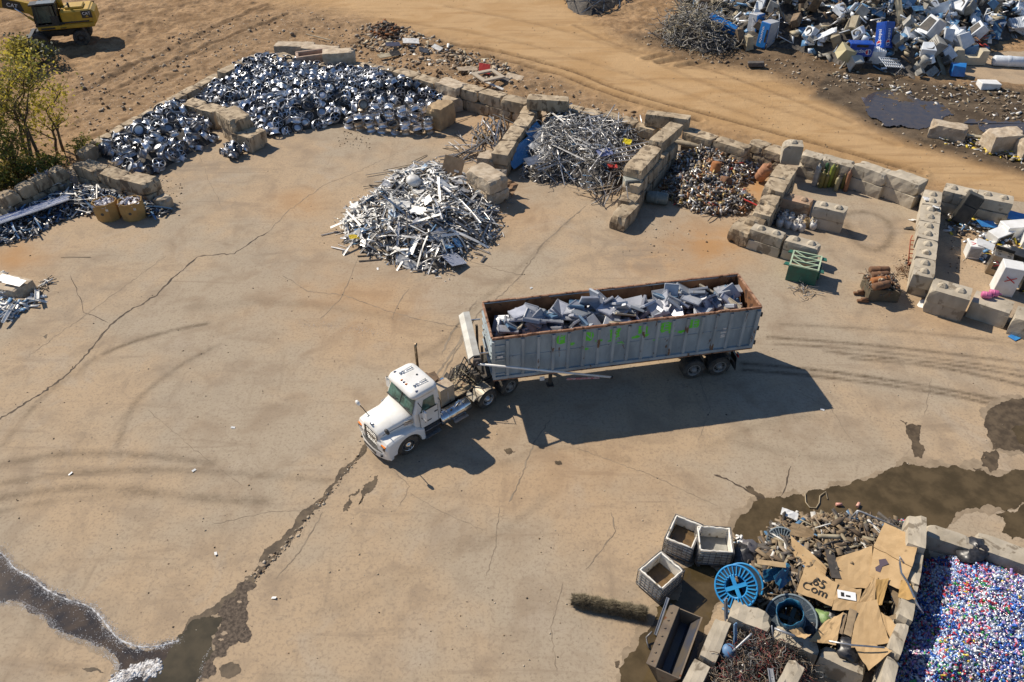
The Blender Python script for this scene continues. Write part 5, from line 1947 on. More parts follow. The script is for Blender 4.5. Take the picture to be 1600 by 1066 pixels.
def put(o, px, py, z, e, label, cat, group=None):
    p = P(px, py, z)
    o.location = p
    o.rotation_euler = e
    return tag(o, label, cat, group)


put(sheet_piece(1.15, 1.0, mat('sheet_bluegrey', (.36, .38, .45), (.3, .32, .38), 2, rough=.4, metal=.3), 9, bend=.02), 709, 405, .35, (-.22, .10, math.radians(-52)),
    'flat square blue-grey sheet at the front right of the centre scrap heap', 'metal sheet')
put(sheet_piece(1.3, .55, mat('sheet_white_glare', (.85, .85, .83), rough=.22), 11, bend=.22), 645, 382, .75, (-.35, -.35, math.radians(68)),
    'glaring white bent sheet at the front of the centre scrap heap', 'metal sheet')
put(sheet_piece(.9, .5, mat('sheet_white_glare2', (.82, .82, .80), rough=.25), 12, bend=.3), 662, 372, .8, (.2, -.3, math.radians(10)),
    'smaller white bent sheet at the front of the centre scrap heap', 'metal sheet')
_b = MB()
_b.lathe([(.001, .34), (.25, .32), (.40, .22), (.46, .08), (.44, -.02), (.2, -.08), (.001, -.08)], None, 20)
put(_b.build('metal_dome', al_w), 646, 284, 1.25, (.2, .3, 0), 'round whitish metal dome on top of the centre scrap heap', 'metal dome')
for x, y, a in ((553, 371, .5), (612, 316, -.4)):
    put(sheet_piece(.55, .35, al_y, int(x), bend=.4), x, y, .45, (.2, .3, a), f'yellow crumpled sheet {"low on the left" if x < 600 else "high"} in the centre scrap heap', 'metal sheet')
_b = MB()
_b.box((0, 0, 0), (1.3, 1.75, .05))
_b.box((.3, .1, .027), (.3, .12, .006), mi=1)
put(_b.build('brown_board', [mat('board_brown', (.36, .24, .14), (.28, .18, .10), 3, rough=.75), al_w]), 706, 268, 1.0, (math.radians(66), math.radians(8), math.radians(-20)),
    'brown board leaning against the crumbling block stack', 'board')
for x, y, L, a in ((515, 365, 1.0, .45), (578, 407, 1.2, .15), (570, 400, .8, .1)):
    put(strip(L, .07, .012, al_d if x > 560 else al_a, 0, 'channel', seed=int(x)), x, y, .03, (0, 0, a), ('grey' if x < 560 else 'long black' if L > 1 else 'short black') + ' channel lying on the concrete left of the centre scrap heap', 'metal strip', 'strips by the centre heap')

# strays fallen off the heap
_ring = Mound([(515, 350), (560, 300), (640, 258), (720, 235), (800, 270), (800, 350), (770, 400), (700, 442), (600, 422), (530, 392)], .05, 1.0)
_far = [p for p in _ring.sample(300, 59) if float(S1.z(*p)) < .03]
pile(_ring, 0, [strip(.8, .07, .012, al_w, .03, seed=301), strip(.6, .09, .012, al_g, .02, 'angle', seed=302), strip(1.1, .06, .012, al_a, .02, 'channel', seed=303)],
     ['white strip strayed off the centre scrap heap onto the concrete', 'grey strip strayed off the centre scrap heap onto the concrete', 'silver strip strayed off the centre scrap heap onto the concrete'],
     'stray strip', 'strips strayed off the centre heap', 60, tilt=.04, lift=.03, smin=.4, smax=1.1, pts=_far[:46])
rbits('scrap_fines', [al_a, al_w, al_g, al_t], _ring, 420, 61, (.03, .16), (.02, .06), (.01, .03), .2, .02)

# thin bars behind it and in the small bay
SB = Mound([(700, 238), (722, 205), (760, 190), (800, 180), (806, 196), (778, 222), (752, 246), (715, 252)], .3, 1.5, seed=9)
pile(SB, 64, [strip(3.2, .10, .012, al_g, .01, 'angle', seed=21), strip(2.6, .09, .012, al_a, .005, 'channel', seed=22), strip(2.0, .07, .01, al_t, .01, 'tube', seed=23)],
     ['long grey bar in the loose bundle by the divider wall', 'long silver bar in the loose bundle by the divider wall', 'tan bar in the loose bundle by the divider wall'],
     'metal bar', 'bars by the divider wall', 53, tilt=.05, lift=.12, yaw=(math.radians(36), .18), smin=.5, smax=1.15)
rbits('brass_bits', [al_t, mat('brass_scrap', (.36, .24, .09), (.2, .12, .05), 9, rough=.4, metal=.6), al_g], Mound([(738, 215), (770, 208), (776, 220), (748, 228)], .25, .5), 260, 54, (.05, .18), (.04, .12), (.03, .1), .5, .05)
for x, y, L, a in ((690, 200, 1.1, .2), (738, 180, 1.0, .6), (697, 214, 1.6, .05), (668, 208, .9, .5), (640, 262, 2.6, .55), (622, 262, 2.0, .5), (655, 248, 1.5, .9), (600, 270, 2.4, .35), (720, 188, 1.2, .7), (590, 290, 1.8, .25)):
    put(strip(L, .05, .01, al_d if x % 3 else al_g, .01, 'angle', seed=int(x)), x, y, .06, (0, .03, a), 'loose thin bar lying on the concrete between the wheel stacks and scrap heap', 'metal bar', 'loose bars on the concrete')
for k, (x, y, a, sc_) in enumerate(((745, 290, .9, 1.2), (768, 275, .2, 1.5), (790, 290, -.4, 1.2))):
    o = sheet_piece(1.2, .7, [mat('tarp_grey', (.36, .32, .27), (.22, .19, .16), 5, rough=.8), mat('sheet_rusty_inside', (.24, .13, .07), (.3, .2, .12), 4, rough=.85)][k == 2], 60 + k, name='crumpled_sheet', bend=.6)
    o.scale = (sc_, sc_, sc_)
    put(o, x, y, .55, (.9, .3, a), ['grey crumpled sheet hugging the crumbling block stack', 'grey crumpled sheet draped over the divider front', 'brown crumpled sheet standing at the divider front'][k], 'crumpled sheet')

# ladder bay
S2 = Mound([(820, 240), (850, 190), (890, 190), (960, 205), (1015, 222), (1000, 255), (980, 285), (945, 308), (920, 302), (880, 285), (840, 290), (815, 278)], 1.35, 2.4, seed=12)
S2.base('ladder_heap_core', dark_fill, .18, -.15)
rbits('ladder_heap_bits', [al_a, al_g, al_d, al_w, al_b], S2, 1500, 55, (.15, .8), (.02, .07), (.01, .04), .5, .12, (9, 7, 4, 3, 1))
tangle('wire_tangle', [al_a, al_g, al_w], S2, 260, 56, .016, 1.4, .4, 7, 4, .6)
LG = 'lengths in the ladder bay heap'
pile(S2, 120, [strip(2.6, .07, .012, al_a, .01, 'tube', seed=31), strip(2.2, .08, .012, al_a, .0, 'channel', seed=32), strip(3.0, .06, .012, al_g, .01, 'angle', seed=33),
               strip(1.8, .10, .012, al_w, .02, 'flat', seed=34), strip(2.4, .05, .012, al_g, .015, 'tube', seed=35)],
     ['silver tube in the tangled ladder bay heap', 'silver channel in the tangled ladder bay heap', 'grey angle length in the tangled ladder bay heap', 'white flat length in the tangled ladder bay heap',
      'thin grey tube in the tangled ladder bay heap'], 'metal length', LG, 57, tilt=.14, lift=.24, smin=.6, smax=1.3)
pile(Mound([(905, 308), (940, 290), (985, 275), (990, 300), (950, 318)], .5, .9, seed=14), 34, [strip(2.8, .07, .012, al_g, .008, 'tube', seed=36), strip(2.4, .06, .012, al_t, .0, 'channel', seed=37)],
     ['grey pipe in the bundle at the front of the ladder bay', 'tan pipe in the bundle at the front of the ladder bay'], 'pipe', 'pipes at the ladder bay front', 58, tilt=.06, lift=.1, yaw=(math.radians(28), .13), smin=.6, smax=1.1)


def ladder(L, w, m, label, px, py, z, e):
    t = thing('ladder', label, 'ladder', P(px, py, z))
    t.rotation_euler = e
    for s in (-1, 1):
        b = MB()
        b.cbox((0, s * w / 2, 0), (L, .05, .09), .008)
        b.build('side_rail', m, t)
    n = int(L / .32)
    for k in range(n):
        b = MB()
        x = -L / 2 + .16 + k * .32
        b.cyl((x, -w / 2, 0), (x, w / 2, 0), .022, n=8)
        b.build('rung', m, t)


ladder(3.4, .45, al_a, 'silver ladder lying across the ladder heap near the divider, upper one', 985, 232, 1.55, (.15, -.05, math.radians(20)))
ladder(3.0, .42, al_a, 'silver ladder with grey rails below the upper ladder', 985, 247, 1.3, (.2, -.05, math.radians(8)))
ladder(2.8, .40, al_g, 'grey ladder leaning flat at the left of the ladder heap', 866, 232, 1.35, (.1, .15, math.radians(82)))
ladder(3.1, .42, al_a, 'silver ladder sticking up from the back of the ladder heap', 910, 190, 1.5, (.3, -.12, math.radians(12)))
put(sheet_piece(1.0, .6, mat('sheet_violet', (.22, .25, .42), rough=.4), 71, bend=.02), 945, 238, 1.6, (.35, 0, math.radians(25)), 'blue slatted panel lying beside the upper ladder', 'metal sheet')
put(sheet_piece(.55, .4, mat('sheet_yellow', (.75, .60, .02), rough=.4), 72, bend=.35), 980, 221, 1.4, (.5, .1, -.3), 'bright yellow scrap sheet in the ladder heap', 'metal sheet')
put(sheet_piece(.6, .35, al_r, 73, bend=.35), 957, 259, 1.1, (.2, .1, .1), 'dark red scrap sheet under the ladders', 'metal sheet')
for k, (x, y, L, a, zz) in enumerate(((812, 246, 2.2, 58, .55), (822, 228, 2.4, 62, .75), (835, 206, 2.0, 66, .85))):
    put(sheet_piece(L, .8, mat('sheet_blue', (.05, .22, .48), (.08, .28, .55), 2, rough=.45), 74 + k, bend=.06), x, y, zz, (math.radians(48), 0, math.radians(a)),
        ['front', 'middle', 'back'][k] + ' blue sheet leaning along the divider in the ladder bay', 'metal sheet', 'blue sheets in the ladder bay')
for k, (x, y, a) in enumerate(((840, 225, 62), (848, 212, 58), (855, 235, 70), (838, 250, 40))):
    put(sheet_piece(1.8, .6, [al_w, al_a][k % 2], 80 + k, bend=.08), x, y, 1.0, (.5, .1, math.radians(a)), ['white', 'silver'][k % 2] + ' long sheet ' + ['nearest the blue sheets', 'behind the white sheet', 'in the middle', 'at the front'][k] + ' left in the ladder heap', 'metal sheet', 'long sheets in the ladder bay')
_b = MB()
_b.cbox((0, 0, .32), (1.0, .65, .64), .03)
_b.box((0, -.327, .4), (.7, .02, .3), mi=1)
put(_b.build('metal_cabinet', [mat('cabinet_grey', (.30, .31, .28), rough=.55), al_d]), 987, 293, 1.1, (0, 0, math.radians(8)), 'grey-green metal box standing on the low divider blocks', 'metal box')
put(strip(1.4, .06, .01, al_w, 0, 'tube', seed=91), 981, 308, 1.2, (0, math.radians(78), 0), 'white post standing against the low divider blocks', 'post')

# small-parts heap
S3 = Mound([(1030, 300), (1055, 245), (1090, 228), (1135, 240), (1190, 262), (1185, 280), (1150, 292), (1180, 318), (1165, 336), (1110, 338), (1060, 325)], .7, 2.0, seed=16, bump=.45)
S3.base('small_parts_core', mat('parts_core', (.15, .105, .065), (.30, .215, .135), 5, rough=.9, bump=.6), .18, -.08)
_sp = [al_a, al_g, al_d, al_t, mat('copper_brown', (.22, .10, .05), (.3, .16, .08), 6, rough=.5, metal=.4), al_w, mat('brass_dull', (.38, .28, .12), rough=.5, metal=.5), al_r]
rbits('small_parts', _sp, S3, 3000, 60, (.06, .55), (.03, .15), (.02, .12), .6, .14, (5, 7, 8, 6, 5, 2, 3, .3))
tangle('small_parts_wire', [al_g, al_d, al_t], S3, 120, 61, .02, .9, .2, 7, 4)


def tank(r, L, m, label, cat, px, py, z, e, name='water_heater', neck=True, group=None):
    b = MB()
    b.lathe([(.001, -L / 2), (r * .8, -L / 2), (r, -L / 2 + r * .25), (r, L / 2 - r * .25), (r * .8, L / 2), (.001, L / 2)], None, 18)
    if neck:
        b.cyl((0, 0, L / 2 - .02), (0, 0, L / 2 + r * .8), r * .28, n=10)
    b.lathe([(r * 1.001, -L * .1), (r * 1.06, -L * .08), (r * 1.06, L * .02), (r * 1.001, L * .04)], None, 18)
    return put(b.build(name, m), px, py, z, e, label, cat, group)


rusty = mat('rusty_orange', (.40, .16, .05), (.26, .10, .035), 5, rough=.85, bump=.2)
rusty_d = mat('rusty_dark', (.20, .10, .05), (.13, .07, .04), 5, rough=.9, bump=.2)
tank(.30, 1.2, rusty, 'orange rusty tank standing with its neck down on the small-parts heap', 'rusty tank', 1117, 268, .95, (math.radians(180 - 12), .1, 0), 'rusty_tank')
tank(.33, .7, rusty_d, 'dark rusty drum lying beside the orange tank', 'rusty tank', 1133, 284, .75, (1.2, .3, .4), 'rusty_tank', False)
tank(.36, 1.1, mat('rusty_pink', (.42, .20, .11), (.3, .15, .08), 4, rough=.85), 'pinkish rusty tank leaning on the divider right of the small-parts heap', 'rusty tank', 1193, 270, .7, (.35, .25, 0), 'rusty_tank')
tank(.36, 1.3, mat('motor_green_grey', (.17, .20, .19), (.12, .14, .13), 4, rough=.5), 'grey-green electric motor lying at the front of the small-parts heap', 'motor', 1027, 309, .4, (math.radians(90), 0, math.radians(75)), 'electric_motor', False)
tank(.18, 2.6, mat('pipe_tan', (.30, .25, .18), rough=.7), 'long tan pipe lying at the back of the small-parts heap', 'pipe', 1078, 226, .9, (math.radians(90), .1, math.radians(60)), 'pipe', False)
put(strip(1.2, .12, .03, al_r, 0, seed=93), 1170, 315, .5, (0, .1, -.7), 'red flat bar at the right of the small-parts heap', 'metal bar')
for k, (x, y, a) in enumerate(((1115, 335, .1), (1135, 330, .3), (1122, 340, .55))):
    put(strip(1.6, .06, .01, al_g if k < 2 else al_d, .12, 'tube', seed=94 + k), x, y, .1, (0, 0, a), ['grey bent pipe at the front edge of the small-parts heap', 'second grey bent pipe at the right front edge of small-parts heap', 'dark bent rod lying alone before the small-parts heap'][k], 'pipe')
# ------------------------------------------------------------------ cylinder bay and appliance bay
def gas_bottle(px, py, r, h, m, label, lean=0.0):
    b = MB()
    b.lathe([(.001, 0), (r * .9, 0), (r, .03), (r, h * .80), (r * .9, h * .87), (r * .62, h * .92), (r * .30, h * .95), (r * .30, h), (.001, h)], None, 14)
    o = b.build('gas_cylinder', m)
    q = MB()
    q.cyl((0, 0, h), (0, 0, h + .07), r * .2, n=8)
    q.cyl((-.05, 0, h + .04), (.05, 0, h + .04), .025, n=6)
    q.build('valve', al_t, o)
    o.location = P(px, py)
    o.rotation_euler = (lean, lean * .5, 0)
    return tag(o, label, 'gas cylinder', 'gas cylinders by the back wall')


olive = mat('gas_olive', (.24, .20, .055), (.17, .14, .05), 4, rough=.5, rust=(RUST, .2, 5))
lime = mat('gas_green', (.26, .30, .05), (.18, .20, .04), 4, rough=.45)
dgreen = mat('gas_dark_green', (.05, .12, .06), rough=.45)
greyc = mat('gas_grey', (.45, .44, .40), (.32, .30, .27), 4, rough=.5)
brownc = mat('gas_brown', (.28, .13, .07), (.2, .1, .06), 4, rough=.7)
for x, y, r, h, m, l in ((1272, 290, .17, 1.45, greyc, 'grey gas cylinder, leftmost, by the back wall'), (1281, 293, .15, 1.15, olive, 'olive gas cylinder second from the left, by the back wall'),
                         (1288, 293, .14, 1.0, olive, 'short olive gas cylinder before the dark green one'), (1286, 285, .15, 1.5, dgreen, 'dark green tall gas cylinder behind the olive ones'),
                         (1294, 292, .15, 1.55, lime, 'yellow-green tall gas cylinder in the middle of the group'), (1300, 292, .14, 1.5, olive, 'tall tan-olive gas cylinder right of the yellow-green one'),
                         (1305, 298, .14, .95, mat('gas_pale', (.34, .31, .18), (.26, .22, .12), 4, rough=.5), 'pale short gas cylinder right of the tall group'),
                         (1315, 295, .12, 1.0, olive, 'short thin gas cylinder beside the brown one'), (1320, 299, .13, 1.45, brownc, 'rusty brown tall gas cylinder, rightmost'),
                         (1279, 279, .07, 1.3, mat('gas_orange', (.45, .25, .05), rough=.5), 'thin orange gas cylinder behind the grey one')):
    gas_bottle(x, y, r, h, m, l)
_b = MB()
_b.lathe([(.001, 0), (.34, 0), (.36, .1), (.36, .95), (.33, 1.0), (.001, 1.0)], None, 20)
put(_b.build('steel_drum', mat('drum_slate', (.10, .12, .13), (.07, .08, .09), 3, rough=.5)), 1262, 276, 0, (0, 0, 0), 'dark slate drum in the shade left of the gas cylinders', 'drum')

prop_w = mat('tank_white', (.74, .73, .70), (.55, .50, .44), 4, rough=.4, rust=(RUST, .12, 6), rnd=.12)


def propane(m):
    o = MB().lathe([(.001, .03), (.10, .03), (.17, .07), (.19, .14), (.19, .27), (.17, .35), (.09, .40), (.001, .41)], None, 18).build('gas_tank', m)
    MB().lathe([(.13, 0), (.14, 0), (.14, .07), (.13, .07)], None, 16, close=True).build('foot_ring', m, o)
    c = MB()
    for a0 in (0, 180):
        pts = [(.12 * math.cos(math.radians(a0 + k)), .12 * math.sin(math.radians(a0 + k))) for k in range(-65, 66, 13)]
        c.prism(pts + [(x * .92, y * .92) for x, y in pts[::-1]], .38, .52)
    c.build('collar', m, o)
    MB().cyl((0, 0, .40), (0, 0, .47), .035, n=8).build('valve', al_t, o)
    return o


_spots = [(1217, 354), (1222, 348), (1230, 356), (1241, 359), (1251, 361), (1247, 351), (1235, 347), (1269, 358), (1275, 352), (1265, 350), (1226, 343), (1254, 347), (1232, 339), (1258, 355)]
_pw, _pt = propane(prop_w), propane(mat('tank_tan', (.36, .26, .13), (.26, .17, .08), 4, rough=.6))
for k, (x, y) in enumerate(_spots):
    tan = k == 13
    o = (_pt if tan else (_pw if k == 0 else dup(_pw)))
    o.location = P(x, y)
    o.rotation_euler = (0, 0, k * 1.3)
    o.scale = (1.15, 1.15, 1.15)
    tag(o, 'tan gas tank among the white ones' if tan else 'small white gas tank with collar standing in the tank bay', 'gas tank', 'small gas tanks in the tank bay')
put(MB().lathe([(.001, 0), (.12, .02), (.15, .15), (.1, .3), (.001, .34)], None, 14).build('small_bottle', brownc), 1244, 337, 0, (0, 0, 0), 'brown rusty small bottle behind the white gas tanks', 'bottle')
rbits('tank_bay_litter', [al_b, al_a, al_d, al_g], Mound([(1196, 345), (1205, 330), (1235, 332), (1218, 352), (1200, 352)], .35, .6), 240, 71, (.08, .35), (.05, .2), (.02, .12), .6, .08)

# green tower base with pale lattice
gt = thing('lattice_base', 'green steel tower base with pale green lattice lying on its side', 'tower base', P(1252, 433), math.radians(-24))
green_p = mat('green_paint', (.02, .13, .09), (.03, .10, .07), 3, rough=.5)
pale_g = mat('pale_green', (.42, .52, .36), (.34, .42, .28), 3, rough=.5)
_b = MB()
for x0, sx in ((-.72, .05), (.72, .05)):
    _b.box((x0, .05, .5), (sx, 1.3, .95))
_b.box((0, -.6, .5), (1.49, .05, .95))
_b.box((0, 0, .06), (1.4, 1.2, .05))
_b.build('casing', green_p, gt)
_b = MB()
for x in (-.70, .70):
    _b.box((x, 0, 1.02), (.08, 1.5, .08))
for y in (-.68, -.2, .28, .72):
    _b.box((0, y, 1.02), (1.34, .07, .07))
for y in (-.44, .04, .5):
    for s in (-1, 1):
        _b.box((s * .33, y, 1.03), (.80, .045, .04), rot(0, 0, s * .62))
_b.build('lattice', pale_g, gt)
for x, y in ((-.85, -.55), (.85, .62), (.85, -.6), (-.82, .7)):
    _b = MB()
    _b.prism([(-.16, -.12), (.16, -.12), (.1, .16), (-.1, .16)], .92, .97, Matrix.Translation((x, y, 0)))
    _b.build('mounting_ear', green_p, gt)
_b = MB()
_b.lathe([(.34, -.06), (.40, -.03), (.40, .03), (.34, .06)], Matrix.Translation((.80, .05, .5)) @ Matrix.Rotation(math.radians(90), 4, 'Y'), 18, close=True)
_b.build('hoop', green_p, gt)
tangle('weed_tangle', [al_t, al_g], Mound([(1243, 450), (1262, 440), (1268, 462), (1250, 468)], .1, .5), 26, 72, .014, .9, .1, 7, 4)

# low steel bin with rusty motors, forks on the left
bn = thing('steel_bin', 'dark steel bin with fork pockets heaped with rusty motors', 'bin', P(1373, 462), math.radians(-4))
_b = MB()
bm_ = mat('bin_olive', (.07, .062, .042), (.12, .095, .06), 3, rough=.75, rust=(RUST, .3, 4))
_b.box((0, -.55, .38), (1.5, .06, .70))
_b.box((0, .72, .38), (1.5, .06, .70))
for s in (-1, 1):
    _b.box((s * .72, .085, .38), (.06, 1.21, .70))
_b.box((0, .08, .45), (1.38, 1.2, .2))
_b.build('tub', bm_, bn)
for y in (-.35, .30):
    _b = MB()
    _b.box((-1.0, y - .3, .10), (.55, .14, .10))
    _b.cyl((-1.1, y - .3, .2), (-.8, y - .3, .22), .08, n=8)
    _b.build('fork_pocket', rusty_d, bn)
for k in range(4):
    tank(.19, 1.0 - .1 * (k % 2), rusty if k == 2 else rusty_d, f'rusty cylindrical motor lying across the steel bin, {ORD[k]} from the back', 'motor', 1374 + k, 422 + 8 * k, .95 + .04 * (k % 2), (math.radians(90), 0, math.radians(90 + 6 * k)), 'scrap_motor', False, 'motors in the steel bin')
_q = bn.location
_mb = Mound([to_px(_q.x + dx_, _q.y + dy_) for dx_, dy_ in ((-.65, -.45), (.65, -.5), (.65, .65), (-.65, .65))], .3, .8, z0=.55)
rbits('bin_debris', [rusty_d, al_d, al_t], _mb, 520, 73, (.05, .35), (.04, .14), (.03, .1), .7, .22)
tangle('bin_wires', [al_d, rusty_d, al_d, al_t], _mb, 130, 74, .015, .7, .25, 6, 4)

# red hand truck leaning on the knobbed wall
ht = thing('hand_truck', 'rusty red hand truck leaning against the knobbed wall', 'hand truck', P(1425, 416))
ht.rotation_euler = (math.radians(-52), 0, math.radians(-14))
redp = mat('red_oxide', (.40, .10, .05), (.28, .08, .04), 5, rough=.7)
_b = MB()
for s in (-1, 1):
    _b.tube([(s * .2, 0, 0), (s * .2, 0, 1.5), (s * .12, .02, 1.75)], .03, 6)
for k in range(6):
    _b.box((0, 0, .2 + .25 * k), (.4, .03, .05))
_b.build('upright', redp, ht)
_b = MB()
_b.box((0, -.16, .02), (.5, .32, .03))
_b.build('toe_plate', redp, ht)
for s in (-1, 1):
    MB().cyl((s * .22, .12, .1), (s * .32, .12, .1), .15, n=14).build('wheel', black_rubber, ht)
tangle('rusty_wire_litter', [rusty_d, al_t], Mound([(1398, 428), (1412, 415), (1424, 425), (1412, 438)], .12, .4), 40, 75, .012, .6, .1, 6, 4)
tank(.16, .7, mat('tank_pinkwhite', (.60, .48, .42), (.5, .38, .33), 4, rough=.5), 'pinkish white tank lying at the foot of the back wall near the knobbed wall', 'tank', 1423, 316, .17, (math.radians(90), 0, 1.4), 'small_tank', False)

# ---- appliances, red crosses sprayed on
red_x = mat('red_spray', (.55, .03, .04), rough=.6)
blk_x = mat('dark_spray', (.10, .02, .02), rough=.6)
app_w = mat('enamel_white', (.80, .80, .79), (.70, .69, .66), 2, rough=.32)
app_k = mat('enamel_black', (.022, .022, .022), (.05, .047, .04), 3, rough=.35)
app_s = mat('stainless', (.36, .31, .24), (.28, .24, .19), 2, rough=.32, metal=.7)
seal = mat('door_seal', (.25, .25, .25), rough=.7)


def cross(parent, c, w, h, ax, m=None):
    """two sprayed strokes on a face: ax 'top' or 'front' or 'right'"""
    b = MB()
    for s in (-1, 1):
        if ax == 'top':
            b.box(c, (w, .05, .005), rot(0, 0, s * math.atan2(h, w)))
        elif ax == 'front':
            b.box(c, (w, .005, .05), rot(0, s * math.atan2(h, w), 0))
    b.build('sprayed_cross', m or red_x, parent)


def appliance(name, label, cat, px, py, w, d, h, m, e=(0, 0, 0), z=0.0, kind='fridge', xtop=False, xfront=False, group=None):
    t = thing(name, label, cat, P(px, py, z), group=group)
    t.rotation_euler = e
    b = MB()
    b.cbox((0, 0, h / 2), (w, d, h), .02)
    b.build('cabinet', m, t)
    if kind == 'fridge':
        for z0, z1 in ((.04, h * .62), (h * .635, h - .03)):
            q = MB()
            q.cbox((0, -d / 2 - .03, (z0 + z1) / 2), (w * .985, .055, z1 - z0), .015)
            dr = q.build('door', m, t)
            q = MB()
            q.box((w * .40, -d / 2 - .085, (z0 + z1) / 2), (.03, .035, min(.5, (z1 - z0) * .6)))
            q.build('handle', seal if m is not app_k else app_k, dr)
    elif kind == 'oven':
        q = MB()
        q.cbox((0, -d / 2 - .025, h * .45), (w * .95, .05, h * .52), .012)
        q.box((0, -d / 2 - .053, h * .45), (w * .6, .006, h * .26), mi=1)
        dr = q.build('door', [m, app_k], t)
        MB().cyl((-w * .38, -d / 2 - .09, h * .68), (w * .38, -d / 2 - .09, h * .68), .018, n=8).build('handle', chrome, dr)
        q = MB()
        for x in (-.25, .25):
            for y in (-.15, .18):
                q.lathe([(.06, 0), (.10, 0), (.10, .012), (.06, .012)], Matrix.Translation((x * w * 1.1, y * d * 1.3, h + .002)), 14, close=True)
        q.build('burner', app_k, t)
        q = MB()
        q.cbox((0, d / 2 - .04, h + .08), (w, .08, .18), .01)
        q.build('control_panel', app_k, t)
    elif kind == 'washer':
        q = MB()
        Mx = Matrix.Translation((0, -d / 2, h * .5)) @ Matrix.Rotation(math.radians(90), 4, 'X')
        q.lathe([(.22, 0), (.22, .02), (.17, .03), (.15, .0)], Mx, 18)
        q.lathe([(.15, .004), (.001, .012)], Mx, 18, 1)
        q.build('door', [al_a, app_k], t)
        MB().cbox((0, d / 2 - .06, h + .06), (w, .12, .12), .01).build('control_panel', seal, t)
    elif kind == 'unit':
        q = MB()
        for k in range(7):
            q.box((0, -d / 2 - .008, h * (.2 + .1 * k)), (w * .8, .015, h * .05))
        q.build('grille', seal, t)
    elif kind == 'open':
        q = MB()
        q.box((0, -d / 2 - .004, h / 2), (w * .82, .008, h * .82))
        q.build('dark_opening', app_k, t)
    if xtop:
        cross(t, (0, 0, h + .006), .5, .3, 'top')
    if xfront:
        cross(t, (0, -d / 2 - .062, h * .62), .55, .35, 'front')
    return t


AG = 'scrap appliances in the right bay'
appliance('refrigerator', 'tall black refrigerator tilted against the blocks in the right bay', 'refrigerator', 1497, 346, .85, .8, 1.75, app_k, (math.radians(-12), math.radians(14), math.radians(-28)), .1, group=AG)
appliance('refrigerator', 'white refrigerator lying on its back with a red cross, behind the open white one', 'refrigerator', 1566, 360, .85, .75, 1.7, app_w, (math.radians(-90), 0, math.radians(-82)), .45, 'none', group=AG)
appliance('refrigerator', 'white open-sided cooler box lying on its side left of the red-crossed refrigerator', 'refrigerator', 1559, 374, 1.3, .75, .6, app_w, (.12, -.1, math.radians(24)), .02, 'open', group=AG)
appliance('small_fridge', 'small white cube fridge with red cross and dark dots, standing alone', 'refrigerator', 1517, 400, .68, .66, .78, app_w, (0, 0, math.radians(-12)), 0, 'unit', xtop=True, group=AG)
appliance('oven', 'stainless oven with dark window and red cross, standing askew', 'oven', 1553, 425, .9, .8, 1.15, app_s, (.0, .08, math.radians(-30)), 0, 'oven', xfront=True, group=AG)
appliance('freezer', 'tall white freezer with red and black cross on its side', 'freezer', 1563, 455, .95, .85, 1.65, app_w, (0, math.radians(2), math.radians(-18)), 0, 'none', xfront=True, group=AG)
appliance('oven', 'black cooker half hidden at the right picture edge', 'oven', 1605, 452, .9, .8, 1.2, app_k, (0, 0, math.radians(-20)), 0, 'oven', group=AG)
appliance('cooktop', 'flat black glass cooktop with pale rim behind the white freezer', 'cooktop', 1588, 408, 1.1, .85, .55, app_k, (0, .1, math.radians(-32)), .25, 'none', group=AG)
appliance('refrigerator', 'white refrigerator cut by the right picture edge behind the cooktop', 'refrigerator', 1606, 385, .9, .9, 1.1, app_w, (0, .1, math.radians(-25)), 0, 'none', group=AG)
_o = sheet_piece(.9, .5, app_w, 101, bend=.05)
put(_o, 1540, 382, .85, (.3, .2, -.5), 'white loose door panel with pink edge on the open cooler', 'door panel')
for k, (x, y, L, W, e, l) in enumerate(((1543, 350, 1.2, .6, (.15, .2, .2), 'blue panel leaning left of the lying white refrigerator'), (1588, 338, 1.5, .9, (.1, .1, -.45), 'blue and white panel at the right edge behind the lying refrigerator'),
                                        (1480, 483, .75, .35, (0, 0, -.1), 'flat blue sheet on the ground before the front block row'), (1585, 527, .45, .4, (0, 0, .5), 'bright blue scrap lying on the concrete at the right edge'))):
    put(sheet_piece(L, W, mat('sheet_bright_blue', (.03, .17, .48), (.05, .25, .55), 3, rough=.4), 110 + k, bend=.04), x, y, .5 if k < 2 else .03, e, l, 'metal sheet')
for k, (x, y) in enumerate(((1541, 461), (1553, 458))):
    tank(.16, .42, mat('pink_paint', (.62, .16, .32), (.52, .12, .26), 4, rough=.45), ['left', 'right'][k] + ' one of two pink gas bottles lying on the plain block', 'gas bottle', x, y, 1.12, (math.radians(90), 0, math.radians(70)), 'gas_bottle', True, 'pink bottles on the block')
rbits('appliance_litter', [al_a, al_d, al_t, al_w, al_b, al_y], Mound([(1475, 330), (1540, 345), (1620, 350), (1620, 470), (1560, 440), (1500, 372), (1478, 365)], .15, 1.0), 420, 76, (.06, .45), (.03, .25), (.01, .08), .35, .05)
for k, (x, y, z, m) in enumerate(((1449, 312, 1.52, 'w'), (1462, 324, 1.58, 'w'), (1425, 343, .03, 'w'), (1419, 356, .05, 'k'), (1440, 476, .03, 'w'), (1446, 474, .04, 'w'))):
    put(sheet_piece(.5, .35, app_w if m == 'w' else app_k, 120 + k, bend=.3, name='litter_sheet'), x, y, z, (.1, .2, k), ['white crumpled sheet on the knobbed wall, farther one', 'white crumpled sheet on the knobbed wall, nearer one', 'white sheet scrap on the ground left of the knobbed wall',
        'small dark scrap on the ground left of the knobbed wall', 'white scrap before the knobbed wall end, left one', 'white scrap before the knobbed wall end, right one'][k], 'litter')
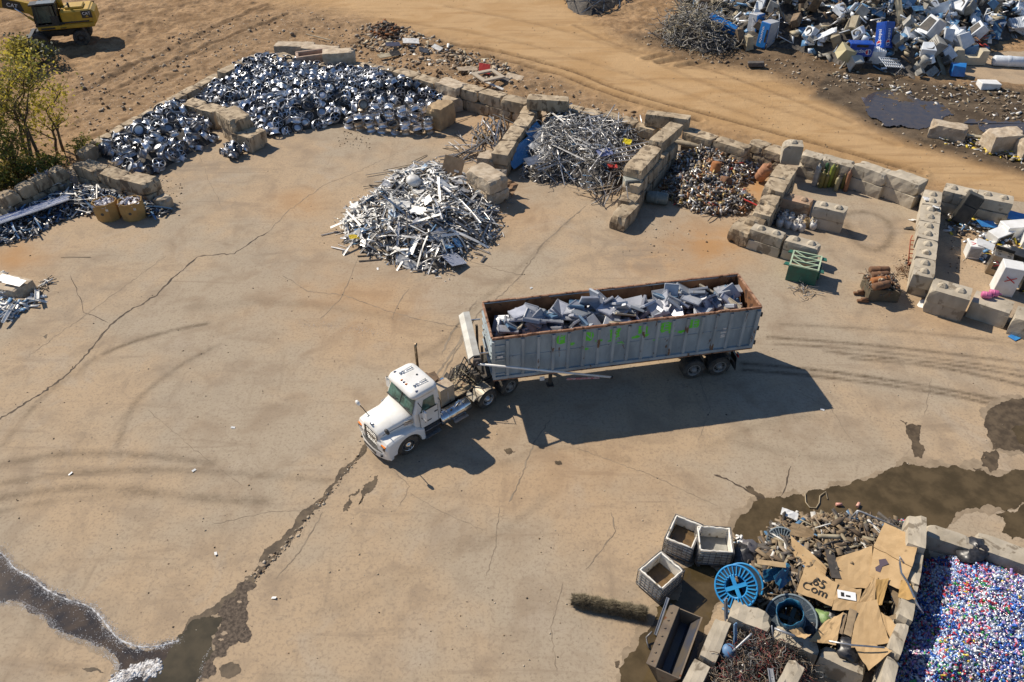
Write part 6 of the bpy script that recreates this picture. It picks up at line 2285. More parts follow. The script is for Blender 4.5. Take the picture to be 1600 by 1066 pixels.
# ------------------------------------------------------------------ junk pile, upper right
J = Mound([(1150, 78), (1240, 80), (1290, 95), (1320, 108), (1380, 112), (1425, 125), (1465, 118), (1495, 96), (1530, 84), (1590, 62), (1700, 40), (1700, -80), (1040, -80), (1060, 10), (1120, 45)], 3.4, 9.0, seed=23, bump=.35)
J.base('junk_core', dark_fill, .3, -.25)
jb = mat('junk_brown', (.20, .14, .085), (.11, .08, .055), 3, rough=.85, rnd=.3)
jw = mat('junk_white', (.76, .79, .82), (.55, .60, .66), 2, rough=.42, rnd=.25)
jg = mat('junk_grey', (.30, .29, .26), (.19, .18, .16), 2, rough=.6, rnd=.35, rust=(RUST, .2, 3))
jt = mat('junk_tan', (.38, .33, .23), (.28, .23, .15), 2, rough=.7, rnd=.3)
jbl = mat('junk_blue', (.08, .19, .36), (.12, .26, .42), 2, rough=.45, rnd=.4)
rbits('junk_bits', [jg, jw, jb, al_d, jt, jbl, al_a], J, 4200, 81, (.15, 1.5), (.05, .7), (.02, .12), .6, .4, (6, 8, 3, 4, 4, 4, 4))
tangle('junk_wires', [al_g, al_d, jt], J, 260, 82, .03, 1.8, .5, 7, 4)


def junk_box(w, d, h, m, k):
    b = MB()
    b.cbox((0, 0, h / 2), (w, d, h), .025)
    if k == 0:
        b.box((0, -d / 2 - .004, h * .5), (w * .8, .01, h * .7), mi=1)
    elif k == 1:
        for i in range(8):
            b.box((0, -d / 2 - .01, h * (.1 + .11 * i)), (w * .9, .03, h * .05), mi=1)
    elif k == 2:
        b.lathe([(w * .36, 0), (w * .36, .03), (w * .26, .03), (w * .24, .0)], Matrix.Translation((0, 0, h)), 16, 1)
    elif k == 3:
        for i in range(7):
            b.box((w * (-.42 + .14 * i), 0, h + .015), (w * .07, d, .04))
    off = Vector((k * 3.1 + w * 7, d * 5, h * 3))
    b.v = [tuple(Vector(v) + mnoise.noise_vector(Vector(v) * 1.6 + off) * .16) for v in b.v]   # dented
    return b.build('scrap_appliance', [m, al_d])


JG = 'scrap appliances heaped on the junk pile'
_jp = [p for p in J.sample(1500, 83)]
_left_ = [p for p in _jp if p[0] < 33 and to_px(p[0], p[1])[1] > -25][:110]
_right_ = [p for p in _jp if p[0] >= 33 and to_px(p[0], p[1])[1] > -25][:165]
pile(J, 0, [junk_box(.9, .8, .9, jg, 0), junk_box(1.1, .7, .7, jt, 1), junk_box(.8, .7, 1.3, jb, 3), junk_box(.9, .8, .5, jw, 2)],
     ['grey boxy scrap appliance in the left half of the junk pile', 'tan grilled scrap appliance in the left half of the junk pile', 'brown scrap cabinet in the left half of the junk pile', 'white scrap appliance in the left half of the junk pile'],
     'scrap appliance', JG, 84, tilt=.5, lift=.3, pts=_left_, smin=.45, smax=1.15)
pile(J, 0, [junk_box(.95, .85, 1.1, jw, 0), junk_box(1.0, .8, .8, jw, 2), junk_box(1.2, .8, .6, jbl, 1), junk_box(1.3, .9, .35, jw, 3), junk_box(.9, .7, .9, jg, 1)],
     ['white boxy scrap appliance in the right half of the junk pile', 'white scrap washer with round lid in the right half of the junk pile', 'blue grilled scrap appliance in the right half of the junk pile',
      'flat white ribbed appliance panel in the right half of the junk pile', 'grey grilled scrap appliance in the right half of the junk pile'],
     'scrap appliance', JG, 85, tilt=.5, lift=.3, pts=_right_, smin=.45, smax=1.3)
pile(J, 230, [sheet_piece(2.0, .9, jw, 130), sheet_piece(1.7, .6, jbl, 131), sheet_piece(1.4, .8, jg, 132), sheet_piece(2.2, .5, jt, 133)],
     ['white crumpled sheet on the junk pile', 'blue crumpled sheet on the junk pile', 'grey crumpled sheet on the junk pile', 'tan crumpled sheet on the junk pile'], 'metal sheet', 'sheets on the junk pile', 86, tilt=.35, lift=.4, smin=.6, smax=1.3)
pile(J, 46, [strip(3.0, .12, .02, al_g, .02, 'channel', seed=140), strip(2.4, .10, .02, jw, .03, 'tube', seed=141), strip(2.6, .12, .02, jb, .02, 'angle', seed=142)],
     ['grey beam sticking out of the junk pile', 'white pipe sticking out of the junk pile', 'rusty beam sticking out of the junk pile'], 'beam', 'beams on the junk pile', 87, tilt=.3, lift=.5, smin=.6, smax=1.2)

# vending machines
vend_blue = mat('vending_blue', (.008, .07, .40), (.012, .055, .30), 2, rough=.3)
vend_lt = mat('vending_light', (.02, .20, .55), (.03, .15, .45), 2, rough=.3)
vend_grey = mat('vending_grey', (.45, .47, .50), (.36, .38, .42), 2, rough=.4)
sign_w = mat('lettering_white', (.82, .82, .82), rough=.5)
sign_r = mat('emblem_red', (.60, .02, .03), rough=.4)


def half_disc(r, y0, y1, s, n=16):
    """part of a disc between the heights y0(x) and y1(x), with a wavy inner edge"""
    top = []
    for k in range(n + 1):
        x = -r + 2 * r * k / n
        yo = math.sqrt(max(0, r * r - x * x))
        top.append((x, s * max(yo, 0)))
    inner = [(x, s * r * (.16 + .12 * math.sin(2.6 * x / r) * s)) for x, _ in top[::-1][1:-1]]
    return top + inner


def onto(md, px, py, lift=0.0):
    """where the line of sight through a survey pixel meets a heap"""
    z = 8.0
    while z > 0:
        p = P(px, py, z)
        if z <= float(md.z(p.x, p.y)):
            break
        z -= .05
    return max(0, z) + lift


def vending(label, px, py, z, e, w=1.0, d=.85, h=1.85, word='pepsi', blue=None):
    t = thing('vending_machine', label, 'vending machine', P(px, py, z), group='vending machines on the junk pile')
    t.rotation_euler = e
    MB().cbox((0, 0, h / 2), (w, d, h), .02).build('cabinet', vend_grey if word == 'AQUAFINA' else blue, t)
    q = MB()
    q.cbox((0, -d / 2 - .06, h / 2), (w, .12, h), .03)
    dr = q.build('door', blue, t)
    q = MB()
    q.box((w * .34, -d / 2 - .125, h * .5), (w * .2, .012, h * .5))
    q.build('coin_panel', app_k, dr)
    F = lambda x, z_: Matrix.Translation((x, -d / 2 - .126, z_)) @ Matrix.Rotation(math.radians(90), 4, 'X')
    if word == 'pepsi':
        for s in (1, -1):
            # lettering and emblem on the front and on both sides
            pass
        mx = [(F(-.12, h * .52) @ Matrix.Rotation(math.radians(90), 4, 'Z'), F(-.12, h * .20)),
              (Matrix.Translation((-w / 2 - .004, .0, h * .50)) @ Matrix.Rotation(math.radians(-90), 4, 'Z') @ Matrix.Rotation(math.radians(90), 4, 'X') @ Matrix.Rotation(math.radians(90), 4, 'Z'),
               Matrix.Translation((-w / 2 - .004, .0, h * .18)) @ Matrix.Rotation(math.radians(-90), 4, 'Z') @ Matrix.Rotation(math.radians(90), 4, 'X'))]
        for tm, em in mx:
            text_mesh('pepsi', .44, 'lettering', sign_w, dr, tm, .003)
            q = MB()
            q.prism([(.23 * math.cos(a), .23 * math.sin(a)) for a in [2 * math.pi * k / 24 for k in range(24)]], -.001, .003, em)
            eo = q.build('emblem', sign_w, dr)
            MB().prism(half_disc(.20, 0, 0, 1), .0035, .006, em).build('emblem_top', sign_r, eo)
            MB().prism(half_disc(.20, 0, 0, -1), .0035, .006, em).build('emblem_bottom', vend_blue, eo)
    else:
        text_mesh(word, .28, 'lettering', sign_w, dr, F(-.12, h * .5) @ Matrix.Rotation(math.radians(90), 4, 'Z'), .003)
        text_mesh(word, .28, 'lettering', sign_w, dr, Matrix.Translation((-w / 2 - .004, -.1, h * .5)) @ Matrix.Rotation(math.radians(-90), 4, 'Z') @ Matrix.Rotation(math.radians(90), 4, 'X') @ Matrix.Rotation(math.radians(90), 4, 'Z'), .003)
    return t


vending('deep blue drinks vending machine lying on its side with red white emblem', 1362, 76, onto(J, 1348, 76, .35), (math.radians(-10), math.radians(-90), math.radians(4)), word='pepsi', blue=vend_blue)
vending('deep blue drinks vending machine tipped upright over the lying one', 1379, 76, onto(J, 1374, 76, .2), (math.radians(-22), math.radians(10), math.radians(24)), word='pepsi', blue=vend_blue, h=2.0)
vending('blue water vending machine standing with tan top, left of the grey-sided one', 1176, 62, .1, (math.radians(-4), math.radians(3), math.radians(38)), word='AQUAFINA', blue=vend_lt, h=2.2)
vending('blue water vending machine with broad pale grey side, near the wire nest', 1195, 72, .05, (math.radians(-3), math.radians(2), math.radians(-48)), word='AQUAFINA', blue=vend_lt, h=2.1, w=.9, d=1.3)
put(junk_box(2.6, .9, .5, vend_lt, 9), 1128, 42, 1.3, (.25, .28, -.45), 'long bright blue cabinet lying behind the wire nest', 'cabinet')
put(junk_box(1.2, 1.0, 2.6, jw, 0), 1190, 20, 1.6, (-.15, .35, .4), 'tall pale cabinet leaning above the blue water machine', 'cabinet')
for k, (x, y, z, w, d, h, m, e, l) in enumerate(((1418, 62, 1.6, 1.5, 1.1, .8, jw, (.5, .2, .2), 'grey-white ribbed unit right of the upright blue machine'), (1470, 45, 1.8, 2.4, .9, .3, jw, (.3, 0, .03), 'long flat white panel box in the right junk pile'),
                                              (1485, 62, 1.2, 1.4, 1.0, 1.0, jw, (.4, .4, .5), 'white cube appliance in the right junk pile'), (1332, 104, .2, 1.0, .9, .9, mat('unit_pale', (.5, .5, .46), rough=.5), (.5, 0, .3), 'pale machine panel with dark keys before the junk pile'),
                                              (1365, 98, .3, 1.1, .5, 1.3, jw, (.3, 0, -.1), 'pale blue crushed panel before the junk pile'), (1315, 90, .8, 1.2, 1.0, 1.0, mat('unit_yellowed', (.5, .44, .26), rough=.6), (.3, .3, .2), 'yellowed crushed box before the junk pile'))):
    put(junk_box(w, d, h, m, (1, 3, 0, 0, 3, 9)[k]), x, y, z, e, l, 'scrap appliance', JG)
put(junk_box(1.0, .8, .8, vend_lt, 9), 1494, 117, .05, (0, 0, -.2), 'small bright blue box at the right front of the junk pile', 'box')
_b = MB()
_b.prism([(-1.3, 0), (1.3, 0), (1.3, 1.15), (.75, 1.15), (.6, .6), (-.55, .6), (-.75, 1.2), (-1.25, 1.2)], -.4, .4, Matrix(((1, 0, 0, 0), (0, 0, 1, 0), (0, 1, 0, 0), (0, 0, 0, 1))))
put(_b.build('counterweight', mat('cream_paint', (.52, .46, .34), (.44, .38, .28), 2, rough=.6)), 1511, 99, .05, (0, 0, -.05), 'cream U-shaped counterweight at the right end of the junk pile', 'counterweight')
tank(.42, 2.5, jw, 'long white tank lying on the pale concrete pad at the right edge', 'tank', 1577, 96, .42, (math.radians(90), 0, math.radians(80)), 'long_tank', False)
tank(.40, 1.4, jg, 'grey tank with yellow label standing tilted at the junk pile front', 'tank', 1440, 100, .8, (.35, .3, 0), 'scrap_tank', False)
put(junk_box(1.4, 1.0, .5, app_w, 9), 1543, 137, .02, (0, 0, -.1), 'white box lid lying alone on the mud', 'box')
put(junk_box(1.3, .5, .45, al_d, 9), 1181, 105, .02, (0, 0, -.1), 'dark case with white label lying on the dirt before the vending machines', 'case')
_b = MB()
for k in range(9):
    _b.box((-1.0 + .25 * k, 0, 0), (.05, 1.2, .04))
for k in range(4):
    _b.box((0, -.55 + .36 * k, .03), (2.1, .05, .04))
put(_b.build('wire_rack', jw), 1393, 98, .8, (.35, .2, .4), 'white wire rack leaning at the foot of the junk pile', 'rack')
tangle('red_frame_tangle', [al_r, rusty_d], Mound([(1500, 78), (1520, 70), (1530, 80), (1510, 88)], .8, .8), 30, 88, .04, 1.6, .8, 4, 4, .4)

# nest of cable and the dark bar heap
NW = Mound([(1034, 55), (1060, 42), (1095, 48), (1125, 58), (1142, 76), (1130, 82), (1100, 84), (1065, 74), (1040, 66)], 1.9, 2.2, seed=25, bump=.1)
NW.base('wire_nest_core', dark_fill, .25, -.2)
wire_gy = mat('wire_grey', (.24, .23, .20), (.15, .14, .12), 2, rough=.6)
tag(tangle('wire_nest', [wire_gy, al_g, jt], NW, 520, 89, .032, 2.6, .25, 10, 4, 1.2))
tangle('wire_heap', [jt, wire_gy, al_d], Mound([(1050, 20), (1090, 5), (1150, 5), (1160, 50), (1120, 50), (1070, 40)], 1.2, 3.0), 330, 90, .03, 2.2, .4, 8, 4)
NB = Mound([(884, 14), (905, 24), (938, 24), (975, 8), (1000, -20), (960, -40), (900, -30), (880, 0)], 1.5, 3.0, seed=26)
NB.base('dark_bar_core', dark_fill, .25, -.2)
pile(NB, 110, [strip(3.2, .09, .02, al_d, .02, 'tube', seed=150), strip(2.6, .10, .02, mat('bar_bluegrey', (.10, .12, .15), (.17, .19, .22), 3, rough=.4, metal=.4), .01, 'angle', seed=151)],
     ['dark bar in the heap at the top edge of the picture', 'blue-grey bar in the heap at the top edge of the picture'], 'metal bar', 'bars in the dark heap', 91, tilt=.12, lift=.25, yaw=(.25, .5), smin=.6, smax=1.1)
rbits('mud_litter', [al_w, al_t, al_d, jt, jb], Mound([(1290, 118), (1330, 112), (1440, 135), (1530, 128), (1620, 150), (1620, 200), (1500, 170), (1380, 150)], .05, 1.0), 260, 92, (.06, .5), (.04, .2), (.02, .1), .3, .05)
rbits('block_litter', [al_w, al_t, jt, al_a, app_w, al_y], Mound([(1450, 203), (1480, 195), (1560, 225), (1620, 235), (1620, 262), (1560, 245), (1470, 222)], .12, 1.0), 320, 93, (.06, .5), (.05, .25), (.02, .1), .3, .05)
put(strip(3.0, .35, .05, jt, 0, seed=155), 1518, 212, .3, (0, .05, -.2), 'tan plank between the pale blocks in the mud', 'plank')

# debris on the berm behind the back wall
for k, (x, y, L, W, m, e, l) in enumerate(((763, 118, 2.3, 1.5, concrete_old, (.05, .1, .5), 'f'), (787, 124, 1.6, .6, al_d, (.1, 0, -.5), 'dark flat scrap right of the pale frame'), (803, 122, 1.4, .9, concrete_old, (.2, .1, -.4), 'pale slab right of the pale frame behind the wall'),
                                           (757, 108, .9, 1.0, al_r, (.5, .2, .1), 'red sheet standing behind the pale frame'), (642, 65, 1.4, .8, al_w, (.2, .1, .2), 'whitish sheet lying on the berm by the road'), (614, 70, 1.3, .5, mat('slate_scrap', (.10, .10, .14), rough=.5), (.4, .1, .5), 'dark slate panel on the berm'),
                                           (683, 75, .9, .5, al_w, (.3, .2, -.6), 'white crumpled scrap on the berm right of the whitish sheet'), (662, 79, .8, .6, al_g, (.3, .3, .2), 'grey crumpled scrap on the berm'), (730, 108, 1.6, .7, concrete_old, (.1, .1, .3), 'pale slab left of the red sheet'),
                                           (606, 87, 1.7, .6, jt, (.2, .1, .6), 'tan board on the berm behind the wheels'), (617, 84, .9, .5, al_d, (.5, .1, .6), 'dark board propped on the tan board'), (770, 134, 2.0, .25, al_w, (0, .1, -.6), 'white strip hanging over the wall at the pale frame'))):
    p = P(x, y)
    z = gz(p.x, p.y) + .25
    if l == 'f':
        t = MB()
        for xx, yy, sx, sy in ((-.95, 0, .4, 1.6), (.95, 0, .4, 1.6), (0, .62, 1.5, .36), (0, -.62, 1.5, .36)):
            t.cbox((xx, yy, 0), (sx, sy, .14), .03)
        put(t.build('pale_frame', mat('frame_pale', (.48, .40, .30), rough=.8)), x, y, z + .4, (.15, .1, .75), 'pale rectangular frame with a hole lying on the berm behind the wall', 'frame')
    else:
        put(sheet_piece(L, W, m, 160 + k, bend=.08, t=.06, name='berm_scrap'), x, y, z, e, l, 'scrap sheet')
rbits('berm_debris', [al_t, jb, al_d, jt, al_w, concrete_old], Mound([(560, 42), (640, 45), (720, 80), (800, 108), (830, 140), (760, 130), (690, 115), (620, 92), (560, 75)], .15, 1.2), 520, 94, (.08, .8), (.05, .3), (.03, .15), .35, .08, (4, 4, 2, 3, 1, 3))
rbits('rusty_berm_heap', [jb, rusty_d, al_d, rusty], Mound([(580, 50), (600, 44), (625, 50), (622, 66), (600, 68), (584, 60)], .7, 1.0), 420, 95, (.1, .9), (.05, .3), (.03, .12), .5, .12)
put(strip(2.6, .12, .05, jt, 0, seed=170), 497, 58, .3, (0, .05, -.45), 'pale plank lying on the dirt above the broken slabs', 'plank')

# ------------------------------------------------------------------ excavator
cat_y = mat('machine_yellow', (.52, .32, .03), (.40, .25, .03), 2, rough=.45, rust=((.16, .10, .05), .15, 3))
cat_k = mat('machine_black', (.02, .02, .02), (.045, .042, .038), 3, rough=.5)
ex_glass = mat('machine_glass', (.10, .12, .10), (.05, .06, .055), 2, rough=.08)
EX = thing('wheeled_excavator', 'yellow and black wheeled excavator with boom raised at the top left', 'excavator', P(102, 67), math.radians(197), sc=1.1)


def build_excavator():
    T = EX
    b = MB()
    b.cbox((0, 0, .95), (3.4, 1.1, .5), .06)
    for x in (-1.5, 1.5):
        b.cbox((x, 0, .62), (.5, 2.2, .35), .05)
    b.box((2.15, 0, .6), (.25, 2.4, .7))
    b.cyl((0, 0, 1.15), (0, 0, 1.40), .75, n=20)
    b.build('undercarriage', cat_k, T)
    for x in (-1.5, 1.5):
        for s in (-1, 1):
            put_wheel(T, x, s * 1.0, .58, .58, .6, s, chassis_mat, True)
    b = MB()
    b.cbox((-.75, 0, 1.55), (4.1, 2.5, .32), .05)
    b.cbox((-1.65, 0, 2.2), (2.2, 2.45, 1.0), .12)
    b.cbox((-2.75, 0, 2.05), (.5, 2.3, 1.15), .2)
    b.box((-.1, -.75, 2.1), (.9, .9, .8))
    b.cbox((-1.6, .2, 2.78), (1.3, 1.4, .18), .06)
    up = b.build('upper_body', cat_y, T)
    for s in (-1, 1):
        b = MB()
        b.box((-2.45, s * 1.235, 2.35), (.75, .012, .55))
        b.box((-1.2, s * 1.235, 1.85), (2.6, .012, .12))
        b.box((.55, s * 1.26, 1.52), (1.0, .012, .14))
        b.build('black_trim', cat_k, up)
    MB().cyl((-1.3, .8, 2.7), (-1.3, .8, 3.2), .08, n=10).build('exhaust_pipe', cat_k, up)
    for s in (-1, 1):
        m4 = Matrix.Translation((-2.45, s * 1.245, 2.4)) @ Matrix.Rotation(math.radians(0 if s < 0 else 180), 4, 'Z') @ Matrix.Rotation(math.radians(90), 4, 'X')
        text_mesh('CAT', .30, 'lettering', sign_w, up, m4, .004)
        MB().prism([(-.12, -.24), (.12, -.24), (0, -.10)], 0, .004, m4).build('emblem', cat_y, up)
    b = MB()
    # cab on the left side: posts, roof, lower panels
    for x in (-.35, 1.35):
        for y in (.28, 1.18):
            b.box((x - (.0 if x < 0 else .18), y, 2.5), (.10, .10, 1.65), rot(0, (.0 if x < 0 else .16) * -1, 0))
    b.box((.45, .73, 3.28), (1.85, 1.0, .10))
    b.box((.45, .73, 1.75), (1.85, 1.0, .12))
    b.box((-.1, 1.18, 2.05), (.55, .08, .7))
    b.box((.5, .28, 2.05), (1.6, .06, .6))
    b.box((1.2, .73, 1.95), (.1, .9, .4))
    cb = b.build('cab', cat_k, T)
    b = MB()
    b.box((.2, .73, 3.345), (1.3, .9, .03))
    b.build('roof_hatch', mat('roof_grey', (.16, .18, .19), rough=.4), cb)
    b = MB()
    b.box((.5, 1.19, 2.55), (1.4, .02, 1.2))
    b.box((.5, .27, 2.75), (1.4, .02, .95))
    b.box((1.27, .73, 2.55), (.02, .85, 1.3), rot(0, -.16, 0))
    b.box((-.36, .73, 2.75), (.02, .8, .8))
    b.build('window', ex_glass, cb)
    for x in (.0, .9):
        b = MB()
        b.box((x, 1.21, 2.55), (.06, .03, 1.3))
        b.build('window_post', cat_k, cb)
    # boom rises forward then bends down, cylinders beside it
    b = MB()
    prof = [(.1, 1.75), (.6, 1.6), (1.8, 2.35), (3.4, 2.95), (6.6, 3.25), (6.7, 3.75), (3.3, 3.75), (1.1, 2.95)]
    b.prism(prof, -.55, -.05, Matrix(((1, 0, 0, 0), (0, 0, 1, 0), (0, 1, 0, 0), (0, 0, 0, 1))))
    bo = b.build('boom', cat_y, T)
    for s, y in ((1, -.045), (-1, -.555)):
        q = MB()
        q.prism([(2.05, 2.55), (3.45, 2.98), (3.3, 3.62), (2.15, 3.25)], y - .002, y + .002, Matrix(((1, 0, 0, 0), (0, 0, 1, 0), (0, 1, 0, 0), (0, 0, 0, 1))))
        q.build('black_decal', cat_k, bo)
        text_mesh('CAT', .38, 'lettering', sign_w, bo, Matrix.Translation((2.75, y + s * .006, 3.08)) @ Matrix.Rotation(math.radians(180 if s > 0 else 0), 4, 'Z') @ Matrix.Rotation(math.radians(90), 4, 'X') @ Matrix.Rotation(math.radians(17 if s < 0 else -17), 4, 'Z'), .003)
    for y in (-.75, .15):
        q = MB()
        q.cyl((1.2, y, 1.6), (1.9, y, 2.2), .10, n=10)
        q.cyl((1.9, y, 2.2), (2.6, y, 2.9), .06, n=10, mi=1)
        q.build('boom_cylinder', [cat_y, chrome], T)
    q = MB()
    q.prism([(6.3, 3.75), (6.9, 3.75), (7.9, 1.6), (7.6, 1.5)], -.5, -.1, Matrix(((1, 0, 0, 0), (0, 0, 1, 0), (0, 1, 0, 0), (0, 0, 0, 1))))
    q.build('stick', cat_y, T)
    q = MB()
    g = random.Random(4)
    for k in range(10):
        y0 = -.3 + .1 * (k % 4)
        q.tube([(-.1, y0, 2.3), (.1, y0 - .1, 2.9 + .06 * k), (.6, y0, 3.4), (.9, y0, 3.2)], .045, 6)
    q.cyl((-.5, -.3, 2.6), (-.5, -.3, 3.5), .25, n=12, mi=1)
    q.cyl((-.1, .05, 2.5), (-.15, .05, 3.6), .14, n=10, mi=1)
    q.build('hoses', [cat_k, cat_y], T)
    q = MB()
    for k in range(4):
        q.box((-.55 - .0, 1.28, .9 + .3 * k), (.4, .12, .04))
    q.build('step', cat_k, T)


build_excavator()

# ------------------------------------------------------------------ trees
bark = mat('bark', (.13, .095, .06), (.08, .06, .04), 6, rough=.9, bump=.4)
leaf_y = mat('leaf_yellow', (.58, .47, .07), (.44, .38, .06), 1.5, rough=.6)
leaf_g = mat('leaf_green', (.19, .20, .04), (.12, .145, .03), 1.5, rough=.6)
leaf_o = mat('leaf_olive', (.30, .25, .07), (.20, .18, .05), 1.5, rough=.65)
for _m in (leaf_y, leaf_g, leaf_o):   # thin leaves let light through
    _nt = _m.node_tree
    _b = _nt.nodes['Principled BSDF']
    _tr = _nt.nodes.new('ShaderNodeBsdfTranslucent')
    _mx = _nt.nodes.new('ShaderNodeMixShader')
    _mx.inputs[0].default_value = .45
    if _b.inputs['Base Color'].links:
        _nt.links.new(_b.inputs['Base Color'].links[0].from_socket, _tr.inputs[0])
    _out = next(n for n in _nt.nodes if n.type == 'OUTPUT_MATERIAL')
    _nt.links.new(_b.outputs[0], _mx.inputs[1])
    _nt.links.new(_tr.outputs[0], _mx.inputs[2])
    _nt.links.new(_mx.outputs[0], _out.inputs[0])
leaf_s = mat('leaf_greygreen', (.13, .14, .09), (.09, .10, .07), 1.5, rough=.7)


def tree(label, px, py, h, spread, nl, seed, mats, wts, name='tree', cat='tree', stems=2, leaf=(.06, .15), low=.2):
    g = random.Random(seed)
    p0 = P(px, py)
    z0 = gz(p0.x, p0.y)
    t = thing(name, label, cat, (p0.x, p0.y, z0), group='trees and shrubs at the left')
    tips = []

    def grow(p, d, L, r, lev):
        pts = [p.copy()]
        n = 4
        for k in range(n):
            d = (d + Vector((g.gauss(0, .18), g.gauss(0, .18), g.gauss(.04, .1)))).normalized()
            p = p + d * (L / n)
            pts.append(p.copy())
            if lev >= 1:
                tips.append((p.copy(), lev))
        b.tube(pts, r, 6 if lev < 2 else 4, r1=r * .5)
        if lev < 3:
            for k in range(3 if lev == 0 else 4):
                q = pts[g.randrange(1 if lev else 2, n + 1)]
                a = g.uniform(0, 6.28)
                nd = (d * .55 + Vector((math.cos(a), math.sin(a), g.uniform(-.05, .7))) * .8).normalized()
                grow(q, nd, L * g.uniform(.45, .7), r * .5, lev + 1)
    for s in range(stems):
        b = MB()
        a = g.uniform(0, 6.28)
        grow(Vector((g.gauss(0, .25) * stems / 2, g.gauss(0, .25) * stems / 2, -.1)), Vector((math.cos(a) * spread * .12, math.sin(a) * spread * .12, 1)).normalized(), h * g.uniform(.5, .68), .05 + h * .012, 0)
        b.build('trunk', bark, t)
    n = nl
    G = np.random.default_rng(seed)
    T_ = np.array([tuple(q[0]) for q in tips if q[0].z > h * low * .5])
    w = np.clip(T_[:, 2] / h, .15, 1)
    idx = G.choice(len(T_), n, p=w / w.sum())
    c = T_[idx] + G.normal(0, .26 + .016 * h, (n, 3)) * np.array([1.2, 1.2, .8])
    sz = G.uniform(leaf[0], leaf[1], n)
    u = G.normal(0, 1, (n, 3))
    u /= np.linalg.norm(u, axis=1)[:, None]
    v = np.cross(u, G.normal(0, 1, (n, 3)))
    v /= np.linalg.norm(v, axis=1)[:, None]
    A = c + u * sz[:, None]
    B = c + v * sz[:, None] * .55
    C2 = c - u * sz[:, None]
    D = c - v * sz[:, None] * .55
    V = np.stack([A, B, C2, D], 1).reshape(-1, 3)
    V[:, 2] = np.maximum(V[:, 2], .02)
    F = np.arange(4 * n).reshape(-1, 4)
    cl = (np.sin(c[:, 0] * 1.7 + seed) + np.sin(c[:, 1] * 1.9) + np.sin(c[:, 2] * 1.3)) * .16 + G.uniform(0, 1, n) * .75
    mi = np.searchsorted(np.cumsum(wts) / sum(wts), np.clip(cl, 0, .999))
    np_mesh('crown', V, F, mats, t, np.clip(mi, 0, len(mats) - 1))
    return t


tree('tall yellow-green tree with several bare-looking stems behind the left wall', 60, 262, 6.6, 1.7, 1900, 3, [leaf_o, leaf_y, leaf_g], (2, 5, 3), stems=3)
tree('yellow-green tree cut by the left picture edge', -6, 266, 7.2, 1.7, 1900, 5, [leaf_o, leaf_y, leaf_g], (3, 4, 4), stems=3)
tree('darker green young tree in front of the yellow-green ones', 26, 288, 4.4, 1.8, 1900, 8, [leaf_g, leaf_o, leaf_y], (4, 3, 3), stems=3)
tree('slim yellow sapling at the right end of the trees', 98, 238, 4.6, 1.0, 900, 12, [leaf_y, leaf_o], (3, 2), stems=2)
for k, (x, y, h, n, l) in enumerate(((12, 300, 1.6, 1000, 'dark leafy shrub at the foot of the trees, leftmost'), (50, 285, 1.4, 900, 'dark leafy shrub at the foot of the trees by the wall corner'), (84, 266, 1.3, 800, 'leafy shrub at the right foot of the trees'), (-10, 318, 2.2, 1500, 'shrub cut by the left picture edge above the wall'))):
    tree(l, x, y, h, 2.4, n, 40 + k, [leaf_g, leaf_o, leaf_y], (6, 4, 1), 'shrub', 'shrub', 5, (.07, .16), .05)
tree('grey-green bush beside the front wheel of the excavator', 62, 100, 1.9, 2.2, 1300, 50, [leaf_s, leaf_g, leaf_o], (6, 2, 1), 'bush', 'bush', 5, (.09, .2), .05)
tree('small yellowing bush left of the grey-green bush', 36, 112, 2.4, 1.6, 1200, 51, [leaf_y, leaf_o], (3, 2), 'bush', 'bush', 4, (.08, .16), .1)
# ------------------------------------------------------------------ left bays
G1 = Mound([(-40, 360), (40, 322), (110, 296), (160, 285), (232, 300), (262, 322), (262, 338), (225, 340), (150, 335), (120, 338), (85, 352), (50, 372), (0, 384), (-40, 392)], .45, 2.0, seed=31)
al_n = mat('navy_scrap', (.04, .08, .16), (.09, .15, .25), 4, rough=.45, rnd=.3)
rbits('left_bay_scrap', [al_n, al_a, al_w, al_b, al_d, al_g], G1, 1700, 101, (.12, .8), (.04, .14), (.01, .05), .4, .10, (5, 4, 3, 2, 4, 2))
pile(G1, 60, [strip(1.4, .10, .015, al_w, .03, seed=201), strip(1.2, .09, .015, al_b, .04, 'channel', seed=202), strip(1.7, .08, .015, al_g, .02, 'angle', seed=203)],
     ['white strip in the scrap by the left bay wall', 'blue strip in the scrap by the left bay wall', 'grey strip in the scrap by the left bay wall'], 'metal strip', 'strips in the left bay', 102, tilt=.2, lift=.15, smin=.6, smax=1.2)
tangle('violet_wire', [mat('wire_violet', (.16, .18, .40), (.3, .3, .5), 4, rough=.4), al_w, al_n], Mound([(58, 302), (75, 285), (100, 284), (108, 296), (85, 308), (62, 310)], .8, 1.0), 150, 103, .018, 1.3, .3, 8, 4, 1.2)
gut_w = mat('gutter_white', (.70, .71, .74), (.58, .60, .66), 2, rough=.4)
gut_b = mat('gutter_blue', (.22, .28, .48), (.3, .36, .55), 2, rough=.4)
for k in range(9):
    a, c = P(-30, 360 - 2.2 * (k % 5), .55 + .16 * (k // 5)), P(108, 312 - 1.6 * (k % 5), .6 + .16 * (k // 5))
    d = c - a
    o = strip(d.length, .17, .02, gut_w if k % 3 != 1 else gut_b, 0, 'channel', seed=210 + k, name='gutter')
    o.location = (a + c) / 2
    o.rotation_euler = (0, -math.atan2(d.z, math.hypot(d.x, d.y)), math.atan2(d.y, d.x))
    tag(o, ('white' if k % 3 != 1 else 'bluish') + ' long gutter in the bundle lying across the left bay scrap', 'gutter', 'gutters in the left bay bundle')
card = mat('cardboard', (.47, .32, .165), (.40, .265, .13), 2, rough=.8, rust=((.27, .18, .09), .2, 3))
card_d = mat('cardboard_bin', (.42, .26, .09), (.34, .205, .07), 2, rough=.8)
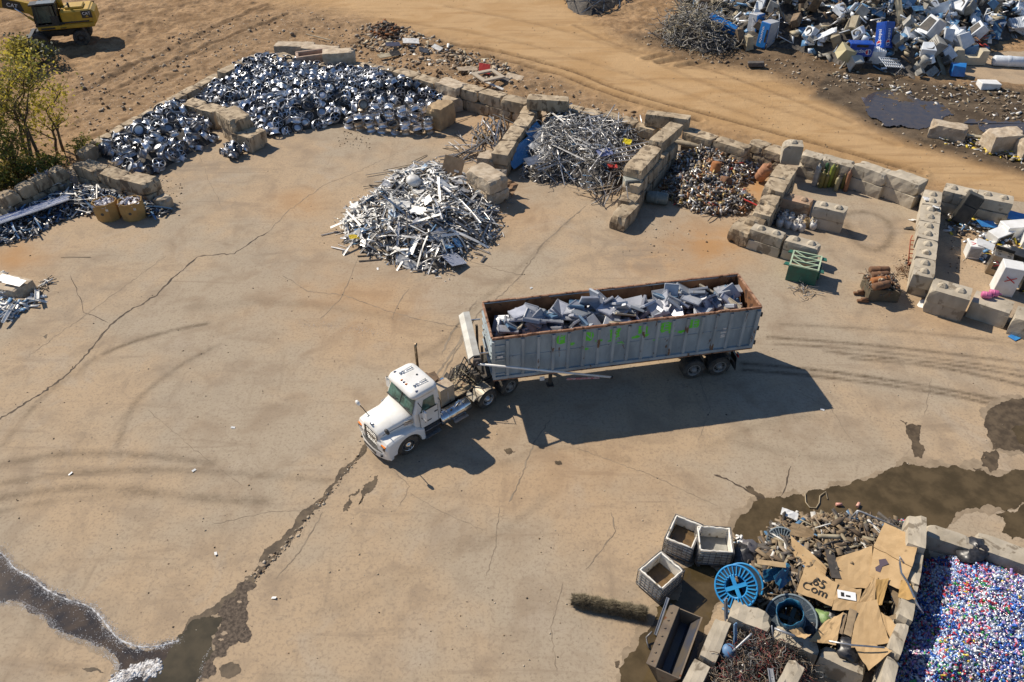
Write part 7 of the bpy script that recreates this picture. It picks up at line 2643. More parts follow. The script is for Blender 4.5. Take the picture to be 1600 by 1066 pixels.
for k, (x, y, l) in enumerate(((166, 348, 'left cardboard bin full of white scrap, round hole stain on its side'), (206, 347, 'right cardboard bin full of white scrap, small label on its side'))):
    t = thing('cardboard_bin', l, 'bin', P(x, y), math.radians(8 + 10 * k), group='cardboard bins in the left bay')
    t.location.y += .55
    n = 8
    w = .68
    w = .64
    oc = [(w * math.cos(math.radians(22.5 + 45 * i)) * 1.08, w * math.sin(math.radians(22.5 + 45 * i)) * .95) for i in range(8)]
    b = MB()
    rings = []
    for s, z in ((.96, 0), (1.03, .5), (1.0, 1.12)):
        rings.append([Vector((px_ * s, py_ * s, z + (.03 * math.sin(i * 2.1 + k) if z > 1 else 0))) for i, (px_, py_) in enumerate(oc)])
    for s, z in ((.95, 1.12), (.95, .7)):
        rings.append([Vector((px_ * s, py_ * s, z + (.03 * math.sin(i * 2.1 + k) if z > 1 else 0))) for i, (px_, py_) in enumerate(oc)])
    b.loft(rings)
    b.build('carton', card_d, t)
    b = MB()
    b.lathe([(.09, 0), (.001, .002)], Matrix.Translation((-.1, -w * 1.0 * .93, .55)) @ Matrix.Rotation(math.radians(90), 4, 'X'), 12)
    b.box((.22, -w * .915, .8), (.14, .012, .14), mi=1)
    b.build('mark', [al_d, al_w], t)
    g = random.Random(k)
    b = MB()
    for i in range(60):
        b.box((g.uniform(-.45, .45), g.uniform(-.42, .42), .92 + g.uniform(-.1, .18)), (g.uniform(.2, .5), g.uniform(.04, .14), .02), rot(g.gauss(0, .5), g.gauss(0, .5), g.uniform(0, 6)))
    o = b.build('bin_fill', mat('fill_white', (.68, .66, .68), (.5, .48, .52), 5, rough=.5))
    o.location = t.location
    tag(o, kind='stuff')
G2 = Mound([(-30, 430), (0, 428), (10, 455), (38, 470), (62, 460), (68, 468), (40, 486), (20, 500), (-30, 512)], .3, 1.2, seed=33)
rbits('edge_scrap', [al_w, al_a, al_t, al_b], G2, 260, 105, (.15, .9), (.05, .22), (.015, .06), .25, .06, (6, 3, 1, 1))
pile(G2, 26, [strip(1.5, .2, .02, app_w, .02, 'channel', seed=221), strip(1.1, .14, .02, al_b, .02, 'flat', seed=222)], ['white channel in the scrap at the left edge', 'pale blue strip in the scrap at the left edge'], 'metal strip', 'strips at the left edge', 106, tilt=.15, lift=.12, smin=.6, smax=1.1)
for k, (x, y) in enumerate(((12, 436), (22, 440))):
    put(sheet_piece(1.1, .5, [al_w, app_w][k], 230 + k, bend=.04), x, y, .72 + .05 * k, (.1, .05, -.3), ['wide', 'narrower'][k] + ' white sheet lying on the low slab block at the left edge', 'metal sheet')
rbits('slab_sticks', [al_w, al_t], Mound([(60, 450), (76, 432), (82, 442), (68, 458)], .08, .3), 22, 107, (.3, .8), (.03, .06), (.02, .05), .2, .04)
put(strip(1.6, .03, .02, al_t, .02, 'tube', seed=240), 118, 402, .03, (0, 0, .02), 'thin tan stick lying on the concrete below the cardboard bins', 'stick')

# foam along the drain
foam = mat('foam_white', (.70, .70, .71), (.36, .34, .33), 5, rough=.6, contrast=(.42, .58))


def foam_band(name, line, w, n, seed, s=(.03, .10), thick=.5):
    g = np.random.default_rng(seed)
    pts = [P(*q) for q in line]
    seg = [(a, b, (b - a).length) for a, b in zip(pts[:-1], pts[1:])]
    tot = sum(q[2] for q in seg)
    pos, sz = [], []
    for i in range(n):
        t = g.uniform(0, tot)
        for a, b, l in seg:
            if t <= l:
                break
            t -= l
        c = a + (b - a) * (t / l)
        wob = .5 + .9 * float(vnoise(np.array(c.x * 1.7), np.array(c.y * 1.7), seed))
        pos.append((c.x + g.normal(0, w) * wob, c.y + g.normal(0, w * .8) * wob, .006))
        sz.append(s[0] + (s[1] - s[0]) * g.uniform() ** 3)
    return rocks(name, np.array(pos), np.array(sz), foam, seed, thick)


def foam_skin(lines, z, seed):
    """thin ragged film of foam along the water's edge"""
    r = random.Random(seed)
    mb = MB()
    for line, w in lines:
        pts = chaikin(line, 1)
        q = [pts[0]]
        for a, b in zip(pts[:-1], pts[1:]):
            n = max(1, int(math.hypot(b[0] - a[0], b[1] - a[1]) / 2.2))
            q += [(a[0] + (b[0] - a[0]) * i / n + r.uniform(-.6, .6), a[1] + (b[1] - a[1]) * i / n + r.uniform(-.5, .5)) for i in range(1, n + 1)]
        W = [P(*p) for p in q]
        vs = []
        for i, p in enumerate(W):
            d = (W[min(i + 1, len(W) - 1)] - W[max(i - 1, 0)]).normalized()
            k = w * (.25 + 1.1 * float(vnoise(np.array(p.x * 1.3), np.array(p.y * 1.3), seed))) * r.uniform(.6, 1.2)
            a, b = Vector((-d.y, d.x, 0)) * k * r.uniform(.3, .7), Vector((d.y, -d.x, 0)) * k * r.uniform(.3, .7)
            vs += [(p.x + a.x, p.y + a.y, z), (p.x, p.y, z + .018), (p.x + b.x, p.y + b.y, z)]
        for i in range(len(W) - 1):
            for c in (0, 1):
                mb.add([vs[3 * i + c + 1], vs[3 * i + c + 4], vs[3 * i + c + 3], vs[3 * i + c]], [(0, 1, 2, 3)], 0, True)
    return tag(mb.build('foam', foam), kind='stuff')


_up_ = [(-10, 856), (10, 870), (24, 890), (50, 901), (78, 925), (110, 938), (140, 946), (158, 963), (175, 988), (190, 1001), (220, 1012), (250, 1009), (280, 1000)]
_lo_ = [(-10, 944), (30, 942), (50, 952), (70, 964), (94, 989), (110, 996), (134, 1001), (150, 1011), (172, 1022), (185, 1042), (175, 1075)]
foam_skin([([(p_[0], p_[1] + 1) for p_ in _up_], .05)], .0075, 5)
foam_band('foam', _up_, .13, 7500, 1, (.006, .022), .35)
foam_band('foam', _lo_, .09, 3400, 4, (.006, .02), .35)
foam_band('foam', [(0, 870), (20, 900), (60, 930), (110, 960), (160, 990), (210, 1020), (240, 1030)], .30, 700, 5, (.005, .022), .35)
foam_band('foam', [(168, 1080), (185, 1066), (200, 1054), (222, 1043), (244, 1037)], .13, 1300, 6, (.03, .11), .6)
foam_band('foam', [(205, 1052), (246, 1042), (232, 1055)], .09, 600, 7, (.03, .12), .6)
foam_band('foam', [(312, 1060), (318, 1030), (330, 1012)], .03, 120, 8, (.006, .025), .35)
foam_band('spill_dust', [(460, 504), (500, 508), (560, 515), (600, 522)], .22, 700, 9, (.006, .02), .4)
for k, (x, y) in enumerate(((364, 668), (303, 735), (337, 865), (428, 934), (110, 740), (590, 420), (1285, 640), (830, 450))):
    put(sheet_piece(.17, .09, app_w, 250 + k, bend=.12, name='paper_scrap', t=.004), x, y, .03, (.2, .2, k), ['white paper scrap on the concrete left of the truck', 'small white scrap on the tyre tracks at the left', 'white scrap above the wet drain', 'white scrap right of the wet drain',
        'white scrap on the left tyre tracks', 'white scrap left below the centre heap', 'white scrap right of the trailer shadow', 'white scrap below the crack by the trailer'][k], 'litter')

# ------------------------------------------------------------------ bottom right
cage = mat('cage_steel', (.16, .15, .14), (.24, .22, .20), 6, rough=.6, metal=.4)
liner = mat('tote_plastic', (.80, .77, .70), (.64, .60, .52), 2.5, rough=.5, rust=((.3, .25, .17), .3, 3))
sludge = mat('tote_sludge', (.16, .10, .045), (.09, .06, .03), 3, rough=.35)
sludge_g = mat('tote_grey', (.34, .33, .30), (.26, .25, .22), 3, rough=.6)


def tote(label, c, rz, w, d, h, fill, fz):
    t = thing('tote_tank', label, 'tote tank', c, rz, group='cut-open caged totes')
    b = MB()
    t0 = .03
    for s in (-1, 1):
        b.box((s * (w / 2 - .05), 0, .14 + (h - .16) / 2), (t0, d - .1, h - .16))
        b.box((0, s * (d / 2 - .05), .14 + (h - .16) / 2), (w - .1 - 2 * t0 + .02, t0, h - .16))
    b.box((0, 0, .16), (w - .14, d - .14, .03))
    g = random.Random(int(c.x * 10))
    m = 10
    rim_pts = []
    for i in range(m * 4):   # torn soft upper lip
        s = i / (m * 4) * 4
        k, f = int(s), s - int(s)
        cx = [(-1 + 2 * f, -1), (1, -1 + 2 * f), (1 - 2 * f, 1), (-1, 1 - 2 * f)][k]
        rim_pts.append(Vector((cx[0] * (w / 2 - .055), cx[1] * (d / 2 - .055), h - .01 + g.uniform(-.03, .02))))
    b.tube(rim_pts + [rim_pts[0]], .035, 6)
    b.build('liner', liner, t)
    MB().box((0, 0, fz), (w - .17, d - .17, .01)).build('residue', fill, t)
    b = MB()
    nx, nz = 6, 5
    for k in range(nx + 1):
        x = -w / 2 + w * k / nx
        for s in (-1, 1):
            b.cyl((x, s * d / 2, .14), (x, s * d / 2, h), .011, n=5)
    for k in range(nx + 1):
        y = -d / 2 + d * k / nx
        for s in (-1, 1):
            b.cyl((s * w / 2, y, .14), (s * w / 2, y, h), .011, n=5)
    for k in range(nz + 1):
        z = .16 + (h - .16) * k / nz
        r = .020 if k in (0, nz) else .012
        for s in (-1, 1):
            b.cyl((-w / 2, s * d / 2, z), (w / 2, s * d / 2, z), r, n=5)
            b.cyl((s * w / 2, -d / 2, z), (s * w / 2, d / 2, z), r, n=5)
    b.build('cage', cage, t)
    b = MB()
    for x in (-w / 2 + .1, 0, w / 2 - .1):
        b.box((x, 0, .06), (.12, d, .12))
    b.box((0, 0, .13), (w + .02, d + .02, .02))
    b.build('pallet', cage, t)
    return t


def ctr(a, c):
    return (P(*a) + P(*c)) / 2


_fb0, _fb1 = P(1088, 886), P(1139, 890)
_d = (_fb1 - _fb0)
_rz = math.atan2(_d.y, _d.x)
tote('caged white tote with grey inside, right one of three, square to the view', (_fb0 + _fb1) / 2 + Vector((-math.sin(_rz), math.cos(_rz), 0)) * .58, _rz, 1.2, 1.1, .88, sludge_g, .35)
_fb0, _fb1 = P(1036, 866), P(1074, 882)
_d = (_fb1 - _fb0)
_rz = math.atan2(_d.y, _d.x)
tote('caged white tote with brown sludge, rearmost of three', (_fb0 + _fb1) / 2 + Vector((-math.sin(_rz), math.cos(_rz), 0)) * .6, _rz, 1.02, 1.2, .88, sludge, .42)
_l, _f, _r = P(996, 918), P(1027, 942), P(1061, 912)
_d = _r - _f
_rz = math.atan2(_d.y, _d.x)
tote('caged white tote with dark sludge, nearest of three, corner towards the view', (_l + _r) / 2, _rz, 1.15, 1.05, .9, sludge, .38)

# sweeper brush roll
br = thing('brush_roll', 'worn cylindrical sweeper brush lying alone on the concrete', 'brush', (0, 0, 0))
_p0, _p1 = P(897, 936, .28), P(1008, 958, .28)
_c = (_p0 + _p1) / 2
_L = (_p1 - _p0).length
br.location = (_c.x, _c.y, 0)
br.rotation_euler = (0, 0, math.atan2((_p1 - _p0).y, (_p1 - _p0).x))
MB().cyl((-_L / 2, 0, .24), (_L / 2, 0, .24), .12, n=14).build('core', al_d, br)
_g = np.random.default_rng(5)
_n = 15000
_x = _g.uniform(-_L / 2 - .05, _L / 2 + .05, _n)
_a = _g.uniform(0, 2 * np.pi, _n)
_rr = .24 + .03 * np.sin(_x * 13) + _g.normal(0, .03, _n)
_rr = np.where(_x < -_L / 2 + .15, _rr * .85, _rr)
_o0 = np.stack([_x, .12 * np.cos(_a), .24 + .12 * np.sin(_a)], -1)
_o1 = np.stack([_x + _g.normal(0, .07, _n), _rr * np.cos(_a + _g.normal(0, .12, _n)), np.maximum(.01, .24 + _rr * np.sin(_a))], -1)
_t = np.stack([np.full(_n, .012), -.012 * np.sin(_a), .012 * np.cos(_a)], -1)
_V = np.stack([_o0 - _t, _o0 + _t, _o1], 1).reshape(-1, 3)
np_mesh('bristles', _V, np.arange(3 * _n).reshape(-1, 3), [mat('bristle', (.20, .165, .105), (.12, .098, .064), 3, rough=.9), mat('bristle_pale', (.33, .28, .19), (.24, .20, .135), 3, rough=.9)], br, np.where(_g.uniform(0, 1, _n) < .35, 1, 0))

# steel trough (loader bucket)
tr_m = mat('trough_steel', (.20, .15, .10), (.13, .10, .075), 2, rough=.55, rust=(RUST, .3, 3))
tr_in = mat('trough_inside', (.05, .055, .075), (.09, .075, .06), 1.5, rough=.45)
_z = .75
_A, _B, _C, _D = P(1060, 948, _z), P(1086, 960, _z), P(1057, 1060, _z), P(1016, 1038, _z)
trg = thing('steel_trough', 'long brown steel trough with dark inside lying by the totes', 'trough', (0, 0, 0))
_ax = ((_D + _C) / 2 - (_A + _B) / 2)
_L = _ax.length
_m4 = frame((_A + _B) / 2, _ax, Vector((-_ax.y, _ax.x, 0)))
_w0 = (_B - _A).length / 2
_w = max(.55, _w0)
trg.matrix_world = Matrix.Translation((_m4.translation.x, _m4.translation.y, 0)) @ _m4.to_3x3().to_4x4()
_b = MB()
prof_o = [(-_w, _z), (-_w + .06, _z - .04), (-.12, .03), (.18, .03), (_w - .02, _z)]
prof_i = [(_w - .06, _z - .005), (.15, .08), (-.10, .08), (-_w + .32, _z - .03), (-_w + .30, _z)]
_b.prism(prof_o + prof_i, 0, _L, Matrix(((0, 0, 1, 0), (1, 0, 0, 0), (0, 1, 0, 0), (0, 0, 0, 1))))
_b.build('shell', tr_m, trg)
for x in (.0, _L - .03):
    _b = MB()
    _b.prism([(-_w + .06, _z - .04), (-.12, .03), (.18, .03), (_w - .03, _z - .01)], x, x + .03, Matrix(((0, 0, 1, 0), (1, 0, 0, 0), (0, 1, 0, 0), (0, 0, 0, 1))))
    _b.build('end_plate', tr_m, trg)
_b = MB()
_b.add([(.05, _w - .075, _z - .02), (_L - .05, _w - .075, _z - .02), (_L - .05, .14, .09), (.05, .14, .09), (.05, -.09, .09), (_L - .05, -.09, .09), (_L - .05, -_w + .34, _z - .06), (.05, -_w + .34, _z - .06)],
       [(0, 1, 2, 3), (3, 2, 5, 4), (4, 5, 6, 7)])
_b.build('inner_lining', tr_in, trg)
_b = MB()
for k in range(7):
    _b.cyl((.3 + k * _L / 7.5, -_w + .12, _z), (.3 + k * _L / 7.5, -_w + .12, _z + .03), .035, n=8)
_b.build('bolt_row', tr_m, trg)


def span(name, a, za, c, zc, w, m, label, cat, prof='channel', group=None, seed=0):
    p, q = P(*a, za), P(*c, zc)
    d = q - p
    o = strip(d.length, w, .02, m, 0, prof, name, seed)
    o.location = (p + q) / 2
    o.rotation_euler = (0, -math.atan2(d.z, math.hypot(d.x, d.y)), math.atan2(d.y, d.x))
    return tag(o, label, cat, group)


grey_st = mat('grey_steel', (.34, .35, .37), (.27, .28, .30), 3, rough=.4, metal=.3)
span('steel_channel', (1044, 934), .9, (1024, 992), .05, .10, grey_st, 'grey steel channel leaning on the left of the trough', 'steel channel')


def pipe(pts, r, m, label, cat='pipe', name='pipe', group=None, n=8):
    W = [P(x, y, z) for x, y, z in pts]
    b = MB()
    b.tube(W, r, n)
    return tag(b.build(name, m), label, cat, group)


pipe([(1019, 987, .3), (1010, 996, .2), (1011, 1003, .1), (1014, 1013, .05)], .03, al_g, 'thin bent pipe beside the trough end')
pipe([(1258, 771, .05), (1259, 785, .05), (1265, 793, .05), (1275, 794, .05), (1280, 786, .05), (1281, 775, .05), (1290, 768, .05), (1293, 780, .04)], .022, mat('hose_tan', (.33, .27, .18), rough=.7), 'tan hose curled on the wet ground behind the rubbish', 'hose', 'hose')
pipe([(1331, 808, .9), (1340, 798, 1.2), (1346, 800, 1.2), (1412, 828, 1.1)], .035, grey_st, 'grey square tube frame sticking out behind the cardboard', 'tube frame', 'tube_frame')
pipe([(1340, 800, 1.2), (1335, 822, .4)], .035, grey_st, 'short leg tube under the grey tube frame', 'tube frame', 'tube_frame')
pipe([(1412, 880, 2.4), (1406, 870, 2.6), (1406, 880, 2.4), (1408, 895, 2.2), (1418, 910, 2.0), (1425, 925, 1.9), (1433, 945, 1.6), (1442, 958, 1.3)], .035, alu, 'bent silver pipe hooked over the wall beside the cans')
pipe([(1210, 982, 1.75), (1242, 994, 1.75)], .04, grey_st, 'grey square tube lying on the cable bay wall')
pipe([(1206, 978, 1.6), (1209, 1004, .9)], .025, grey_st, 'thin grey post at the cable bay wall')
pipe([(1295, 1002, 1.5), (1330, 1008, 1.5), (1382, 1012, 1.6)], .03, alu, 'pale rod lying under the lower cardboard')

# rubbish mound with cardboard
C1 = Mound([(1195, 838), (1215, 812), (1260, 808), (1330, 808), (1390, 815), (1425, 838), (1412, 965), (1375, 1050), (1340, 1045), (1215, 990), (1150, 968), (1130, 940), (1160, 880)], 1.0, 2.0, seed=35)
C1.base('rubbish_core', mat('rubbish_dark', (.07, .055, .04), (.16, .12, .08), 4, rough=.9, bump=.6), .15, -.1)
wood = mat('old_wood', (.30, .22, .13), (.20, .145, .09), 3, rough=.85, rnd=.25)
rbits('rubbish_bits', [wood, al_d, jt, stone_a, al_t, jb, al_w, al_b], C1, 1700, 111, (.05, .9), (.015, .18), (.010, .06), .4, .08, (6, 8, 4, 2, 3, 5, 1, .4))
pile(Mound([(1200, 838), (1260, 815), (1340, 815), (1350, 850), (1280, 880), (1240, 870)], 1.0, 1.6, seed=36), 46, [strip(.9, .12, .05, wood, 0, seed=260), strip(.7, .10, .04, jb, .02, seed=261), strip(.8, .09, .03, al_d, .04, 'tube', seed=262)],
     ['tan wood piece in the rubbish behind the cardboard', 'brown scrap piece in the rubbish behind the cardboard', 'dark pipe piece in the rubbish behind the cardboard'], 'scrap piece', 'pieces in the rubbish heap', 112, tilt=.3, lift=.12)


def card_sheet(quad, zs, label, seed, m=None, fold=.06, name='cardboard_sheet', group='cardboard sheets on the rubbish heap'):
    """a cardboard sheet between four corners (survey pixel, height)"""
    g = random.Random(seed)
    A, B, C2, D = [P(*q, z) for q, z in zip(quad, zs)]
    N = 6
    b = MB()
    vs, fs = [], []
    off = [[g.gauss(0, .006) + .6 * fold * (abs(i - N * .5) / N - .25) for j in range(N + 1)] for i in range(N + 1)]
    for s in (0, 1):
        for i in range(N + 1):
            for j in range(N + 1):
                u, v = i / N, j / N
                p = A * (1 - u) * (1 - v) + B * u * (1 - v) + C2 * u * v + D * (1 - u) * v
                ed = .05 * g.uniform(-1, 1) if (i in (0, N) or j in (0, N)) and s == 0 else 0
                vs.append(p + Vector((ed * .5, ed * .5, off[i][j] + s * .014)))
    K = (N + 1) ** 2
    for i in range(N + 1):
        for j in range(N + 1):
            vs[K + i * (N + 1) + j] = vs[i * (N + 1) + j] + Vector((0, 0, .016))
    I = lambda i, j, s: s * K + i * (N + 1) + j
    for i in range(N):
        for j in range(N):
            fs += [(I(i, j, 1), I(i + 1, j, 1), I(i + 1, j + 1, 1), I(i, j + 1, 1)), (I(i, j, 0), I(i, j + 1, 0), I(i + 1, j + 1, 0), I(i + 1, j, 0))]
        fs += [(I(i, 0, 0), I(i + 1, 0, 0), I(i + 1, 0, 1), I(i, 0, 1)), (I(i, N, 0), I(i, N, 1), I(i + 1, N, 1), I(i + 1, N, 0)),
               (I(0, i, 0), I(0, i, 1), I(0, i + 1, 1), I(0, i + 1, 0)), (I(N, i, 0), I(N, i + 1, 0), I(N, i + 1, 1), I(N, i, 1))]
    b.add(vs, fs)
    o = b.build(name, m or card)
    o.data.update()
    return tag(o, label, 'cardboard sheet', group)


def Zc(x, y):
    return 1140 + x / 3.478, 760 + y / 3.478


def cs(q, zs, label, seed, m=None, fold=.06):
    cx_, cy_ = sum(p[0] for p in q) / 4, sum(p[1] for p in q) / 4
    q = [(cx_ + (p[0] - cx_) * 1.18, cy_ + (p[1] - cy_) * 1.18) for p in q]
    return card_sheet([Zc(*p) for p in q], zs, label, seed, m, fold)


cs([(775, 480), (930, 552), (980, 420), (800, 330)], (1.3, 1.5, 1.75, 1.5), 'big cardboard sheet near the can wall, lower half with dark stain', 1)
cs([(800, 328), (980, 418), (1012, 285), (850, 218)], (1.5, 1.76, 1.75, 1.45), 'big cardboard sheet near the can wall, upper half with slits', 2)
cs([(585, 530), (770, 542), (758, 345), (592, 402)], (1.25, 1.3, 1.35, 1.25), 'square cardboard sheet in the middle with a round stain', 3)
_cc = cs([(380, 570), (545, 636), (572, 530), (420, 452)], (1.15, 1.25, 1.45, 1.3), 'cardboard sheet with handwritten black letters', 4, fold=.02)
cs([(570, 662), (690, 668), (702, 570), (590, 540)], (1.3, 1.3, 1.4, 1.4), 'cardboard box face with a white shipping label', 5, fold=.02)
cs([(690, 655), (780, 665), (792, 500), (742, 560)], (1.3, 1.3, 1.45, 1.4), 'narrow folded cardboard strip right of the labelled box', 6)
cs([(672, 862), (852, 838), (790, 640), (702, 655)], (1.25, 1.35, 1.5, 1.4), 'large lower cardboard sheet with faint printed lines', 7)
cs([(890, 868), (945, 822), (870, 720), (815, 690)], (1.35, 1.5, 1.5, 1.4), 'triangular cardboard flap at the lower right', 8)
cs([(760, 985), (868, 895), (780, 868), (680, 865)], (1.35, 1.5, 1.3, 1.25), 'lowest cardboard sheet hanging over the wall corner', 9)
cs([(505, 482), (515, 440), (345, 290), (372, 418)], (1.15, 1.4, 1.3, 1.05), 'crumpled cardboard at the upper left of the heap', 10, fold=.2)
cs([(450, 832), (572, 850), (604, 702), (520, 742)], (1.1, 1.2, 1.35, 1.2), 'cardboard sheet at the lower left of the heap', 11)
cs([(795, 640), (826, 636), (860, 512), (800, 520)], (1.25, 1.3, 1.5, 1.45), 'narrow standing cardboard carton below the stained sheet', 12, card_d)
cs([(470, 292), (482, 248), (350, 208), (340, 262)], (.95, 1.15, 1.1, .9), 'brown board leaning at the back left of the heap', 13, mat('board_fawn', (.30, .21, .12), (.24, .165, .09), 2, rough=.8))
cs([(385, 775), (430, 812), (402, 830), (330, 790)], (1.55, 1.6, 1.6, 1.55), 'small cardboard roll lying on the cable bay wall', 14, fold=.35)
cs([(920, 600), (1000, 610), (985, 540), (935, 520)], (1.5, 1.75, 1.8, 1.6), 'torn cardboard end at the can wall', 15, card_d, .2)
ink = mat('ink_black', (.015, .013, .012), rough=.8)


def on_sheet(o, quad, zs, uv, size, txt=None, box=None, m=None, name='lettering', lift=.045, ang=0.0):
    A, B, C2, D = [P(*Zc(*q), z) for q, z in zip(quad, zs)]
    u, v = uv
    c = A * (1 - u) * (1 - v) + B * u * (1 - v) + C2 * u * v + D * (1 - u) * v
    mx = frame(c, (B - A) * (1 - v) + (C2 - D) * v, (D - A) * (1 - u) + (C2 - B) * u) @ Matrix.Rotation(ang, 4, 'Z')
    mx.translation = c + (mx.to_3x3() @ Vector((0, 0, 1))) * lift
    if txt:
        return text_mesh(txt, size, name, m, o, mx, .003)
    return MB().prism(box, -.003, .003, mx).build(name, m, o)


_q, _z4 = [(380, 570), (545, 636), (572, 530), (420, 452)], (1.15, 1.25, 1.45, 1.3)
on_sheet(_cc, _q, _z4, (.52, .66), .42, '65', m=ink)
on_sheet(_cc, _q, _z4, (.45, .30), .40, 'Com', m=ink)
_q, _z4 = [(570, 662), (690, 668), (702, 570), (590, 540)], (1.3, 1.3, 1.4, 1.4)
_lb = [o for o in COL.objects if o.get('label') == 'cardboard box face with a white shipping label'][0]
on_sheet(_lb, _q, _z4, (.45, .62), 0, None, [(-.28, -.14), (.28, -.14), (.28, .14), (-.28, .14)], sign_w, 'shipping_label')
on_sheet(_lb, _q, _z4, (.25, .62), 0, None, [(-.05, -.07), (.05, -.07), (.05, .07), (-.05, .07)], ink, 'label_mark', .052)
on_sheet(_lb, _q, _z4, (.52, .60), 0, None, [(-.07, -.04), (.07, -.04), (.07, .02), (-.07, .02)], ink, 'label_mark', .052)
_st = [o for o in COL.objects if o.get('label', '').startswith('big cardboard sheet near the can wall, lower')][0]
on_sheet(_st, [(775, 480), (930, 552), (980, 420), (800, 330)], (1.3, 1.5, 1.75, 1.5), (.22, .42), 0, None, [(-.16, -.28), (.10, -.24), (.06, -.02), (.18, .18), (.02, .30), (-.14, .16), (-.04, 0)], mat('stain_violet', (.07, .05, .07), rough=.8), 'stain')

# pallets, planks, bags
for k, (a, c, w, m, l) in enumerate((((640, 810), (672, 670), .22, wood, 'upright grey-brown plank left of the large lower sheet'), ((600, 800), (625, 690), .14, wood, 'thin plank second from the large lower sheet'), ((880, 545), (945, 695), .24, wood, 'tan plank leaning by the torn cardboard end'),
                                     ((925, 560), (950, 690), .14, wood, 'thin plank against the can wall'), ((865, 720), (960, 690), .14, wood, 'plank lying across the foot of the tan plank'), ((150, 410), (305, 430), .2, mat('wood_pale', (.42, .30, .17), (.34, .24, .13), 4, rough=.85), 'pale plank at the left of the heap behind the reels'),
                                     ((480, 270), (600, 275), .16, jt, 'tan pipe across the rubbish at the back'), ((540, 340), (580, 500), .3, al_d, 'dark slatted board in the middle of the rubbish'))):
    span('plank', Zc(*a), 1.25, Zc(*c), 1.3 if k else 1.45, w, m, l, 'plank', 'flat' if k != 6 else 'tube', seed=270 + k)


def bag(px, py, z, s, m, label, seed):
    g = random.Random(seed)
    b = MB()
    b.lathe([(.001, 0), (.7, .03), (1, .3), (.95, .6), (.6, .85), (.2, .95), (.1, 1.1), (.001, 1.12)], None, 14)
    off = Vector((seed, seed * 2, 0))
    b.v = [tuple(Vector(v) * (1 + .35 * mnoise.noise(Vector(v) * 2.3 + off))) for v in b.v]
    o = b.build('rubbish_bag', m)
    o.scale = (s, s, s * .8)
    put(o, px, py, z, (.2, .1, seed), label, 'bag')


black_bag = mat('bag_black', (.02, .02, .022), (.045, .045, .05), 4, rough=.35)
bag(*Zc(505, 720), .75, .30, mat('bag_green', (.22, .33, .12), (.16, .25, .1), 5, rough=.5), 'pale green netted bag beside the black bags', 3)
bag(*Zc(455, 775), .6, .36, black_bag, 'black rubbish bag lying left of the green bag', 4)
bag(*Zc(555, 725), .75, .30, black_bag, 'black rubbish bag right of the green bag', 5)
bag(*Zc(640, 890), .9, .40, black_bag, 'black rubbish bag below the lower cardboard', 6)
bag(*Zc(385, 500), .8, .30, mat('bag_grey', (.10, .10, .09), rough=.6), 'grey-black bag above the lettered cardboard', 7)
bag(*Zc(65, 395), .1, .55, black_bag, 'black bag heap between totes and blue reel', 8)
bag(*Zc(100, 350), .1, .4, mat('bag_slate', (.09, .09, .11), (.14, .13, .13), 3, rough=.5), 'slate grey bag heap right of the tote', 9)
bag(*Zc(1300, 385), .95, .42, black_bag, 'black sheet bundle lying on the cans by the back wall, front one', 10)
bag(*Zc(1335, 345), 1.0, .42, black_bag, 'black sheet bundle lying on the cans by the back wall, rear one', 11)
rbits('blue_trash', [al_b, app_w, al_n], Mound([Zc(815, 600), Zc(880, 580), Zc(910, 660), Zc(850, 700)], .25, .4, z0=.9), 90, 113, (.08, .3), (.06, .2), (.01, .05), .5, .08)
rbits('tote_side_trash', [app_w, al_d, al_t, al_b], Mound([(1142, 845), (1152, 838), (1170, 865), (1160, 890), (1145, 880)], .3, .4), 70, 114, (.06, .3), (.05, .2), (.01, .08), .5, .08)
put(sheet_piece(.6, .3, app_w, 290, bend=.2), *Zc(325, 152), .75, (.2, .1, -.4), 'crumpled white sheet at the back corner of the rubbish', 'plastic sheet')
for k, (x, y) in enumerate(((1310, 790), (1340, 791), (1047, 1058), (1313, 808))):
    put(MB().cyl((-.11, 0, .07), (.11, 0, .07), .06, n=10).build('can', [mat('can_pink', (.62, .30, .24), rough=.5), mat('can_salmon', (.62, .34, .26), rough=.5), al_a, app_w][k]), x, y, .01, (0, 0, k * .9), ['pink can on the wet ground, left one', 'pink can on the wet ground, right one', 'silver spray can standing in the puddle by the trough', 'white can at the edge of the rubbish'][k], 'can')

# ---- cable reels
reel_b = mat('reel_blue', (.015, .22, .52), (.03, .30, .60), 3, rough=.5, rust=((.10, .08, .06), .22, 5))
reel_d = mat('reel_dark_blue', (.012, .10, .20), (.02, .14, .24), 3, rough=.55, rust=((.12, .08, .05), .25, 4))
reel_g = mat('reel_grey', (.20, .25, .28), (.14, .17, .19), 3, rough=.6)


slot = mat('reel_slot', (.015, .03, .05), (.03, .05, .07), 4, rough=.7)


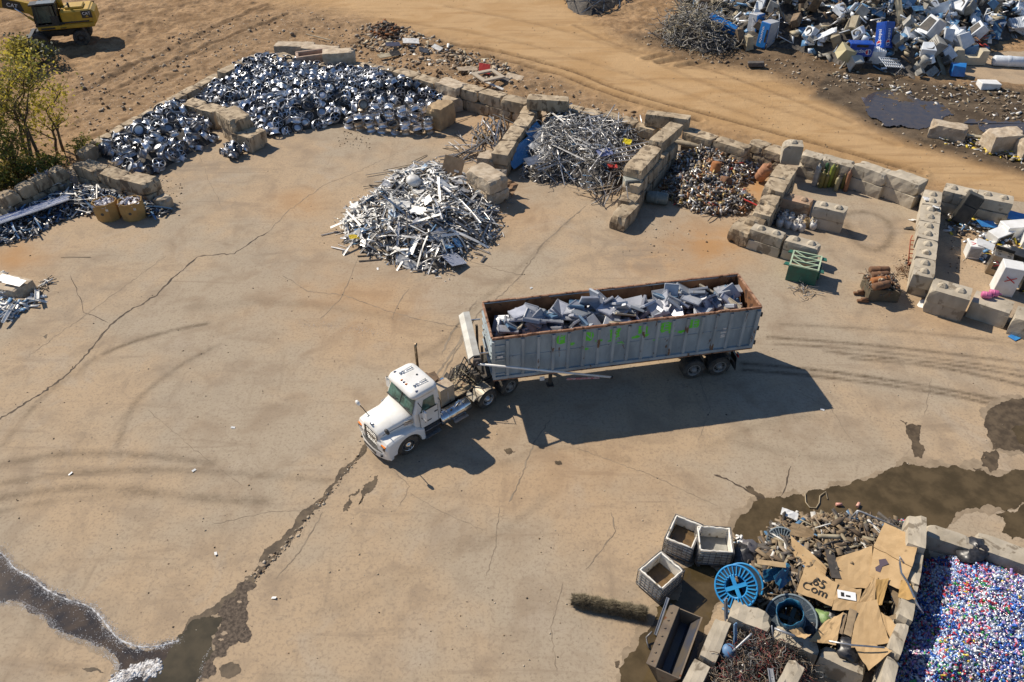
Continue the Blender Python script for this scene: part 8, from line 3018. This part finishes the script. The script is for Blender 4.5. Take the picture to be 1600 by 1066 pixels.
def reel(label, loc, e, R_, m, m2, drum, hub=.52, both=True, top=True):
    t = thing('cable_reel', label, 'cable reel', loc, group='empty cable reels')
    t.rotation_euler = e

    def flange(z, s):
        b = MB()
        b.lathe([(R_, z - .02), (R_ + .015, z), (R_, z + .02), (R_ - .05, z + .025), (R_ - .05, z - .02)], None, 36, close=True)
        b.lathe([(hub * R_, z), (R_ - .04, z)], None, 36, 1)
        b.lathe([(hub * R_, z - .006), (R_ - .04, z - .006)], None, 36, 1)
        for k in range(28):
            a = 2 * math.pi * k / 28
            q = rot(0, 0, a)
            b.box(q @ Vector((R_ * (hub + 1) / 2 - .02, 0, z + s * .025)), (R_ * (1 - hub) - .06, .035, .05), q, 0)
        b.lathe([(hub * R_ + .03, z - .01), (hub * R_ + .03, z + .03), (hub * R_ - .03, z + .03), (hub * R_ - .03, z - .01)], None, 30, close=True)
        for k in range(2):
            q = rot(0, 0, .7 + k * math.pi / 2)
            b.box((0, 0, z + s * (.012 + .003 * k)), (2 * hub * R_, .13, .03), q)
        b.lathe([(.05, z - .02), (.10, z - .02), (.10, z + .05), (.05, z + .05)], None, 14, close=True)
        fo = b.build('flange', [m, slot], t)
        return fo
    flange(0, -1)
    if both:
        flange(drum, 1)
    b = MB()
    r = R_ * hub * .98
    b.lathe([(r, .01), (r, drum - .01), (r - .025, drum - .01), (r - .025, .01)], None, 30, close=True)
    if not both:   # torn upper edge
        b.v = [(x, y, z + (.14 * math.sin(3 * math.atan2(y, x)) + .10 * math.sin(7 * math.atan2(y, x)) if z > drum * .5 else 0)) for x, y, z in b.v]
    b.build('drum', m2, t)
    return t


_c = P(1150, 917, 1.15)
_nrm = Vector((-.50, -.55, .68)).normalized()
reel('bright blue cable reel standing tilted with its spoked flange facing the view', _c, (-_nrm).to_track_quat('Z', 'Y').to_euler(), .70, reel_b, reel_d, .8)
reel('dark blue torn reel drum standing upright on its round grey flange', P(1236, 968, .75), (math.radians(12), math.radians(-24), .3), .80, reel_g, reel_d, 1.15, .52, False)
reel('grey-blue reel half buried in the rubbish behind the cardboard', P(1222, 848, .45), Vector((.55, .6, -.5)).to_track_quat('Z', 'Y').to_euler(), .55, reel_g, reel_g, .6)
put(sheet_piece(1.2, .45, reel_d, 301, bend=.4), *Zc(290, 490), 1.15, (.7, .5, .9), 'torn dark blue steel sheet above the upright reel drum', 'metal sheet')
put(sheet_piece(.9, .4, reel_d, 302, bend=.5), *Zc(235, 470), 1.0, (.9, .2, .4), 'curled dark blue steel strip left of the upright reel drum', 'metal sheet')
span('post', (1133, 936), 1.9, (1134, 968), 1.0, .13, grey_st, 'pale grey post standing against the wall below the blue reel', 'post')
span('post', (1148, 974), 1.55, (1148, 1008), .6, .12, mat('post_blue', (.16, .27, .42), rough=.4), 'bluish post in the cable bay', 'post')
span('post', (1145, 1018), .9, (1175, 990), 1.3, .07, grey_st, 'thin pole slanting across the cable bay', 'post', 'tube')
span('post', (1203, 1045), 1.0, (1208, 1080), .9, .16, grey_st, 'pale blue-grey beam in the cables at the bottom edge', 'post')
put(MB().lathe([(.001, 0), (.22, .02), (.24, .3), (.2, .42), (.001, .45)], None, 18).build('bucket', mat('bucket_blue', (.10, .20, .36), rough=.5)), 1133, 1018, .4, (.5, .2, 0), 'blue-grey bucket in the corner of the cable bay', 'bucket')
# cable tangle
K1 = Mound([(1092, 1090), (1140, 1000), (1160, 985), (1205, 996), (1262, 1022), (1270, 1060), (1240, 1100), (1100, 1110)], 1.0, 1.4, seed=38)
K1.base('cable_core', dark_fill, .15, -.1)
tangle('cable_heap', [hose_mat, hose_mat, al_g, al_d, mat('cable_dark', (.04, .032, .028), (.10, .075, .055), 3, rough=.6), mat('cable_brown', (.16, .10, .065), rough=.7), mat('cable_red', (.20, .045, .04), rough=.5), al_g, mat('cable_tan', (.30, .24, .17), rough=.6)], K1, 1200, 115, .010, .9, .25, 9, 4, 1.2)
rbits('cable_bits', [al_w, al_a, al_r, al_d], K1, 160, 116, (.04, .14), (.03, .08), (.01, .05), .5, .1, (2, 2, 1, 3))

# ---- cans and bottles
B1 = Mound([(1448, 846), (1520, 868), (1600, 896), (1690, 930), (1690, 1120), (1392, 1120), (1400, 1050), (1425, 965), (1440, 880)], 1.15, 2.2, seed=39, bump=.14)
can_cols = [('silver', (.58, .59, .63), .7), ('white', (.66, .66, .68), 0), ('blue', (.04, .14, .48), .1), ('red', (.52, .05, .07), .1), ('navy', (.02, .04, .18), .1), ('green', (.05, .30, .09), .1), ('violet', (.30, .22, .48), .1), ('gold', (.55, .42, .06), .2), ('pale blue', (.40, .52, .74), .1), ('pink', (.66, .32, .44), .1)]
can_m = [mat('can_' + n.replace(' ', '_'), c, rough=.3, metal=mt, rnd=.15) for n, c, mt in can_cols]
wts = [26, 15, 18, 7, 10, 3, 9, 1.5, 14, 6]
B1.base('can_heap_core', mat('can_core', (.16, .16, .22), (.34, .32, .36), 14, rough=.5), .15, -.06)


def can_mass(name, md, n, seed, keep=None):
    """crushed cans lying in every direction, one object"""
    g = np.random.default_rng(seed)
    pts = np.array(md.sample(n, seed))
    if keep is not None:
        pts = np.array([p for p in pts if keep(p)])
    n = len(pts)
    z = md.z(pts[:, 0], pts[:, 1])
    K = 6
    a = np.arange(K) * 2 * np.pi / K
    ring = np.stack([np.cos(a), np.sin(a)], -1)
    L = g.uniform(.03, .10, n)
    r = g.uniform(.016, .042, n)
    fl = g.uniform(.35, 1.0, n)
    base = np.zeros((n, 2 * K, 3))
    for e, s in ((0, -1), (1, 1)):
        base[:, e * K:(e + 1) * K, 0] = ring[None, :, 0] * r[:, None]
        base[:, e * K:(e + 1) * K, 1] = ring[None, :, 1] * (r * fl)[:, None]
        base[:, e * K:(e + 1) * K, 2] = s * L[:, None]
    q = g.normal(0, 1, (n, 4))
    q /= np.linalg.norm(q, axis=1)[:, None]
    w, x, y, zz = q.T
    Rm = np.stack([np.stack([1 - 2 * (y * y + zz * zz), 2 * (x * y - w * zz), 2 * (x * zz + w * y)], -1), np.stack([2 * (x * y + w * zz), 1 - 2 * (x * x + zz * zz), 2 * (y * zz - w * x)], -1),
                   np.stack([2 * (x * zz - w * y), 2 * (y * zz + w * x), 1 - 2 * (x * x + y * y)], -1)], 1)
    V = np.einsum('nij,nkj->nki', Rm, base) + np.stack([pts[:, 0], pts[:, 1], z + g.uniform(-.05, .10, n)], -1)[:, None, :]
    side = np.array([(i, (i + 1) % K, K + (i + 1) % K, K + i) for i in range(K)])
    cap = np.array([(5, 2, 1, 0), (5, 4, 3, 2), (6, 7, 8, 11), (8, 9, 10, 11)])
    q_ = np.concatenate([side, cap])
    F = (q_[None] + (np.arange(n) * 2 * K)[:, None, None]).reshape(-1, 4)
    # colours come in drifts
    drift = np.stack([vnoise(pts[:, 0] * 1.3 + 9 * k, pts[:, 1] * 1.3 + 5 * k, 70 + k) for k in range(len(wts))], -1)
    pr = np.array(wts)[None] * np.exp(3.2 * (drift - .5))
    pr = np.cumsum(pr / pr.sum(1, keepdims=True), 1)
    ci = (g.uniform(0, 1, (n, 1)) > pr).sum(1).clip(0, len(wts) - 1)
    return tag(np_mesh(name, V.reshape(-1, 3), F, can_m, mi=np.repeat(ci, len(q_))), kind='stuff')


can_mass('crushed_cans', B1, 24000, 120)
can_mass('crushed_cans', Mound([Zc(880, 205), Zc(950, 190), Zc(955, 245), Zc(900, 235)], .15, .3), 160, 121)


def one_can(m):
    b = MB()
    b.lathe([(.001, -.10), (.038, -.10), (.052, -.085), (.05, -.02), (.036, .01), (.05, .04), (.052, .085), (.04, .10), (.001, .098)], None, 10)
    b.v = [(x, y * .72, z) for x, y, z in b.v]
    return b.build('crushed_can', m)


pile(B1, 290, [one_can(m) for m in can_m], [f'crushed {c[0]} can on top of the heap of cans' for c in can_cols], 'can', 'crushed cans on the heap', 122, tilt=.9, lift=.12, roll=1.4, smin=.6, smax=1.1)
